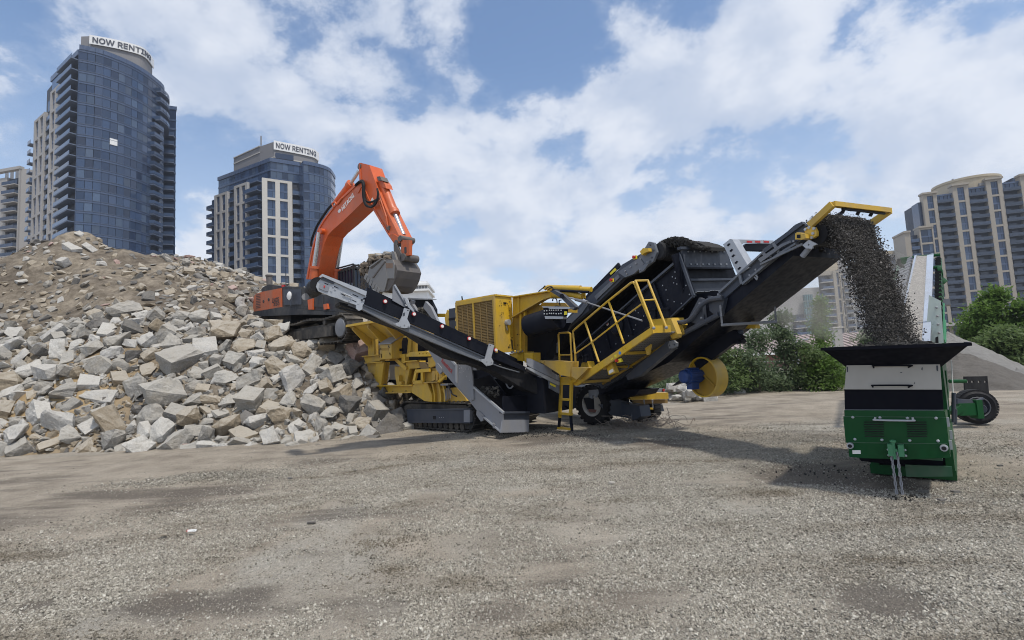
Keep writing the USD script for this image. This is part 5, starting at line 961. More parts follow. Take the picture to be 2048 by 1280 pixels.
    pl('wing_plate', cT, [(650, 765), (680, 745), (840, 1020), (835, 1095), (640, 985)], .75, .03, SILD, F=RC, parent=sc); pl('wing_plate', cT, [(660, 750), (685, 745), (850, 1015), (830, 1030)], .72, .04, SIL, F=RC, parent=sc); pl('wing_plate', cT, [(815, 945), (840, 950), (975, 1150), (955, 1160), (880, 1090), (850, 1040)], .68, .04, SIL, F=RC, parent=sc)
    # tail tray
    pl('tail_tray', cQ, [(-20, 665), (8, 668), (160, 740), (165, 765), (222, 802), (222, 838), (10, 735), (-20, 715)], -.08, .04, SILD, F=RC, parent=sc); pl('tail_tray', cQ, [(-40, 725), (0, 735), (222, 842), (222, 868), (190, 858), (0, 755)], -.1, .05, SIL, F=RC, parent=sc); pl('tail_panel', cQ, [(145, 835), (222, 872), (222, 930), (150, 892)], -.1, .05, DGL, F=RC, parent=sc); pl('warning_sticker', cQ, [(152, 848), (194, 870), (192, 884), (150, 862)], -.106, .01, LBL, F=RC, parent=sc)
    pl('tail_box', cQ, [(-80, 740), (215, 870), (330, 960), (330, 1050), (150, 960), (-60, 850)], .2, .5, BLK, F=RC, parent=sc)

    # --- the conveyor that feeds the screen
    fc = pl('feed_conveyor', cB, [(120, 805), (265, 655), (400, 515), (600, 335), (622, 305), (748, 232), (778, 285), (715, 345), (632, 378), (440, 560), (330, 645), (165, 832)], .35, .12, DGR, F=F2)
    pl('side_panel', cB, [(300, 625), (395, 540), (420, 505), (440, 515), (400, 575), (330, 640)], .32, .05, DGL, F=F2, parent=fc); pl('side_panel', cB, [(470, 480), (600, 360), (610, 375), (480, 500)], .32, .05, DGL, F=F2, parent=fc); pl('opening', cB, [(436, 538), (452, 525), (452, 548), (438, 556)], .34, .02, BLK, F=F2, parent=fc)
    pl('upper_guard', cB, [(408, 492), (600, 293), (612, 312), (428, 506)], .42, .04, BLK, F=F2, parent=fc); pl('belt', cB, [(140, 790), (800, 195), (800, 212), (150, 815)], .5, 1.0, RUB, F=F2, parent=fc)
    hd = pl('head_plate', cB, [(716, 268), (772, 176), (800, 182), (818, 235), (795, 288), (748, 325)], .3, .06, DGL, F=F2, parent=fc); bolts(cB, [(782, 195), (800, 225), (790, 265), (760, 300)], .3, .022, DGR, F=F2, parent=fc)
    c = F2.aty(cB(828, 228), .36); K.part('head_drum', lathe([(0, 0), (.17, 0), (.2, .04), (.19, .07), (.2, .1), (.19, .13), (.2, .16), (.2, 1.15), (0, 1.15)], c, Y1, 28), RUB, fc, smooth=35, frame=F2)
    pl('take_up', cB, [(600, 345), (720, 265), (745, 300), (700, 345), (690, 355), (640, 375)], .27, .06, DGL, F=F2, parent=fc); pl('take_up', cB, [(715, 325), (775, 280), (770, 300), (740, 340), (720, 350)], .25, .05, DGL, F=F2, parent=fc); bolts(cB, [(640, 340), (670, 318), (700, 298), (650, 355), (725, 330), (765, 290)], .25, .02, SILD, F=F2, parent=fc)
    pl('gear_motor', cB, [(722, 232), (740, 212), (768, 212), (772, 230), (745, 240), (735, 252)], .2, .14, YEL, F=F2, parent=fc)
    for p in ((700, 262), (572, 390)): q = F2.aty(cB(*p), .3); es = K.part('stop_switch', box(q[0] - .05, q[0] + .05, q[1] - .03, q[1], q[2] - .05, q[2] + .03), LBL, fc, frame=F2); K.part('button', rod(q - A_(0, .03, 0), q - A_(0, .08, 0), .035, 12), RED, es, frame=F2)
    pl('warning_sticker', cB, [(555, 352), (585, 322), (592, 334), (560, 362)], .415, .01, LBL, F=F2, parent=fc)
    rng = np.random.default_rng(9); P = []
    for _ in range(1500): a = rng.random(); q = F2.aty(cB(835 + 272 * a, 212 - 58 * math.sin(math.pi * min(1, a * 1.1 + .12)) ** .7 * rng.random() ** .4), .45 + .35 * rng.random() ** 2); P.append(q)
    K.part('stone_load', stones(rng, P, .04, .085), CRUSHED, fc, frame=F2, kind='stuff')
    pl('load_core', cB, [(845, 225), (870, 190), (900, 170), (1000, 170), (1060, 185), (1100, 205), (1100, 225)], .85, .5, CRUSHED, F=F2, parent=fc)

    # --- the screen box
    sb = pl('screen_box', cB, [(938, 238), (1022, 480), (888, 608), (760, 655), (640, 760), (480, 862), (360, 872), (330, 832), (480, 690), (640, 560), (760, 432), (928, 285)], .3, .08, BLK, F=F2)
    br('flange', cB, (735, 452), (942, 276), .26, .07, .05, DGR, F=F2, parent=sb); br('flange', cB, (350, 790), (742, 448), .24, .07, .035, DGR, F=F2, parent=sb); br('flange', cB, (1022, 478), (938, 240), .26, .06, .03, DGR, F=F2, parent=sb, up=(0, 1, 0)); br('flange', cB, (888, 606), (1020, 482), .26, .06, .03, DGR, F=F2, parent=sb)
    for a, b_ in (((800, 410), (865, 575)), ((640, 560), (680, 690)), ((520, 640), (560, 770)), ((440, 730), (470, 850))): br('stiffener', cB, a, b_, .26, .05, .04, BLK, F=F2, parent=sb, up=(0, 1, 0))
    bolts(cB, [(935, 298), (950, 330), (920, 345), (938, 352), (905, 372), (922, 380), (945, 385), (912, 405), (930, 412), (965, 440), (980, 420), (915, 510), (955, 520), (880, 500), (850, 545), (700, 560), (715, 572), (608, 600), (620, 610), (660, 700), (540, 720), (550, 730), (590, 745), (700, 640), (730, 610), (745, 590), (690, 665), (505, 790), (850, 420), (870, 445), (1000, 470), (960, 550)], .3, .014, SIL, F=F2, parent=sb)
    pl('screen_backing', cB, [(890, 600), (1022, 470), (1240, 440), (1300, 400), (1250, 540), (1060, 640), (930, 700)], .6, .1, BLK, F=F2, parent=sb); pl('screen_backing', cB, [(60, 960), (120, 800), (600, 395), (760, 330), (940, 240), (1000, 470), (760, 700), (360, 900)], 1.25, .1, BLK, F=F2, parent=sb)
    for x, y, r in ((600, 640, .26), (395, 800, .13)): q = F2.aty(cB(x, y), .3); dc = K.part('shaft_cover', lathe([(0, -.1), (r * .75, -.1), (r, -.05), (r, 0)], q, Y1, 24), BLK, sb, smooth=35, frame=F2)
    q = F2.aty(cB(543, 632), .28); rg = K.part('round_sticker', rod(q, q - A_(0, .01, 0), .05, 16), WHT, sb, frame=F2); K.part('sticker_centre', rod(q - A_(0, .01, 0), q - A_(0, .014, 0), .028, 14), RED, rg, frame=F2)
    for x, y in ((800, 575), (870, 572), (420, 825)): q = F2.aty(cB(x, y), .0); K.part('spring', [rod(q - A_(0, 0, .1), q + A_(0, 0, .06), .075, 14), rod(q + A_(0, 0, .06), q + A_(0, 0, .1), .095, 14)], BLK, sb, smooth=40, frame=F2)
    pl('spring_seat', cB, [(775, 610), (900, 600), (925, 640), (900, 680), (780, 660)], .0, .3, YEL, F=F2, parent=sb); pl('spring_seat', cB, [(390, 880), (400, 850), (430, 842), (440, 880)], .0, .2, YEL, F=F2, parent=sb)
    xs = F2.aty(cB(960, 300), .3)[0]
    ex('end_wall', cB, [(955, 206), (1202, 211), (1242, 325), (976, 320)], xs, .05, DGR, F=F2, parent=sb); ex('end_wall', cB, [(978, 322), (1242, 327), (1266, 382), (1002, 387)], xs - .12, .05, BLK, F=F2, parent=sb); ex('end_wall', cB, [(1002, 388), (1266, 384), (1236, 440), (1022, 456)], xs - .04, .05, DGR, F=F2, parent=sb); ex('end_wall', cB, [(1022, 458), (1236, 442), (1240, 520), (1022, 500)], xs - .12, .05, BLK, F=F2, parent=sb)
    ex('end_flange', cB, [(948, 203), (1204, 208), (1208, 222), (952, 218)], xs + .04, .1, DGR, F=F2, parent=sb); ex('end_flange', cB, [(974, 316), (1243, 321), (1246, 330), (977, 325)], xs + .03, .1, BLK, F=F2, parent=sb); ex('end_flange', cB, [(1000, 382), (1264, 378), (1266, 390), (1004, 394)], xs + .03, .1, DGR, F=F2, parent=sb)
    for k in range(7):
        for yy in (302, 232): q = F2.atx(cB(1005 + k * 33 - (15 if yy < 300 else 0), yy), xs + .003); K.part('bolt', rod(q, q + A_(.02, 0, 0), .016, 6), SIL, sb, frame=F2)
    ex('side_return', cB, [(905, 250), (945, 235), (1022, 480), (980, 500)], xs - .02, .05, BLK, F=F2, parent=sb)

    # --- the main conveyor out over the hopper
    a, b_, c_ = F2.aty((1681, 517), 1.15), F2.aty((1420, 720), 1.15), F2.aty(cB(700, 1012), 1.15)
    def sect(p, h0, h1, y0=.04, y1=1.16): return [A_(p[0], y0, p[2] + h0), A_(p[0], y1, p[2] + h0), A_(p[0], y1, p[2] + h1), A_(p[0], y0, p[2] + h1)]
    mc = K.part('main_conveyor', [loft(sect(a, 0, .36), sect(b_, 0, .36)), loft(sect(b_, 0, .36), sect(c_, 0, .3))], BLK, frame=F2)
    pl('side_beam', cC, [(50, 795), (110, 742), (400, 470), (640, 262), (692, 238), (722, 270), (716, 332), (640, 402), (560, 458), (500, 485), (240, 702), (112, 815), (60, 822)], .0, .06, DGR, F=F2, parent=mc); pl('side_guard', cC, [(395, 448), (688, 238), (702, 256), (410, 475)], -.04, .04, DGR, F=F2, parent=mc); pl('beam_flange', cC, [(235, 700), (500, 482), (640, 395), (646, 408), (506, 496), (242, 714)], -.05, .08, DGL, F=F2, parent=mc); pl('beam_flange', cC, [(60, 765), (395, 462), (402, 470), (70, 778)], -.05, .08, DGL, F=F2, parent=mc)
    for p, q in (((395, 465), (425, 500)), ((225, 640), (240, 705)), ((480, 400), (520, 470))): br('stiffener', cC, p, q, -.03, .05, .03, DGL, F=F2, parent=mc, up=(0, 1, 0))
    pl('far_beam', cC, [(400, 520), (985, 160), (985, 210), (400, 600)], 1.14, .05, BLK, F=F2, parent=mc)
    br('scraper_bar', cC, (380, 560), (700, 405), -.08, .03, .03, DGL, F=F2, parent=mc); pl('slide_plate', cC, [(360, 520), (540, 405), (600, 380), (610, 395), (545, 425), (380, 545)], -.07, .03, DGL, F=F2, parent=mc); bolts(cC, [(560, 420), (590, 400), (630, 385), (455, 500), (345, 600), (300, 640), (660, 420), (600, 440)], -.03, .018, SILD, F=F2, parent=mc)
    c = F2.aty(cC(800, 335), .05); K.part('head_drum', rod(c, c + A_(0, 1.1, 0), .165, 30), RUB, mc, smooth=35, frame=F2); p0 = F2.aty(cC(300, 560), 0)
    pl('drum_plate', cC, [(718, 285), (745, 270), (785, 280), (803, 315), (800, 345), (775, 362), (745, 366), (718, 345), (712, 310)], -.06, .05, YEL, F=F2, parent=mc); bolts(cC, [(720, 297), (748, 282), (785, 290), (777, 327), (740, 345), (768, 358)], -.06, .022, SIL, F=F2, parent=mc)
    gm = pl('gear_motor', cC, [(640, 328), (655, 318), (715, 332), (722, 362), (690, 374), (640, 372)], -.16, .16, YEL, F=F2, parent=mc); pl('motor_label', cC, [(654, 336), (680, 336), (680, 362), (654, 362)], -.165, .01, BLK, F=F2, parent=gm)
    pl('lift_plate', cC, [(695, 415), (742, 375), (805, 408), (775, 420), (768, 442), (722, 440)], -.1, .03, SIL, F=F2, parent=mc, holes=[(742, 412, .014)]); q = F2.aty(cC(695, 500), -.02); K.part('pipe_stub', rod(q, q + A_(.12, 0, .1), .04, 12), SILD, mc, frame=F2); pp('lift_hook', cC, [(335, 655), (352, 675), (358, 655), (345, 640)], -.06, .012, SILD, F=F2, parent=mc)
    # belt carrying stone up to the head
    rng = np.random.default_rng(12); hp0, tp0 = F2.aty(cC(800, 250), .1), F2.aty(cB(1180, 450), .1); P = []
    for _ in range(500): t = rng.random() * .45; P.append(hp0 + (tp0 - hp0) * t + A_(0, rng.uniform(.1, .95), rng.uniform(-.18, -.05)))
    K.part('stone_load', stones(rng, P, .03, .065), CRUSHED, mc, frame=F2, kind='stuff')
    # spray bar
    s1, s2, s3, s4 = F2.aty(cC(752, 268), -.02), F2.aty(cC(925, 106), -.02), F2.aty(cC(1352, 156), 1.25), F2.aty(cC(1200, 262), 1.25); sp = K.part('spray_bar', [bar(s1, s2, .07, .09), bar(s2, s3, .07, .07), bar(s3, s4, .07, .09)], YELD, mc, frame=F2)
    K.part('bar_joint', [ball(s2, .06, 1), ball(s3, .055, 1)], YELD, sp, frame=F2) if False else None
    K.part('spray_foot', plate([F2.aty(cC(*p), 1.25) for p in ((1150, 292), (1195, 258), (1225, 250), (1195, 280), (1208, 345), (1192, 330))], .05, Y1), YEL, mc, frame=F2)
    for f in (.2, .46, .69): q = s2 + (s3 - s2) * f; K.part('nozzle', rod(q + A_(0, 0, -.02), q + A_(-.05, 0, -.1), .025, 8), RUB, mc, frame=F2)
    K.part('hose', rod(s2 + (s3 - s2) * .15 - A_(0, 0, .055), s2 + (s3 - s2) * .9 - A_(0, 0, .055), .018, 6), RUB, mc, frame=F2)
    # galvanised hood frame
    hf = pl('hood_frame', cC, [(98, 410), (152, 368), (282, 592), (212, 645)], -.04, .02, SIL, F=F2, parent=mc)
    for x, y in ((140, 412), (160, 455), (175, 495), (198, 545), (220, 590)): pl('frame_slot', cC, [(x - 15, y + 4), (x + 2, y - 12), (x + 14, y - 6), (x - 4, y + 13)], -.045, .012, BLK, F=F2, parent=hf)
    pl('frame_return', cC, [(152, 368), (168, 372), (295, 585), (282, 592)], -.04, .16, SIL, F=F2, parent=hf)
    a1, a2 = F2.aty(cC(155, 372), .0), F2.atx(cC(478, 382), F2.aty(cC(155, 372), .0)[0]); dy = 1.1
    K.part('frame_top', plate([F2.atx(cC(*p), a1[0]) for p in ((152, 370), (478, 380), (474, 404), (255, 398), (205, 450), (180, 430))], .03, (-1, 0, 0)), SIL, hf, frame=F2)
    for x in (298, 360, 425): K.part('red_marker', plate([F2.atx(cC(*p), a1[0] + .005) for p in ((x - 20, 382), (x + 20, 384), (x + 20, 397), (x - 20, 395))], .01, (-1, 0, 0)), RED, hf, frame=F2)
    K.part('frame_soffit', plate([F2.atx(cC(*p), a1[0] - .1) for p in ((235, 455), (270, 405), (474, 404), (450, 425), (400, 462))], .05, (-1, 0, 0)), BLK, hf, frame=F2)
    # chains and hanging bar
    K.part('chain', chain(F2.aty(cB(1170, 530), -.1), F2.aty(cB(1180, 632), -.1), .075, .009), SILD, mc, frame=F2); K.part('chain', chain(F2.aty(cC(488, 880), .9), F2.aty(cC(496, 985), .9), .075, .009), SILD, mc, frame=F2)
    K.part('hanging_bar', rod(F2.aty(cB(1178, 640), -.1), F2.aty(cC(500, 992), .9), .026, 10), SILD, mc, frame=F2)
    pp('grey_pipe', cB, [(885, 630), (975, 622), (1020, 590), (1060, 535), (1110, 500), (1180, 488)], -.12, .045, DGR, F=F2, parent=mc, k=4); pp('grey_pipe', cB, [(960, 690), (1080, 625), (1165, 580)], -.05, .05, DGR, F=F2, parent=mc)
    for pts in ([(1052, 488), (1066, 492), (1082, 640), (1058, 642), (985, 615)], [(1100, 478), (1195, 488), (1172, 590), (1150, 592), (1110, 560)]): pl('lift_bracket', cB, pts, -.06, .08, DGR, F=F2, parent=mc)
    bolts(cB, [(1056, 520), (1050, 550), (1065, 600), (1160, 470), (1180, 480)], -.065, .02, SILD, F=F2, parent=mc)
    pl('bumper', cJ, [(440, 630), (490, 572), (522, 605), (522, 628)], .9, .12, YEL, F=F2, parent=mc); pl('tow_eye', cJ, [(340, 720), (395, 705), (412, 725), (408, 750), (385, 752), (345, 748)], .6, .12, BLK, F=F2, parent=mc, holes=[(398, 732, .03)]); q = F2.aty(cJ(405, 660), .7); K.part('hook', [ball(q, .06, 1), rod(q, q - A_(0, 0, .14), .03, 8)], DGR, mc, frame=F2)
    pl('belt_cover', cJ, [(20, 880), (180, 720), (345, 640), (420, 700), (330, 760), (180, 870), (60, 960)], .6, .1, BLK, F=F2, parent=mc); pl('motor_bridge', cB, [(900, 980), (1060, 850), (1150, 820), (1060, 900), (960, 960)], .8, .1, DGR, F=F2, parent=mc)
    # yellow wheel guard with the blue motor
    c = F2.aty(cB(1068, 930), .55); r = .405; wg = K.part('wheel_guard', lathe([(0, .07), (r - .03, .07), (r - .03, .0), (r, .0), (r, .28), (0, .28)], c, Y1, 40), YEL, smooth=35, frame=F2); K.part('guard_face', lathe([(0, .065), (r - .035, .065), (r - .035, .067), (0, .067)], c, Y1, 40), YELI, wg, frame=F2); K.part('guard_spoke', rod(c + A_(-.15, .04, .16), c + A_(.28, .04, -.18), .02, 8), YELI, wg, frame=F2)
    m0, m1 = c + A_(-.1, -.42, .03), c + A_(-.1, .06, .03); bm = K.part('electric_motor', lathe([(0, 0), (.1, 0), (.13, .03), (.13, .12), (.15, .12), (.15, .4), (.12, .4), (.12, .5), (0, .5)], m0, Y1, 24), BLU, smooth=35, frame=F2)
    for k in range(16): a = k * math.pi / 8; K.part('cooling_fin', bar(m0 + A_(.155 * math.cos(a), .14, .155 * math.sin(a)), m0 + A_(.155 * math.cos(a), .39, .155 * math.sin(a)), .012, .03, up=(math.cos(a), 0, math.sin(a))), BLU, bm, frame=F2)
    K.part('terminal_box', box(m0[0] - .05, m0[0] + .1, m0[1] + .15, m0[1] + .33, m0[2] - .26, m0[2] - .13), BLU, bm, frame=F2)
    # --- underside: dark chassis between the tracks and the conveyor
    K.part('chassis', box(-2.3, 1.6, .7, 2.0, .45, zl + .1), BLK); K.part('chassis', plate([F2.aty(cB(*p), .5) for p in ((110, 960), (380, 985), (720, 1000), (700, 1030), (560, 1060), (440, 1110), (200, 1090))], .6, Y1), BLK, frame=F2)
    pl('rear_axle_guard', cB, [(440, 1050), (660, 1080), (720, 1090), (730, 1150), (690, 1170), (560, 1130), (440, 1100)], .7, .3, DGR, F=F2)
    pl('lower_stringer', cQ, [(720, 792), (1030, 538), (1052, 528), (1078, 590), (1062, 600), (820, 800), (735, 828)], -.3, .12, DGR, F=F2); pl('stringer_eye', cQ, [(1040, 560), (1050, 535), (1080, 530), (1102, 550), (1100, 575), (1075, 590), (1045, 590)], -.36, .05, DGL, F=F2, holes=[(1050, 568, .02), (1085, 562, .02)]); pl('cross_tube', cQ, [(510, 850), (870, 600), (905, 640), (700, 800), (540, 895)], -.1, .1, DGR, F=F2)
    pl('stringer_eye', cQ, [(440, 905), (500, 900), (505, 930), (492, 962), (480, 940), (470, 940), (462, 968), (442, 955)], -.5, .05, DGL, F=F2, holes=[(455, 945, .016)])

    # --- platform, rails and ladder
    yo = -.9
    pf = pl('platform', cQ, [(328, 828), (912, 430), (922, 476), (352, 872), (328, 866)], yo, .05, YEL, F=F2); xp = F2.aty(cQ(916, 450), yo)[0]
    ex('end_beam', cQ, [(915, 418), (1058, 414), (1062, 468), (920, 476)], xp, .05, YEL, F=F2, parent=pf); pl('end_bracket', cQ, [(1030, 365), (1062, 368), (1108, 480), (1102, 508), (1070, 522), (1040, 470)], -.3, .12, YEL, F=F2, parent=pf)
    s1, s2 = F2.aty(cQ(345, 868), yo + .05), F2.aty(cQ(918, 474), yo + .05); K.part('deck', plate([s1, s2, s2 + A_(0, .72, 0), s1 + A_(0, .72, 0)], .02, (0, 0, 1)), DECK, pf, frame=F2)
    K.part('inner_stringer', bar(s1 + A_(0, .74, .06), s2 + A_(0, .74, .06), .05, .2), YELD, pf, frame=F2)
    for f in (.12, .42, .7): p = s1 + (s2 - s1) * f; K.part('deck_joist', bar(p + A_(0, 0, -.04), p + A_(0, .74, -.04), .05, .06), YELD, pf, frame=F2)
    pl('deck_gusset', cQ, [(865, 590), (905, 560), (890, 635), (880, 640)], -.6, .05, YEL, F=F2, parent=pf)
    tb = 0.023
    rl = pp('guard_rail', cQ, [(345, 818), (340, 640), (323, 462), (335, 448), (585, 236), (758, 98), (778, 92), (790, 108), (925, 436)], yo, tb, YEL, F=F2, parent=pf)
    pp('mid_rail', cQ, [(345, 628), (470, 540), (650, 398), (838, 258)], yo, tb * .75, YEL, F=F2, parent=pf)
    for a, b_ in (((413, 388), (518, 692)), ((592, 238), (706, 552))): pp('rail_post', cQ, [a, b_], yo, tb, YEL, F=F2, parent=pf)
    e1, e2, e3, e4 = F2.aty(cQ(932, 440), yo), F2.aty(cQ(795, 82), yo), F2.atx(cQ(886, 78), F2.aty(cQ(795, 82), yo)[0]), F2.atx(cQ(1026, 432), F2.aty(cQ(932, 440), yo)[0]); K.part('end_rail', pipe([e1, e2, e3, e4], tb), YEL, pf, smooth=40, frame=F2); K.part('mid_rail', rod(e2 + (e1 - e2) * .42, e3 + (e4 - e3) * .42, tb * .75), YEL, pf, smooth=40, frame=F2)
    for p in ((932, 437), (1026, 434)): K.part('foot_bolt', ball(F2.aty(cQ(*p), yo - .02), .03, 1), SILD, pf, frame=F2)
    pp('ladder_rail', cQ, [(226, 812), (214, 488), (222, 474), (290, 470), (304, 480), (318, 795)], yo - .05, tb, YEL, F=F2, parent=pf); pp('mid_rail', cQ, [(226, 640), (312, 637)], yo - .05, tb * .75, YEL, F=F2, parent=pf)
    pl('ladder_head', cQ, [(228, 806), (342, 800), (345, 838), (318, 852), (236, 856)], yo - .06, .06, YEL, F=F2, parent=pf)
    K.part('chain', chain(F2.aty(cQ(206, 468), -.7), F2.aty(cQ(204, 620), -.7), .07, .01), SILD, pf, frame=F2)
    ld = K.part('ladder', [bar(F2.aty(cQ(*p), yo - .05), F2.aty(cQ(*q), yo - .05), .05, .085, up=(1, 0, 0)) for p, q in (((238, 815), (224, 1110)), ((313, 825), (306, 1092)))], YEL, frame=F2)
    K.part('ladder_foot', [bar(F2.aty(cQ(*p), yo - .05), F2.aty(cQ(*q), yo - .05), .04, .075, up=(1, 0, 0)) for p, q in (((224, 1108), (218, 1196)), ((306, 1092), (316, 1212)))], BLK, ld, frame=F2)
    for p, q in (((240, 856), (312, 856)), ((232, 972), (308, 976)), ((222, 1078), (312, 1086)), ((216, 1188), (312, 1196))): K.part('rung', bar(F2.aty(cQ(*p), yo - .05), F2.aty(cQ(*q), yo - .05), .09, .05), YEL, ld, frame=F2)
    pl('switch_box', cQ, [(570, 718), (612, 692), (642, 772), (592, 790)], yo + .1, .1, YEL, F=F2, parent=pf); pl('label', cQ, [(592, 760), (622, 742), (628, 764), (596, 782)], yo + .095, .01, WHT, F=F2, parent=pf); q = F2.aty(cQ(660, 682), yo + .02); K.part('stop_switch', [rod(q, q - A_(0, .05, 0), .03, 10)], RED, pf, frame=F2); pl('switch_plate', cQ, [(650, 675), (680, 665), (690, 690), (655, 700)], yo + .02, .04, LBL, F=F2, parent=pf)
    for pts, m in (([(667, 622), (675, 610), (686, 622), (684, 634), (669, 636)], BLS), ([(634, 640), (650, 634), (652, 652), (638, 662)], LBL), ([(606, 672), (622, 658), (626, 666), (610, 680)], LBL), ([(370, 815), (384, 806), (386, 818), (374, 828)], SILD)): pl('sticker', cQ, pts, yo - .003, .006, m, F=F2, parent=pf)
    bolts(cQ, [(700, 588), (716, 578), (702, 600), (718, 590), (512, 705), (526, 696), (514, 716)], yo, .01, YELI, F=F2, parent=pf)
    pp('hose', cQ, [(660, 735), (700, 745), (735, 740), (740, 710), (690, 690)], -.6, .012, DGR, F=F2, parent=pf, k=4); pp('hose', cA, [(1250, 850), (1265, 880), (1285, 890), (1305, 870)], .3, .02, SILD, k=4)
make_crusher()
# ---------------------------------------------------------------- falling stone
def make_stream():
    rng = np.random.default_rng(21); N = 60000; t = rng.random(N) ** .8 * .70; y = rng.uniform(.06, 1.0, N)
    p0 = F2.aty(cC(790, 268), .1); thick = rng.normal(0, .045, N) * (1 + t * .9)
    x = p0[0] - .02 + 1.0 * t + thick; z = p0[2] + .06 + .55 * t - 4.9 * t * t - np.abs(thick) * .4 + rng.normal(0, .04, N) * (1 + 2 * t)
    y = .55 + (y - .55) * (1 - .12 * t) + rng.normal(0, .012, N) * (1 + 3 * t)
    k = z > 1.35; P = F2.world(np.stack([x, y, z], 1)[k])
    # stone still riding over the head of the belt
    M = 9000; a = rng.uniform(-.9, 1.45, M); c = F2.aty(cC(800, 335), .05); rr = rng.uniform(.17, .30, M); top = F2.world(np.stack([c[0] + rr * np.sin(a), rng.uniform(.08, 1.08, M), c[2] + rr * np.cos(a)], 1)); P = np.vstack([P, top])
    protos = [rock_mesh(rng, rng.uniform(.55, 1.1, 3), 0, npts=9) for _ in range(6)]; n = len(P); s = rng.lognormal(math.log(.0165), .42, n).clip(.006, .048)
    nodes = {'oi': ('object_info', {}), 'r': ('rgb_ramp', {'ramp': [(0, (.034, .031, .028)), (.6, (.068, .062, .055)), (.95, (.11, .10, .09)), (1, (.22, .205, .185))]}), 'p': ('principled_bsdf', {'roughness': .85})}
    m = usdkit.material(stage, '/World/Looks/falling_stone', nodes, [('oi.random', 'r.fac'), ('r.color', 'p.base_color')], surface='p.BSDF')
    instancer('falling_stone', protos, m, P, quats(rng, n), np.repeat(s[:, None], 3, 1) * rng.uniform(.7, 1.2, (n, 3)), rng.integers(0, 6, n), 'dark crushed stone pouring off the conveyor into the black hopper', 'crushed stone')
make_stream()

# ---------------------------------------------------------------- the green stacker
GRN = paint('green_paint', (.0015, .058, .014), .42, (.07, .085, .05), .2, 1.5, spec=.22, settle=.3)
GRL = paint('green_paint_light', (.03, .20, .085), .4, (.2, .22, .17), .3, 2)
GRD = paint('green_paint_dusty', (.008, .075, .03), .5, (.15, .15, .12), .4, 2)
HBLK = paint('hopper_black', (.0045, .005, .0095), .6, (.02, .02, .024), .12, 1.5, spec=.1)
CREAM = paint('cream_panel', (.42, .405, .375), .5, (.25, .23, .2), .25, 2.5, vary=.05)
SKIRT = paint('skirt_blue_grey', (.36, .41, .49), .5, amount=.25, scale=1.5)
PALEG = paint('pale_green_board', (.50, .58, .54), .5, amount=.2, scale=1.2)
def belt_material():
    nodes = {'g': ('geometry', {}), 'v': ('voronoi_texture', {'scale': 22.0}), 'n': ('noise_texture', {'scale': 14.0, 'detail': 6.0, 'roughness': .7}), 'r': ('rgb_ramp', {'ramp': [(.3, (.22, .20, .175)), (.7, (.42, .39, .35))]}), 'b': ('bump', {'strength': 1.0, 'distance': .04}), 'p': ('principled_bsdf', {'roughness': .9})}
    return usdkit.material(stage, '/World/Looks/gravel_on_belt', nodes, [('g.position', 'v.vector'), ('g.position', 'n.vector'), ('n.fac', 'r.fac'), ('r.color', 'p.base_color'), ('v.distance', 'b.height'), ('b.normal', 'p.normal')], surface='p.BSDF')
BELTG = belt_material()
SG = Frame(ground(1806, 986), -41.3)
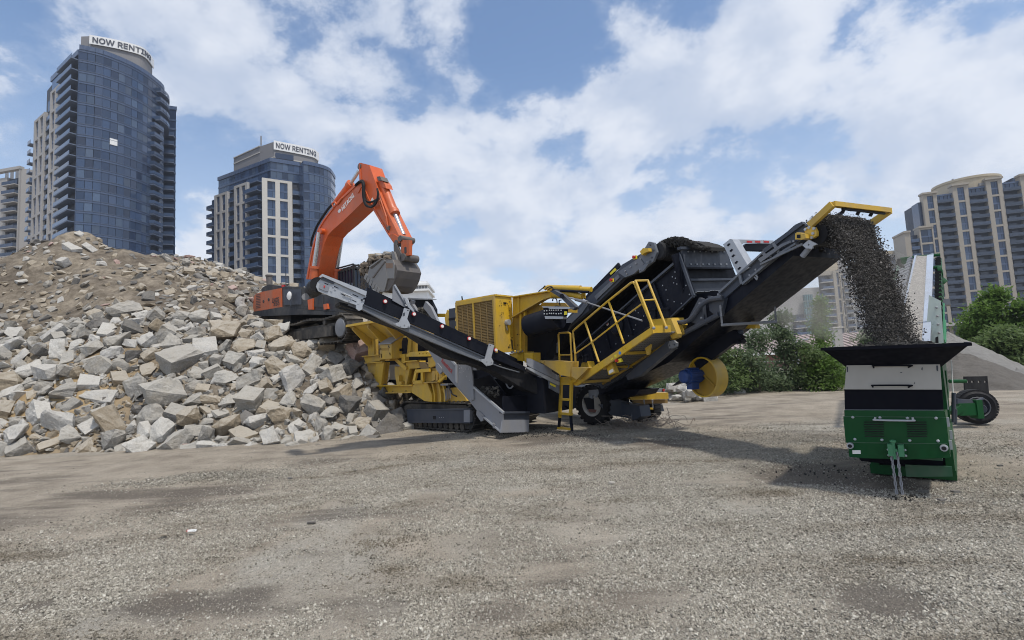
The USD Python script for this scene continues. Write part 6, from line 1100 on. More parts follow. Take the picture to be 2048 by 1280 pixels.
def make_stacker():
    S = Thing('stacker', 'green wheeled stockpile conveyor with black feed hopper and cream panel, at right', 'conveyor', SG.o, SG.deg); F = SG
    def pl(name, c, pts, y, th, mat, parent=None): return S.part(name, plate([F.aty(c(*p), y) for p in pts], th, Y1), mat, parent)
    def bolts(pts, y, r, mat, parent, name='bolt'):
        for p in pts: q = F.aty(cD(*p), y); S.part(name, lathe([(0, -r * .6), (r * .7, -r * .5), (r, -r * .1), (r, .004)], q, Y1, 12), mat, parent, smooth=60)
    gp = pl('front_panel', cD, [(230, 608), (902, 610), (906, 660), (918, 658), (936, 832), (926, 834), (948, 925), (905, 930), (640, 940), (340, 930), (264, 922), (256, 832), (240, 822), (224, 652), (232, 648)], 0, .05, GRN)
    pl('panel_seam', cD, [(224, 648), (906, 654), (906, 658), (224, 652)], -.004, .01, GRD, gp); pl('panel_seam', cD, [(240, 824), (926, 832), (926, 836), (240, 828)], -.004, .01, GRD, gp)
    pl('rubber_curtain', cD, [(231, 468), (892, 470), (900, 609), (235, 607)], .03, .05, HBLK); pl('edge_strip', cD, [(235, 604), (900, 606), (900, 611), (235, 609)], .02, .02, SILD)
    cr = pl('cream_panel', cD, [(246, 306), (858, 297), (876, 300), (888, 469), (230, 467), (236, 420)], .0, .05, CREAM)
    for pts, m in (([(430, 325), (428, 312), (440, 308), (668, 306), (674, 312), (660, 320)], HBLK), ([(422, 455), (424, 444), (436, 440), (668, 440), (674, 446), (660, 455)], HBLK)): S.part('handle', pipe(bend([F.aty(cD(*p), -.03) for p in pts], 3), .009), m, cr, smooth=40)
    for pts in ([(606, 353), (622, 350), (620, 356), (608, 357)], [(752, 322), (760, 318), (758, 340), (750, 334)], [(850, 308), (862, 306), (864, 346), (852, 340)], [(247, 316), (256, 314), (256, 350), (249, 352)], [(700, 425), (708, 418), (706, 432)]): pl('dent', cD, pts, -.003, .006, DGR, cr)
    # hopper
    rl, rr_, bl, brr = F.aty(cD(80, 197), -.38), F.aty(cD(1078, 163), -.38), F.aty(cD(245, 318), .06), F.aty(cD(882, 318), .06)
    zr = (rl[2] + rr_[2]) / 2
    def quad(a, b, c, d, n, t=.02): return loft([a, b, c, d], [A_(*p) + np.asarray(n) * t for p in (a, b, c, d)])
    rl2, rr2, bl2, br2 = rl + A_(0, 3.0, 0), rr_ + A_(0, 3.0, 0), bl + A_(0, 2.4, 0), brr + A_(0, 2.4, 0)
    hp = S.part('hopper', [quad(rl, rr_, brr, bl, (0, .9, .4)), quad(rl, bl, bl2, rl2, (.9, 0, .4)), quad(rr_, rr2, br2, brr, (-.9, 0, .4)), quad(rl2, bl2, br2, rr2, (0, -.9, .4))], HBLK)
    S.part('rim', [bar(rl, rr_, .03, .035), bar(rr_, rr2, .03, .035), bar(rl, rl2, .03, .035)], HBLK, hp)
    rng = np.random.default_rng(31); P = [A_(bl[0] + (brr[0] - bl[0]) * rng.uniform(.1, .9), rng.uniform(.2, 2.4), bl[2] + .15 + .1 * rng.random()) for _ in range(500)]; S.part('stone_load', stones(rng, P, .04, .1), CRUSHED, hp, kind='stuff')
    # details of the green panel
    S.part('handle', pipe(bend([F.aty(cD(*p), -.04) for p in ((440, 655), (438, 668), (448, 674), (684, 678), (693, 672), (692, 655))], 3), .011), SIL, gp, smooth=40)
    for x0, x1 in ((362, 494), (650, 784)):
        for k in range(7): y = 684 + k * 16; d = k * 1.2; pl('vent_slot', cD, [(x0 + d, y), (x1 + d * .6, y), (x1 + d * .6, y + 7), (x0 + d, y + 7)], -.003, .01, RUB, gp); pl('vent_lip', cD, [(x0 + d, y - 3), (x1 + d * .6, y - 3), (x1 + d * .6, y), (x0 + d, y)], -.012, .012, GRN, gp)
    bolts([(288, 655), (471, 657), (657, 660), (850, 661), (303, 803), (485, 808), (672, 812), (863, 815)], 0, .016, SIL, gp)
    for p in ((273, 845), (903, 860)): q = F.aty(cD(*p), 0); k = S.part('rubber_stop', lathe([(0, -.05), (.034, -.045), (.036, 0)], q, Y1, 18), SIL, gp, smooth=50); S.part('stop_centre', lathe([(0, -.052), (.022, -.052), (.022, -.04)], q, Y1, 14), RUB, k)
    pl('label', cD, [(284, 877), (340, 877), (343, 903), (287, 903)], -.004, .006, WHT, gp)
    hb = pl('tow_bracket', cD, [(512, 842), (650, 845), (655, 925), (518, 920)], -.02, .02, GRN); bolts([(527, 874), (640, 876), (531, 912), (645, 914)], -.02, .014, SIL, hb)
    a, b = F.aty(cD(548, 868), -.02), F.aty(cD(596, 872), -.02); S.part('tow_jaw', [bar(a + A_(0, -.1, .0), a + A_(0, .0, 0), .05, .13), bar(b + A_(.03, -.1, 0), b + A_(.03, 0, 0), .05, .13), bar((a + b) / 2 + A_(0, -.015, 0), (a + b) / 2 + A_(.03, -.015, 0), .03, .15, up=(0, 1, 0))], GRL, hb); S.part('tow_pin', [rod(a + A_(.03, -.08, -.1), a + A_(.03, -.08, .09), .016, 10), lathe([(0, .03), (.03, .02), (.03, 0), (0, 0)], a + A_(.03, -.08, .09), (0, 0, 1), 12)], GRL, hb, smooth=40)
    g1, g2 = F.aty(cD(603, 1172), -.16), F.aty(cD(630, 1176), -.16)
    for p, g in (((548, 895), g1), ((585, 882), g2)):
        q = F.aty(cD(*p), -.09); S.part('chain', chain(q, A_(q[0] + .01, q[1] - .02, .01), .06, .0075), SILD, hb)
    # underbody and side
    xR = F.aty(cD(905, 650), 0)[0]; xL = F.aty(cD(226, 650), 0)[0]; zt = F.aty(cD(232, 608), 0)[2]; zb = F.aty(cD(300, 925), 0)[2]
    S.part('body', box(xL + .06, xR - .06, .055, 2.6, zb + .02, bl[2] - .05), GRD); S.part('side_panel', box(xR - .06, xR + .01, .06, 2.7, zb + .1, zt), GRN); S.part('side_panel', box(xR - .03, xR + .03, .3, 2.9, zt, bl[2] + .1), GRN)
    for y, z in ((.12, .5), (.12, .75), (.5, .9), (.9, .5)): S.part('side_latch', box(xR + .01, xR + .035, y, y + .05, z, z + .1), SIL)
    S.part('skid', [box(xL + .10, xR + .03, .92, 3.0, .0, .12), box(xR - .06, xR + .02, .88, 3.0, .12, .5), box(xL + .11, xL + .2, .92, 3.0, .12, .45)], GRN); S.part('underside', box(xL + .15, xR - .04, .98, 2.6, .12, zb + .03), HBLK); S.part('front_lip', plate([F.aty(cD(*p), .3) for p in ((330, 930), (905, 945), (890, 985), (640, 985), (345, 950))], .05, Y1), HBLK); S.part('skid_plate', plate([F.aty(cD(*p), .18) for p in ((640, 975), (955, 988), (962, 1055), (650, 1058))], .03, Y1), GRD)
    # the long belt
    T1, T2, B1, B2 = F.aty(cI(163, 453), 11.5), F.aty(cI(254, 448), 11.5), F.aty(cI(78, 878), 3.0), F.aty(cI(238, 872), 3.0)
    up = unit(np.cross(T2 - T1, T1 - B1)); up = up if up[2] > 0 else -up; m1, m2 = B1 + (B2 - B1) * .76, T1 + (T2 - T1) * .66; l1, l2 = B1 + (B2 - B1) * .0, T1 + (T2 - T1) * .12
    bt = S.part('belt', quad(l1, m1, m2, l2, -up, .12), BELTG); S.part('belt_edge', quad(m1 + up * .01, B2 + up * .03, T2 + up * .03, m2 + up * .01, -up, .1), SKIRT, bt); S.part('belt_edge', quad(B1 + A_(-.02, 0, 0), l1 + up * .02, l2 + up * .02, T1, -up, .1), SKIRT, bt)
    S.part('side_board', plate([F.aty(cI(*p), 4.2) for p in ((232, 640), (288, 668), (302, 868), (214, 870))], .05, (-1, .3, 0)), PALEG); S.part('board_bracket', plate([F.aty(cI(*p), 4.1) for p in ((262, 842), (276, 836), (278, 868), (262, 868))], .04, Y1), RUB); S.part('board_wing', plate([F.aty(cI(*p), 4.0) for p in ((218, 840), (245, 805), (240, 868), (212, 868))], .03, Y1), SILD)
    for k in range(4): q = F.aty(cI(268 + k * 4, 700 + k * 40), 4.18); S.part('bolt', ball(q, .02, 1), SILD)
    d = T1 - B1; L = np.linalg.norm(d)
    for k in range(15):
        f = .30 + .68 * k / 14; p = B1 + d * f; q = B2 + (T2 - B2) * f
        S.part('idler', rod(p + A_(-.30, 0, -.14), p + A_(-.04, 0, -.02), .045, 8), SILD); S.part('idler_bracket', bar(p + A_(-.34, 0, -.3), p + A_(-.06, 0, -.22), .12, .13), RUB)
        S.part('idler_bracket', bar(q + A_(.03, 0, -.12), q + A_(.15, 0, -.11), .10, .09), RUB)
    S.part('frame_rail', [bar(B1 + d * .28 + A_(-.36, 0, -.2), T1 + A_(-.36, 0, -.2), .06, .14), bar(B1 + A_(-.1, 0, -.5), T1 + A_(-.36, 0, -.55), .07, .09)], GRN); S.part('frame_rail', [bar(B2 + d * .3 + A_(.12, 0, -.18), T2 + A_(.14, 0, -.18), .05, .10), bar(B2 + d * .2 + A_(.12, 0, -.6), T2 + A_(.14, 0, -.5), .05, .07)], GRN)
    for k in range(3, 9):
        f0, f1 = k / 9, (k + .5) / 9; a, b, c = B2 + (T2 - B2) * f0 + A_(.13, 0, -.2), B2 + (T2 - B2) * f1 + A_(.13, 0, -.55), B2 + (T2 - B2) * (k + 1) / 9 + A_(.13, 0, -.2); S.part('lattice_bar', [bar(a, b, .03, .04)], GRN); S.part('lattice_bar', [bar(b, c, .03, .04)], GRN)
    for a, b, y in (((96, 470), (286, 449), 11.4), ((112, 522), (290, 507), 9.8)): S.part('cross_bar', rod(F.aty(cI(*a), y), F.aty(cI(*b), y), .045, 8), GRN)
    S.part('drive_motor', [rod(F.aty(cI(276, 535), 9.5), F.aty(cI(297, 532), 9.5), .16, 14), rod(F.aty(cI(280, 575), 9.2), F.aty(cI(300, 590), 9.2), .13, 12)], GRN, smooth=40); S.part('drive_cover', box(*[v for i in range(3) for v in sorted((F.aty(cI(288, 662), 7.5)[i] + (0, -.05, 0)[i], F.aty(cI(336, 686), 7.5)[i] + (0, .5, 0)[i]))]), SILD); S.part('arm_plate', plate([F.aty(cI(*p), 10.5) for p in ((95, 470), (130, 462), (120, 500), (98, 580), (92, 560))], .08, Y1), GRN)
    S.part('hose', pipe(bend([F.aty(cI(*p), 10.4) for p in ((92, 470), (88, 490), (105, 505), (118, 520))], 4), .05), RUB, smooth=40)
    for a, b in (((303, 870), (302, 680)), ((310, 866), (309, 760))): S.part('hanging_cable', rod(F.aty(cI(*a), 5), F.aty(cI(*b), 5.6), .015, 6), GRL)
    # legs and the outer wheel
    S.part('side_leg', plate([F.aty(cD(*p), 1.2) for p in ((890, 345), (918, 340), (948, 690), (908, 700))], .08, Y1), GRN); S.part('jack_leg', [rod(F.aty(cD(968, 490), 2.5), F.aty(cD(968, 690), 2.5), .026, 12), rod(F.aty(cD(982, 600), 2.5), F.aty(cD(982, 700), 2.5), .018, 10)], DGR, smooth=40); S.part('jack_cable', rod(F.aty(cD(952, 270), 2.5), F.aty(cD(966, 520), 2.5), .008, 6), WHT)
    G = ground(*cD(1112, 694)); C = depth(*cD(1110, 582), G[1]); ax = unit(A_(-.35, -.94, 0)); R = C[2] - G[2]; Fw = Frame((0, 0, 0)); loc = SG.loc
    prof = [(R * .5, -.05), (R * .60, -.13), (R * .82, -.15), (R * .95, -.115), (R, -.05), (R, .05), (R * .95, .115), (R * .82, .15), (R * .6, .13), (R * .5, .05)]
    wh = S.part('wheel', lathe(prof, C, ax, 44), RUB, smooth=35, frame=WORLD); S.part('rim', lathe([(0, -.02), (R * .46, -.02), (R * .50, .04), (R * .60, .13), (R * .56, .135), (R * .5, .06), (R * .2, .05), (R * .15, .1), (0, .1)], C, ax, 36), DGR, wh, smooth=35, frame=WORLD); S.part('rim_ring', lathe([(R * .57, .128), (R * .61, .14), (R * .59, .15), (R * .56, .14)], C, ax, 40), DGL, wh, smooth=35, frame=WORLD)
    for k in range(8): a = k * math.pi / 4; d_, s_, u_ = basis(ax); q = C + ax * .06 + (s_ * math.cos(a) + u_ * math.sin(a)) * R * .33; S.part('wheel_nut', rod(q, q + ax * .025, .016, 6), SILD, wh, frame=WORLD)
    for k in range(36): a = k * math.pi / 18; d_, s_, u_ = basis(ax); q = C + (s_ * math.cos(a) + u_ * math.sin(a)) * R * .985; S.part('tread_block', bar(q - ax * .12, q + ax * .12, .05, .03, up=(s_ * math.cos(a) + u_ * math.sin(a))), RUB, wh, frame=WORLD)
    Yw = C[1] - .28; aw = lambda x, y, dY=0: WORLD.aty(cD(x, y), Yw + dY)
    S.part('axle_arm', [bar(aw(985, 602), aw(1105, 598), .14, .24), bar(aw(1100, 600), aw(1140, 598), .18, .36)], GRN, frame=WORLD); S.part('axle_link', bar(aw(980, 548), aw(1080, 552), .1, .1), DGR, frame=WORLD); S.part('axle_hub', rod(aw(1150, 600, .1), aw(1160, 600, .25), .09, 14), DGR, smooth=40, frame=WORLD); S.part('steer_rod', rod(aw(1080, 560), aw(1165, 530), .03, 8), DGR, frame=WORLD); S.part('axle_post', bar(aw(965, 590), aw(990, 620), .2, .2), GRN, frame=WORLD)
    mf = S.part('mudflap', plate([WORLD.aty(cD(*p), C[1] + .45) for p in ((1040, 381), (1196, 378), (1208, 505), (1046, 490))], .03, Y1, [(WORLD.aty(cD(x, 417), C[1] + .45), .03) for x in (1065, 1095, 1140, 1182)]), RUB, frame=WORLD); S.part('flap_bar', rod(WORLD.aty(cD(940, 413), C[1] + .4), WORLD.aty(cD(1050, 412), C[1] + .4), .04, 8), GRN, mf, frame=WORLD)
make_stacker()

# ---------------------------------------------------------------- the excavator on the heap
ORG = paint('orange_paint', (.60, .10, .018), .42, (.34, .19, .11), .45, 1.1, settle=.3)
ORGD = paint('orange_paint_worn', (.50, .10, .025), .55, (.26, .17, .12), .7, 2.0)
EXB = paint('excavator_dark', (.03, .033, .04), .55, (.17, .155, .13), .5, 1.2, spec=.25, settle=.5)
BKT = paint('bucket_steel', (.21, .205, .20), .5, (.26, .23, .2), .5, 2.0, metallic=.3)
BKD = paint('bucket_dark', (.095, .085, .08), .6, (.2, .17, .14), .5, 1.8)
CHR = paint('chrome', (.55, .56, .58), .22, amount=.1, metallic=.8)
def make_excavator():
    F = Frame((-8.7, 20.6, 3.30), -40); E = Thing('excavator', 'orange tracked excavator on the rubble heap lifting a full bucket', 'excavator', F.o, F.deg)
    def pl(name, c, pts, y, th, mat, parent=None): return E.part(name, plate([F.aty(c(*p), y) for p in pts], th, Y1), mat, parent)
    def rd(name, c, p, q, y, r, mat, parent=None, n=14): return E.part(name, rod(F.aty(c(*p), y), F.aty(c(*q), y), r, n), mat, parent, smooth=40)
    def track(y0, y1):
        xl, xr = F.aty(cE(110, 1180), -1.55)[0] - .6, F.aty(cE(730, 1180), -1.55)[0]; r = .42; L = xr - xl - 2 * r; zc = F.aty(cE(692, 1195), -1.55)[2]
        tk = E.part('track', [box(xl + r, xr - r, y0 + .1, y1 - .1, zc - .2, zc + .2), rod(A_(xl + r, y0 + .08, zc), A_(xl + r, y1 - .08, zc), r - .07, 20), rod(A_(xr - r, y0 + .03, zc), A_(xr - r, y1 - .03, zc), r - .09, 22)], TRK, smooth=30)
        per = 2 * L + 2 * math.pi * r; n = int(per / .21)
        for k in range(n):
            s = per * k / n
            if s < L: c, t = A_(xl + r + s, 0, r), A_(1, 0, 0); c = c + A_(0, 0, -.07 * math.sin(s / L * math.pi * 3) ** 2)
            elif s < L + math.pi * r: a = (s - L) / r; c, t = A_(xr - r + r * math.sin(a), 0, r * math.cos(a)), A_(math.cos(a), 0, -math.sin(a))
            elif s < 2 * L + math.pi * r: c, t = A_(xr - r - (s - L - math.pi * r), 0, -r), A_(-1, 0, 0)
            else: a = (s - 2 * L - math.pi * r) / r; c, t = A_(xl + r - r * math.sin(a), 0, -r * math.cos(a)), A_(-math.cos(a), 0, math.sin(a))
            nrm = A_(-t[2], 0, t[0]); m = trimesh.creation.box((.19, y1 - y0, .035)); g = trimesh.creation.box((.03, y1 - y0, .05)); g.apply_translation((.05, 0, .035)); m = tri([m, g]); T = np.eye(4); T[:3, 0], T[:3, 1], T[:3, 2], T[:3, 3] = t, (0, 1, 0), nrm, c + A_(0, (y0 + y1) / 2, zc); m.apply_transform(T); E.part('track_shoe', m, TRK, tk)
        for k in range(3): E.part('roller', rod(A_(xl + r + .3 + k * L * .4, y0 + .02, zc + .26), A_(xl + r + .3 + k * L * .4, y1, zc + .26), .09, 12), TRK, tk)
        E.part('side_frame', box(xl + .5, xr - .9, y0 - .02, y1, zc - .22, zc + .1), TRK, tk); E.part('idler_cap', lathe([(0, -.06), (.16, -.06), (.28, -.02), (.3, .02)], A_(xr - r, y0 + .02, zc), Y1, 24), DGL, tk, smooth=30)
    track(-1.6, -1.0); track(1.0, 1.6)
    E.part('carbody', box(-1.3, 1.3, -1.1, 1.1, .3, .95), EXB); z0 = F.aty(cE(90, 1110), -1.45)[2]
    # house
    cw = pl('counterweight', cE, [(94, 985), (106, 970), (150, 955), (276, 930), (278, 1058), (95, 1088), (88, 1060)], -1.42, 2.85, ORGD); pl('cw_base', cE, [(88, 1090), (275, 1058), (420, 1075), (640, 1092), (640, 1112), (440, 1108), (140, 1120), (92, 1112)], -1.42, 2.8, EXB)
    for k in range(9): pl('cooling_slit', cE, [(108, 975 + k * 11), (138, 970 + k * 11), (138, 974 + k * 11), (108, 979 + k * 11)], -1.425, .01, EXB, cw)
    for p in ((160, 1020), (195, 1008)): q = F.aty(cE(*p), -1.42); E.part('lift_eye', rod(q, q - A_(0, .02, 0), .06, 14), EXB, cw)
    eb = pl('engine_bay', cE, [(276, 930), (300, 918), (425, 922), (470, 960), (640, 985), (642, 1090), (420, 1074), (278, 1060)], -1.38, 2.6, EXB); pl('bay_door', cE, [(292, 940), (410, 938), (412, 1040), (295, 1045)], -1.41, .04, DGR, eb); pl('bay_door', cE, [(425, 960), (560, 985), (560, 1060), (425, 1050)], -1.4, .04, EXB, eb)
    pl('engine_hood', cE, [(140, 942), (160, 920), (195, 905), (285, 918), (285, 934), (150, 958)], -.7, 1.5, EXB); rd('exhaust', cE, (200, 912), (196, 852), .0, .13, BKD); q = F.aty(cE(196, 850), 0); E.part('exhaust_cap', lathe([(.15, -.03), (.16, .05), (.11, .06), (0, .06)], q, (0, 0, 1), 16), BKD)
    pl('tail_lamp', cE, [(280, 908), (296, 908), (296, 924), (280, 924)], -1.2, .1, RED)
    for x in (310, 330): rd('hand_rail', cE, (x, 920), (x - 2, 830 + (x - 310)), -1.2, .02, DGR, None, 6)
    q = F.aty(cE(335, 982), -1.55); E.part('mirror', lathe([(0, 0), (.15, .0), (.16, -.02), (.11, -.06), (0, -.07)], q, Y1, 20), WHT, smooth=40); rd('mirror_arm', cE, (338, 1000), (342, 1050), -1.5, .02, DGR, None, 6)
    for t_, p, q_ in (('ZAXIS', (216, 1030), (268, 1018)), ('350', (224, 1052), (258, 1046))): o = F.aty(cE(*p), -1.424); e = F.aty(cE(*q_), -1.424) - o; E.part('lettering', letters(t_, .16 if t_ == 'ZAXIS' else .12, o, e, A_(0, 0, 1), .006, True, np.linalg.norm(e) / (.75 if t_ == 'ZAXIS' else .26) * 1.0), EXB, cw, label='dark model lettering on the counterweight')
    for pts in ([(455, 1010), (490, 1000), (488, 1075), (460, 1075)], [(560, 1040), (585, 1035), (590, 1070), (565, 1075)]): pl('valve_cover', cE, pts, -1.45, .08, ORG)
    # cab with guard bars
    cbx0, cbx1 = F.aty(cE(612, 900), .45)[0], F.aty(cE(768, 900), .45)[0]; zc = F.aty(cE(690, 806), .45)[2]; zl = F.aty(cE(690, 985), .45)[2]
    cab = E.part('cab', box(cbx0, cbx1 - .1, .5, 1.35, zl, zc - .08), GLASS_B); E.part('cab_roof', box(cbx0 - .05, cbx1 + .05, .45, 1.4, zc - .08, zc), EXB, cab)
    for k in range(9): x = cbx0 + (cbx1 - cbx0) * k / 8; E.part('guard_bar', [rod(A_(x, .42, zl), A_(x, .42, zc - .05), .022, 6)], EXB, cab)
    for k in range(7): y = .45 + .9 * k / 6; E.part('guard_bar', rod(A_(cbx1 + .04, y, zl), A_(cbx1 + .04, y, zc - .05), .02, 6), EXB, cab)
    E.part('roof_guard', [bar(A_(cbx0 - .1, y, zc + .1), A_(cbx1 + .05, y, zc + .08), .05, .05) for y in (.42, .65, .9, 1.15, 1.4)] + [bar(A_(x, .4, zc + .06), A_(x, 1.42, zc + .06), .05, .05) for x in (cbx0, cbx1)], EXB, cab)
    # boom
    bm = pl('boom', cE, [(444, 870), (476, 690), (500, 600), (530, 520), (560, 470), (610, 410), (652, 350), (730, 270), (802, 212), (826, 222), (840, 335), (770, 405), (692, 480), (625, 538), (592, 575), (566, 640), (548, 705), (518, 870)], -.33, .66, ORG)
    pl('boom_edge', cE, [(444, 870), (476, 690), (500, 600), (530, 520), (560, 470), (652, 350), (802, 212), (806, 218), (656, 357), (566, 475), (536, 525), (507, 603), (484, 692), (454, 870)], -.36, .06, ORG, bm); pl('boom_lug', cE, [(770, 275), (790, 240), (820, 215), (835, 240), (815, 250), (795, 290)], -.36, .05, ORG, bm)
    o = F.aty(cE(690, 412), -.334); e = F.aty(cE(752, 336), -.334) - o; E.part('lettering', letters('HITACHI', .17, o, e, A_(-e[2], 0, e[0]), .006, True, np.linalg.norm(e) / .80), WHT, bm, label='white maker name on the boom'); o = F.aty(cE(666, 428), -.334); pl('maker_emblem', cE, [(658, 412), (670, 396), (682, 402), (672, 422), (664, 424)], -.338, .01, WHT, bm)
    rd('boom_pin', cE, (540, 545), (540, 545.5), -.5, .1, ORG) if False else None
    q = F.aty(cE(540, 546), -.48); E.part('boom_pin', rod(q, q + A_(0, .96, 0), .11, 18), ORG, bm, smooth=40)
    for y in (-.47, .47):
        a, b, c = F.aty(cE(498, 870), -.47), F.aty(cE(502, 785), -.47), F.aty(cE(534, 555), -.47); dy = A_(0, y + .47, 0); ram = E.part('boom_ram', rod(a + dy, b + dy, .14, 18), ORG, smooth=40); E.part('ram_collar', rod(b + dy - (b - a) * .2, b + dy, .17, 18), ORG, ram, smooth=40); E.part('ram_rod', rod(b + dy, c + dy, .085, 14), CHR, ram, smooth=40)
    ar = rd('arm_ram', cE, (652, 352), (745, 228), 0, .13, ORG); rd('ram_rod', cE, (745, 228), (803, 138), 0, .065, CHR, ar); E.part('ram_collar', rod(F.aty(cE(733, 244), 0), F.aty(cE(748, 224), 0), .16, 16), ORG, ar, smooth=40)
    for y in (-.22, -.3): E.part('hose', pipe(bend([F.aty(cE(*p), y) for p in ((480, 650), (485, 600), (520, 510), (570, 430), (600, 390), (628, 358))], 4), .045), RUB, smooth=40)
    E.part('steel_pipe', pipe(bend([F.aty(cE(*p), -.36) for p in ((630, 385), (622, 360), (640, 352), (655, 365), (690, 320))], 3), .03), ORG, smooth=40)
    for k, pts in enumerate(([(780, 232), (812, 210), (832, 230), (835, 300), (845, 360), (880, 385), (915, 360), (930, 300), (925, 260)], [(776, 240), (815, 216), (828, 240), (830, 320), (850, 375), (890, 378), (925, 330)], [(800, 214), (826, 206), (838, 240), (840, 320), (862, 350), (900, 345), (935, 325)])): E.part('hose', pipe(bend([F.aty(cE(*p), -.42 + .04 * k) for p in pts], 4), .035), RUB, smooth=40)
    # stick
    st = pl('stick', cE, [(800, 90), (812, 86), (870, 100), (926, 255), (980, 390), (1078, 590), (1078, 622), (1042, 632), (1000, 570), (892, 388), (855, 320), (806, 205)], -.27, .54, ORG)
    pl('stick_edge', cE, [(800, 90), (806, 88), (814, 200), (862, 318), (898, 385), (1005, 568), (1046, 628), (1040, 634), (996, 572), (888, 390), (850, 322), (803, 205)], -.3, .06, ORG, st); q = F.aty(cE(802, 110), -.3); E.part('stick_pin', rod(q, q + A_(0, .6, 0), .1, 16), BKD, st, smooth=40); q = F.aty(cE(888, 335), -.275); pl('warning_sticker', cE, [(880, 340), (890, 320), (900, 335), (892, 352)], -.275, .01, WHT, st)
    br_ = rd('bucket_ram', cE, (962, 232), (1040, 425), -.02, .15, ORG); E.part('ram_collar', rod(F.aty(cE(1034, 408), -.02), F.aty(cE(1044, 432), -.02), .18, 16), ORG, br_, smooth=40); rd('ram_rod', cE, (1040, 425), (1102, 575), -.02, .08, CHR, br_); pl('ram_mount', cE, [(918, 190), (940, 178), (975, 228), (985, 258), (960, 250), (930, 240)], -.16, .28, ORG, st); pl('ram_lug', cE, [(920, 180), (942, 176), (955, 205), (930, 205)], -.25, .3, BKD, st)
    for pts in ([(945, 330), (965, 390), (985, 450), (996, 520)], [(935, 340), (975, 440), (990, 500)]): E.part('steel_pipe', pipe([F.aty(cE(*p), -.31) for p in pts], .028), ORGD, st, smooth=40)
    pl('pipe_clip', cE, [(985, 505), (1005, 510), (1000, 540), (986, 532)], -.33, .06, BKD, st)
    # linkage
    for y in (-.32, .24): pl('tip_link', cT, [(590, 0), (650, -20), (745, 40), (760, 80), (745, 120), (690, 130), (655, 118)], y, .1, ORGD)
    hl = pl('bucket_link', cT, [(768, 75), (892, 75), (890, 300), (872, 312), (790, 305), (768, 290)], -.30, .12, ORGD); pl('link_opening', cT, [(815, 190), (830, 175), (850, 185), (852, 260), (838, 280), (818, 270)], -.305, .02, EXB, hl)
    for a, y0, r, L in (((750, 50), -.34, .10, .55), ((790, 335), -.36, .13, .58), ((690, 120), -.34, .10, .6)): q = F.aty(cT(*a), y0); E.part('link_pin', rod(q, q + A_(0, L, 0), r, 18), BKD, smooth=40)
    for y in (-.36, .3): pl('side_link', cT, [(655, 125), (690, 115), (720, 190), (770, 290), (775, 420), (745, 545), (725, 530), (730, 400), (690, 320), (660, 240)], y, .08, BKD)
    # bucket
    pr = [(478, 352), (560, 358), (640, 368), (690, 450), (715, 530), (690, 640), (640, 760), (580, 840), (512, 856), (430, 858), (350, 760), (255, 640), (290, 490)]
    bk = pl('bucket', cT, pr, -.62, .95, BKD); pl('bucket_side', cT, [(288, 495), (478, 352), (532, 388), (545, 560), (566, 652), (515, 850), (432, 858), (350, 760), (256, 640)], -.66, .05, BKT, bk); pl('side_rib', cT, [(300, 500), (440, 392), (450, 400), (315, 510)], -.68, .03, BKD, bk); pl('side_rib', cT, [(330, 640), (520, 390), (530, 400), (345, 650)], -.68, .03, BKD, bk)
    pl('side_lip', cT, [(280, 478), (470, 345), (486, 352), (300, 490)], -.7, .08, BKT, bk); pl('bucket_back', cT, [(540, 385), (640, 372), (672, 450), (660, 655), (566, 652), (548, 560)], -.65, .04, BKT, bk); pl('wear_band', cT, [(530, 420), (645, 425), (640, 500), (545, 500)], -.655, .03, paint('bucket_rust', (.2, .12, .08), .7, amount=.6), bk)
    pl('bucket_ear', cT, [(625, 240), (660, 250), (690, 340), (722, 450), (690, 620), (670, 600), (640, 470)], -.45, .08, BKT, bk); pl('bucket_ear', cT, [(700, 400), (780, 430), (890, 440), (900, 470), (860, 540), (740, 545)], .0, .1, BKD, bk); q = F.aty(cT(790, 690), -.1); E.part('lift_ring', lathe([(.1, -.03), (.13, 0), (.1, .03), (.07, 0), (.1, -.03)], q, (1, .5, 0), 14), BKT, bk)
    for k in range(6):
        f = k / 5; a = F.aty(cT(258 + 190 * f, 622 + 215 * f), -.62); m = trimesh.creation.box((.14, .14, .19)); m.apply_transform(trimesh.transformations.rotation_matrix(.7, (0, 1, 0))); m.apply_translation(a + A_(-.02, .02, -.02)); E.part('tooth', m, BKT, bk); q = F.aty(cT(272 + 190 * f, 600 + 215 * f), -.62)
    return F
EXF = make_excavator()
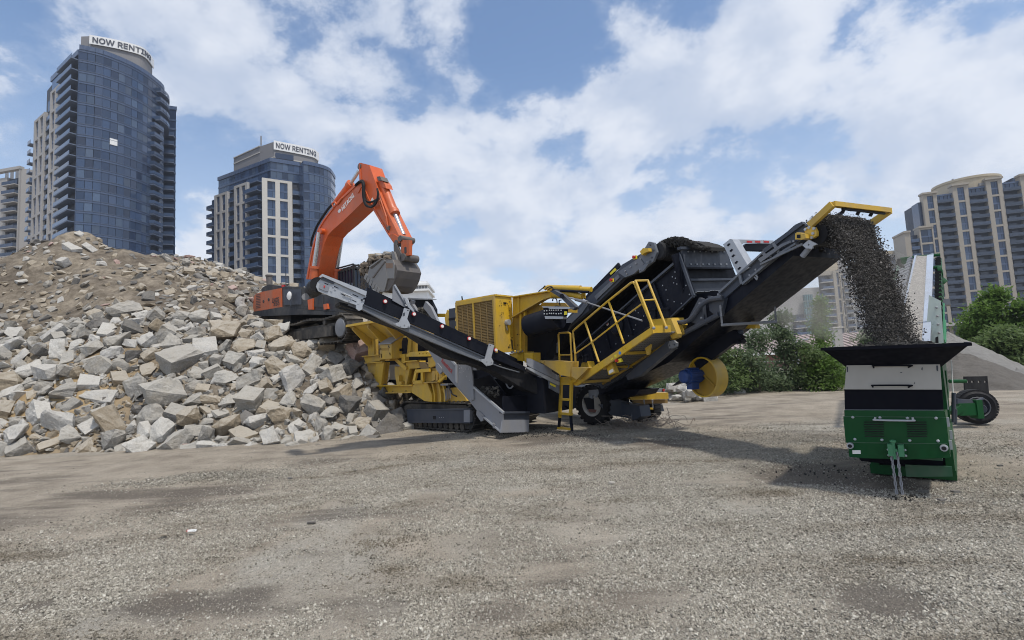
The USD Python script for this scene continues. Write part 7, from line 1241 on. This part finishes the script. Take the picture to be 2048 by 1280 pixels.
def bucket_load():
    F = EXF; rng = np.random.default_rng(3); P = [F.aty(cT(*p), rng.uniform(-.5, .2)) for p in [(rng.uniform(300, 620), 300 + rng.uniform(0, 190)) for _ in range(170)] if p[1] > 290 + .0009 * (p[0] - 470) ** 2]
    P += [F.aty(cT(rng.uniform(180, 300), rng.uniform(420, 600)), rng.uniform(-.5, .2)) for _ in range(120)]
    T = Thing('bucket_load', 'brown soil and broken concrete heaped in the excavator bucket', 'rubble', F.world(P[0]) * A_(1, 1, 1), 0, kind='stuff')
    T.part('soil', stones(rng, [F.world(p) for p in P], .10, .24), paint('soil_dark', (.13, .105, .08), .95, (.25, .2, .15), .6, 6), frame=WORLD, kind='stuff')
    for x, y, s in ((355, 325, .34), (450, 315, .36), (550, 300, .34), (590, 290, .26), (410, 345, .22)): m = rock_mesh(rng, (s, s * .8, s * .6), 2); m.apply_translation(F.world(F.aty(cT(x, y), -.3))); T.part('rock', m, ROCK['tan'] if x < 400 else ROCK['grey'], frame=WORLD)
    N = 500; P = []
    for _ in range(N): f = rng.random(); P.append(F.world(F.aty(cT(235 - 40 * f + rng.normal(0, 26 + 14 * f), 560 + 250 * f), rng.uniform(-.5, .3))))
    single('falling_soil', stones(rng, P, .012, .05), _mats['soil_dark'], 'loose soil trickling from the left side of the raised bucket', 'soil', kind='stuff')
bucket_load()

# ---------------------------------------------------------------- a wheeled machine standing behind the crusher
def make_loader():
    Y0 = 13.6; F = WORLD; at = lambda x, y, Y=Y0: depth(*cL(x, y), Y)
    T = Thing('wheel_loader', 'dark wheeled machine with yellow bumper parked behind the crusher conveyor', 'loader', at(700, 700) * A_(1, 1, 0), 0, world=True)
    for px, py, Yt in ((520, 560, 13.6), (1085, 590, 14.6)):
        g = ground(*cL(px, 722 if px < 600 else 690)); Y = g[1]; c = depth(*cL(px, py - 60), Y); R = c[2] - g[2]; ax = unit(A_(-.72, -.69, 0)); prof = [(R * .5, -.1), (R * .62, -.2), (R * .9, -.21), (R, -.16), (R, .16), (R * .9, .21), (R * .62, .2), (R * .5, .1)]
        w = T.part('wheel', lathe(prof, c, ax, 36), RUB, smooth=35); T.part('rim', lathe([(0, .04), (R * .3, .04), (R * .42, .06), (R * .56, .17), (R * .6, .19), (R * .62, .18)], c, ax, 32), CREAM, w, smooth=35)
        d_, s_, u_ = basis(ax)
        for k in range(24): a = k * math.pi / 12; q = c + (s_ * math.cos(a) + u_ * math.sin(a)) * R * .985; T.part('tread_block', bar(q - ax * .2, q + ax * .2, .07, .05, up=(s_ * math.cos(a) + u_ * math.sin(a))), RUB, w)
    def pl(name, pts, Y, th, mat, parent=None): return T.part(name, plate([at(*p, Y) for p in pts], th, Y1), mat, parent)
    bm = pl('bumper', [(888, 376), (1345, 371), (1350, 442), (922, 456)], 12.6, .25, YEL); pl('bumper_underside', [(935, 458), (1338, 448), (1340, 492), (960, 500)], 12.85, .1, LOUV, bm)
    for x0, x1 in ((1065, 1085), (1165, 1170)): T.part('chain', chain(at(x0, 448, 12.6), at(x1, 548, 12.6), .08, .009), SILD, bm)
    pl('step', [(1080, 545), (1172, 545), (1175, 562), (1085, 562)], 12.55, .12, YEL, bm)
    pl('arm', [(560, 520), (745, 430), (890, 480), (935, 640), (880, 660), (700, 630)], 12.9, .25, DGR); pl('arm_end', [(942, 500), (1035, 508), (1032, 620), (1000, 665), (925, 668)], 12.5, .2, DGL); pl('fender', [(1100, 500), (1280, 505), (1300, 580), (1230, 592), (1110, 590)], 13.2, .5, DGR); pl('chassis', [(380, 430), (900, 430), (900, 560), (620, 600), (430, 560)], 13.3, .5, BLK); pl('rear_plate', [(1050, 345), (1130, 320), (1310, 330), (1312, 365), (1055, 370)], 13.3, .2, SILD); pl('tail_lamp', [(1285, 330), (1306, 330), (1306, 356), (1285, 356)], 13.25, .05, RED)
    pl('axle', [(440, 560), (640, 570), (640, 610), (450, 590)], 13.25, .2, paint('red_oxide', (.12, .03, .025), .6))
make_loader()

# ---------------------------------------------------------------- shrubs and trees
def leaf_material(name, a, b):
    nodes = {'g': ('geometry', {}), 'r': ('mix_color', {'a': a, 'b': b}), 'p': ('principled_bsdf', {'roughness': .55, 'specular_ior_level': .3}), 't': ('translucent_bsdf', {}), 'm': ('mix_closure', {'fac': .5})}
    return usdkit.material(stage, '/World/Looks/' + name, nodes, [('g.random_per_island', 'r.fac'), ('r.result', 'p.base_color'), ('r.result', 't.color'), ('p.BSDF', 'm.closure1'), ('t.BSDF', 'm.closure2')], surface='m.closure')
LEAF = [leaf_material('leaf_green', (.115, .165, .055), (.20, .26, .10)), leaf_material('leaf_grey_green', (.13, .175, .09), (.215, .26, .14)), leaf_material('leaf_bright', (.12, .20, .04), (.20, .30, .08))]
BARK = paint('bark', (.09, .075, .06), .9)
def leaves(rng, c, n, size):
    d = rng.normal(size=(n, 3)) + A_(.15, -.25, 1.0); d /= np.linalg.norm(d, axis=1, keepdims=True); u = rng.normal(size=(n, 3)) + A_(0, 0, -.6); u -= d * (u * d).sum(1, keepdims=True); u /= np.linalg.norm(u, axis=1, keepdims=True); w = np.cross(d, u); s = size * rng.uniform(.6, 1.35, (n, 1))
    v = np.stack([c - u * s, c + w * s * .42, c + u * s, c - w * s * .42], 1).reshape(-1, 3); i = np.arange(n)[:, None] * 4
    return trimesh.Trimesh(v, np.vstack([i + [0, 1, 2], i + [0, 2, 3]]), process=False)
def plant(name, label, cat, base, height, width, n, size, leaf, seed, lobes=9, conical=.0, low=.08, group=None):
    rng = np.random.default_rng(seed); base = np.asarray(base, float); T = Thing(name, label, cat, base, 0, group, world=True); L = []
    for k in range(lobes):
        f = low + (1 - low) * ((k + rng.random()) / lobes); rad = width * .5 * (1 - conical * f) * (.55 + .45 * math.sin(math.pi * min(1, f * .9 + .12))); a = rng.uniform(0, 6.28); o = rad * rng.uniform(.15, .75); L.append((base + A_(o * math.cos(a), o * math.sin(a), height * f * .93), max(.22, rad * rng.uniform(.45, .75)), max(.25, height / lobes * rng.uniform(.9, 1.6))))
    C = []; per = n // len(L)
    for c, r, h in L:
        nb = max(5, per // 14)
        for _ in range(nb):     # sprays of leaves along short twigs
            d = rng.normal(size=3); d /= np.linalg.norm(d); q = c + d * A_(r, r, h) * rng.uniform(.35, 1.08); m = 14; C.append(q + rng.normal(size=(m, 3)) * A_(.13, .13, .12) * (width / 3 + .35))
    C = np.vstack(C); C = C[C[:, 2] > base[2] + .03]
    T.part('trunk', [rod(base - A_(0, 0, .2), base + A_(0, 0, height * .55), height * .016 + .012, 8, height * .008 + .006)], BARK)
    for k, (c, r, h) in enumerate(L):
        if k % 2 == 0: p0 = base + A_(0, 0, max(.05, (c[2] - base[2]) * .45)); T.part('limb', rod(p0, c, height * .007 + .006, 6, .006), BARK)
    T.part('crown', leaves(rng, C, len(C), size), LEAF[leaf], kind='stuff')
def make_plants():
    rng = np.random.default_rng(77); g = 'shrubs along the back edge of the yard'
    # (x, base y, top y, width px, depth, leaf, label)
    rows = [(1455, 782, 690, 110, 20.5, 0, 'leafy green shrub just right of the yellow wheel guard'), (1520, 783, 655, 100, 20.8, 1, 'upright grey green shrub under the conveyor end, before the red roof'), (1575, 784, 618, 110, 21.2, 1, 'tall grey green young tree in front of the red metal roof'), (1625, 784, 690, 100, 20.6, 0, 'round green shrub below the utility post'), (1668, 784, 708, 100, 20.3, 2, 'pale green flowering shrub at the left side of the black hopper'), (1650, 720, 585, 80, 26.0, 2, 'slender light green tree seen through dust before the grey apartment block'), (1740, 770, 660, 90, 27, 1, 'faint shrub half hidden behind the falling stone'), (1400, 782, 735, 90, 22.5, 0, 'low shrub behind the pale stone heap'), (1330, 780, 742, 90, 23.5, 1, 'low dark shrub in shade under the conveyor')]
    for i, (x, yb, yt, w, Y, leaf, lab) in enumerate(rows):
        b = depth(x, yb, Y); t = depth(x, yt, Y); h = t[2] - max(b[2], -.1); W = w * Y / 1000
        plant('young_tree' if 'tree' in lab else 'shrub', lab, 'tree' if 'tree' in lab else 'shrub', A_(b[0], Y, max(b[2], -.1) if yb > 760 else -.1), h if yb > 760 else t[2] + .1, W, int(3800 * min(2.2, max(.7, h * W / 6))), .075, leaf, 100 + i, 12, .45 if 'tree' in lab else .1)
    rows = [(1985, 742, 575, 120, 30.0, 2, 'large bright green leafy tree left of the pair at the right edge'), (2060, 745, 590, 150, 29.0, 2, 'large bright green leafy tree at the very right edge of the yard'), (1948, 742, 650, 70, 31.0, 2, 'smaller bright green bushy tree beside the stacker frame'), (2020, 745, 660, 150, 27.5, 0, 'dark green undergrowth bush beneath the right hand trees'), (2180, 750, 560, 160, 29, 2, 'bright green leafy tree beyond the right edge')]
    for i, (x, yb, yt, w, Y, leaf, lab) in enumerate(rows[:4]):
        t = depth(x, yt, Y); b = A_(t[0], Y, -.1); plant('leafy_tree' if 'tree' in lab else 'shrub', lab, 'tree' if 'tree' in lab else 'shrub', b, t[2] + .1, w * Y / 1000, int(9000), .13, leaf, 200 + i, 16, .15, .05)
    # rough ground cover between them
    C = []
    for _ in range(700): x = rng.uniform(5, 16.5); y = 21.5 + rng.normal(0, .7) + .05 * x; c = A_(x, y, 0); C.append(c + np.abs(rng.normal(size=(20, 3))) * A_(.35, .3, .32 + .25 * rng.random()) * A_(rng.choice([-1, 1]), 1, 1))
    C = np.vstack(C); single('undergrowth', leaves(rng, C, len(C), .075), LEAF[1], 'low weeds and brush along the back edge of the yard', 'undergrowth', kind='stuff')
make_plants()

# ---------------------------------------------------------------- heaps, wire and scraps
def cone_heap(name, label, apex, rad, mat, seed, rocks=0, squash=1.0):
    apex = np.asarray(apex, float); n, m = 96, 34; rng = np.random.default_rng(seed); v = [apex]; 
    for i in range(1, m + 1):
        f = i / m
        for j in range(n): a = j * 2 * math.pi / n; rr = rad * f * (1 + .06 * math.sin(3 * a + seed) + .04 * math.sin(7 * a)); z = apex[2] * (1 - f) ** .95 - .06; p = A_(apex[0] + rr * math.cos(a), apex[1] + rr * math.sin(a) * squash, z); v.append(p)
    v = np.array(v); v[:, 2] += ((meshkit.fbm(v * 1.4 + seed, 3) - .5) * .34 + (meshkit.fbm(v * 6 + seed, 3) - .5) * .14) * (v[:, 2] > .05); f = [[0, 1 + j, 1 + (j + 1) % n] for j in range(n)]
    for i in range(m - 1):
        for j in range(n): a, b = 1 + i * n + j, 1 + i * n + (j + 1) % n; f += [[a, a + n, b + n], [a, b + n, b]]
    single(name, trimesh.Trimesh(v, np.array(f), process=False), mat, label, 'heap', smooth=True, kind='thing')
def heaps():
    def hm(name, a, b): 
        nodes = {'g': ('geometry', {}), 'n': ('noise_texture', {'scale': 3.0, 'detail': 8.0, 'roughness': .7}), 'n2': ('noise_texture', {'scale': 11.0, 'detail': 7.0, 'roughness': .78}), 'r': ('mix_color', {'a': np.array(a) * .8, 'b': np.array(b) * 1.05}), 'b': ('bump', {'strength': 1.0, 'distance': .16}), 'p': ('principled_bsdf', {'roughness': .95, 'specular_ior_level': .15})}
        return usdkit.material(stage, '/World/Looks/' + name, nodes, [('g.position', 'n.vector'), ('g.position', 'n2.vector'), ('n.fac', 'r.fac'), ('r.result', 'p.base_color'), ('n2.fac', 'b.height'), ('b.normal', 'p.normal')], surface='p.BSDF')
    H1, H2 = hm('heap_grey_brown', (.165, .15, .132), (.265, .245, .22)), hm('heap_pale', (.27, .26, .24), (.39, .375, .35))
    Y = 19.; a = depth(1915, 700, Y); cone_heap('gravel_heap', 'grey brown cone of fine gravel beyond the wheel of the stacker', a, a[2] * 1.75, H1, 2)
    Y = 21.; a = depth(1985, 738, Y); cone_heap('gravel_heap', 'paler low heap of fine gravel in front of the right hand trees', A_(a[0] + 1, Y, a[2]), a[2] * 2.6, H2, 4)
    a = depth(1895, 662, 27); cone_heap('gravel_heap', 'distant pale stone heap between the stacker frame and the trees', a, a[2] * 1.4, H2, 6)
    # pale broken stones behind the wheel guard
    rng = np.random.default_rng(15)
    ordinal = 'first second third fourth fifth sixth seventh eighth ninth tenth eleventh twelfth thirteenth fourteenth fifteenth sixteenth seventeenth eighteenth nineteenth twentieth'.split()
    for i in range(20):
        px, py = 1335 + 4.6 * i, rng.uniform(772, 803); py = max(py, 770 + (px - 1345) * .35 if px > 1345 else 770); g = ground(px, 803); Y = g[1] + rng.uniform(0, .8); c = depth(px, py, Y); m = rock_mesh(rng, rng.uniform(.35, .62) * A_(1, .8, .65), 1); m.apply_translation(A_(c[0], c[1], max(c[2], .08)))
        single('rock', m, ROCK['pale'], f'{ordinal[i]} pale broken stone from the left in the pile behind the yellow wheel guard', 'rock', 'pale stones behind the wheel guard', 'thing')
    for i, (px, py) in enumerate([(1450, 783), (1478, 785), (1505, 781), (1470, 778)]): g = ground(px, py); m = rock_mesh(rng, A_(.5, .35, .22), 1); m.apply_translation(g + A_(0, 0, .05)); single('rock', m, ROCK['pale'], f'{ordinal[[0, 2, 3, 1][i]]} pale stone from the left at the foot of the back shrubs', 'rock', 'pale stones at the foot of the shrubs', 'thing')
    # tangled reinforcing wire
    W = []
    c0 = ground(1280, 852)
    for i in range(70):
        c = c0 + A_(rng.normal(0, .38), rng.normal(0, .3), .03); n = 7; a = rng.uniform(0, 6.28); st = rng.uniform(.06, .16); P = [c]
        for k in range(n): a += rng.normal(0, .9); P.append(np.maximum(P[-1] + A_(math.cos(a) * st, math.sin(a) * st * .8, rng.normal(0, .07)), A_(-99, -99, .0)))
        for p in P: p[2] = min(p[2], .28)
        W.append(pipe(bend(P, 2), .006, 4))
    T = Thing('wire_scrap', 'tangle of rusty reinforcing wire on the gravel below the yellow bumper', 'scrap wire', c0, 0, world=True); T.part('wire_tangle', W, paint('rusty_wire', (.20, .175, .15), .7, (.2, .12, .08), .5), kind='stuff')
    P = [depth(*cL(*p), 12.3 - .15 * i * 0) for i, p in enumerate([(1330, 540), (1350, 600), (1360, 660), (1395, 705), (1400, 745), (1370, 800), (1320, 822)])]; T.part('long_wire', pipe(bend(P, 4), .009, 5), _mats['rusty_wire']); P = [depth(*cL(*p), 12.6) for p in [(1602, 770), (1605, 715), (1640, 660), (1642, 695)]]; T.part('long_wire', pipe(bend(P, 4), .008, 5), _mats['rusty_wire'])
    # scraps and stray stones on the yard
    for px, py, s, lab, m in ((622, 1046, .06, 'dark lump of dirt on the gravel in the middle of the yard', ROCK['dark']), (710, 941, .045, 'dark stone right of the strip of pale gravel', ROCK['dark']), (581, 957, .06, 'small dark stone between the pale gravel strip and the crusher', ROCK['dark']), (1222, 966, .06, 'grey flat stone alone on the gravel in the middle distance', ROCK['grey']), (1848, 984, .06, 'black clod right below the chains of the stacker', ROCK['dark']), (1884, 1000, .05, 'black torn scrap at the right of the stacker', ROCK['dark']), (1910, 984, .05, 'small black clod in front of the stacker skid', ROCK['dark']), (2000, 932, .045, 'dark scrap on the brown patch at the right edge', ROCK['dark']), (325, 1071, .06, 'brown clod on the gravel beside the white paper scrap', ROCK['tan'])):
        g = ground(px, py); m_ = rock_mesh(rng, A_(s * 1.7, s, s * .5), 1); m_.apply_translation(g + A_(0, 0, s * .15)); single('loose_stone', m_, m, lab, 'stone', kind='thing')
    g = ground(384, 1065); m_ = rock_mesh(rng, A_(.10, .035, .02), 1); m_.apply_translation(g + A_(0, 0, .02)); T = Thing('paper_scrap', 'small crumpled white and red scrap on the gravel', 'litter', g, 0, world=True); T.part('paper', m_, WHT); q = rock_mesh(rng, A_(.03, .03, .02), 0); q.apply_translation(g + A_(-.045, 0, .022)); T.part('red_end', q, RED)
    N = 70; P = []
    for _ in range(N): px, py = rng.normal(1620, 60), rng.normal(945, 10); P.append(ground(px, py) + A_(0, 0, .012))
    for _ in range(30): P.append(ground(rng.normal(1795, 26), rng.normal(996, 4)) + A_(0, 0, .01))
    for _ in range(420): P.append(ground(rng.normal(1060, 60), rng.normal(868, 5)) + A_(0, 0, .02))
    single('spilled_stone', stones(rng, P, .012, .035), CRUSHED, 'dark crushed stone spilled on the ground around the machines', 'crushed stone', kind='stuff')
heaps()
# ---------------------------------------------------------------- the air
def air():
    nodes = {'v': ('principled_volume', {'color': (.86, .91, 1.0), 'density': .00024, 'anisotropy': .2})}
    hz = usdkit.material(stage, '/World/Looks/haze_air', nodes, [], volume='v.volume')
    single('haze', box(-340, 360, -60, 330, -1.2, 125), hz, kind='stuff')
    dn = {'g': ('geometry', {}), 'n': ('noise_texture', {'scale': 1.1, 'detail': 4.0, 'roughness': .6}), 'r': ('rgb_ramp', {'ramp': [(.40, (0, 0, 0)), (.66, (.42, .42, .42))]}), 'v': ('principled_volume', {'color': (.86, .80, .70)})}
    dm = usdkit.material(stage, '/World/Looks/dust_air', dn, [('g.position', 'n.vector'), ('n.fac', 'r.fac'), ('r.color', 'v.density')], volume='v.volume')
    c = depth(1680, 590, 8.8); m = trimesh.creation.icosphere(3, 1.0); v = m.vertices * A_(1.3, 1.1, .8); v = v * (1 + .35 * (meshkit.fbm(v * 1.3 + 5, 3) - .5))[:, None]; R = math.radians(-40); v = v @ np.array([[math.cos(R), math.sin(R), 0], [-math.sin(R), math.cos(R), 0], [0, 0, 1]])
    single('dust', trimesh.Trimesh(v + c, m.faces, process=False), dm, 'thin pale dust drifting around the falling stone behind the hopper', 'dust', kind='stuff')
air()
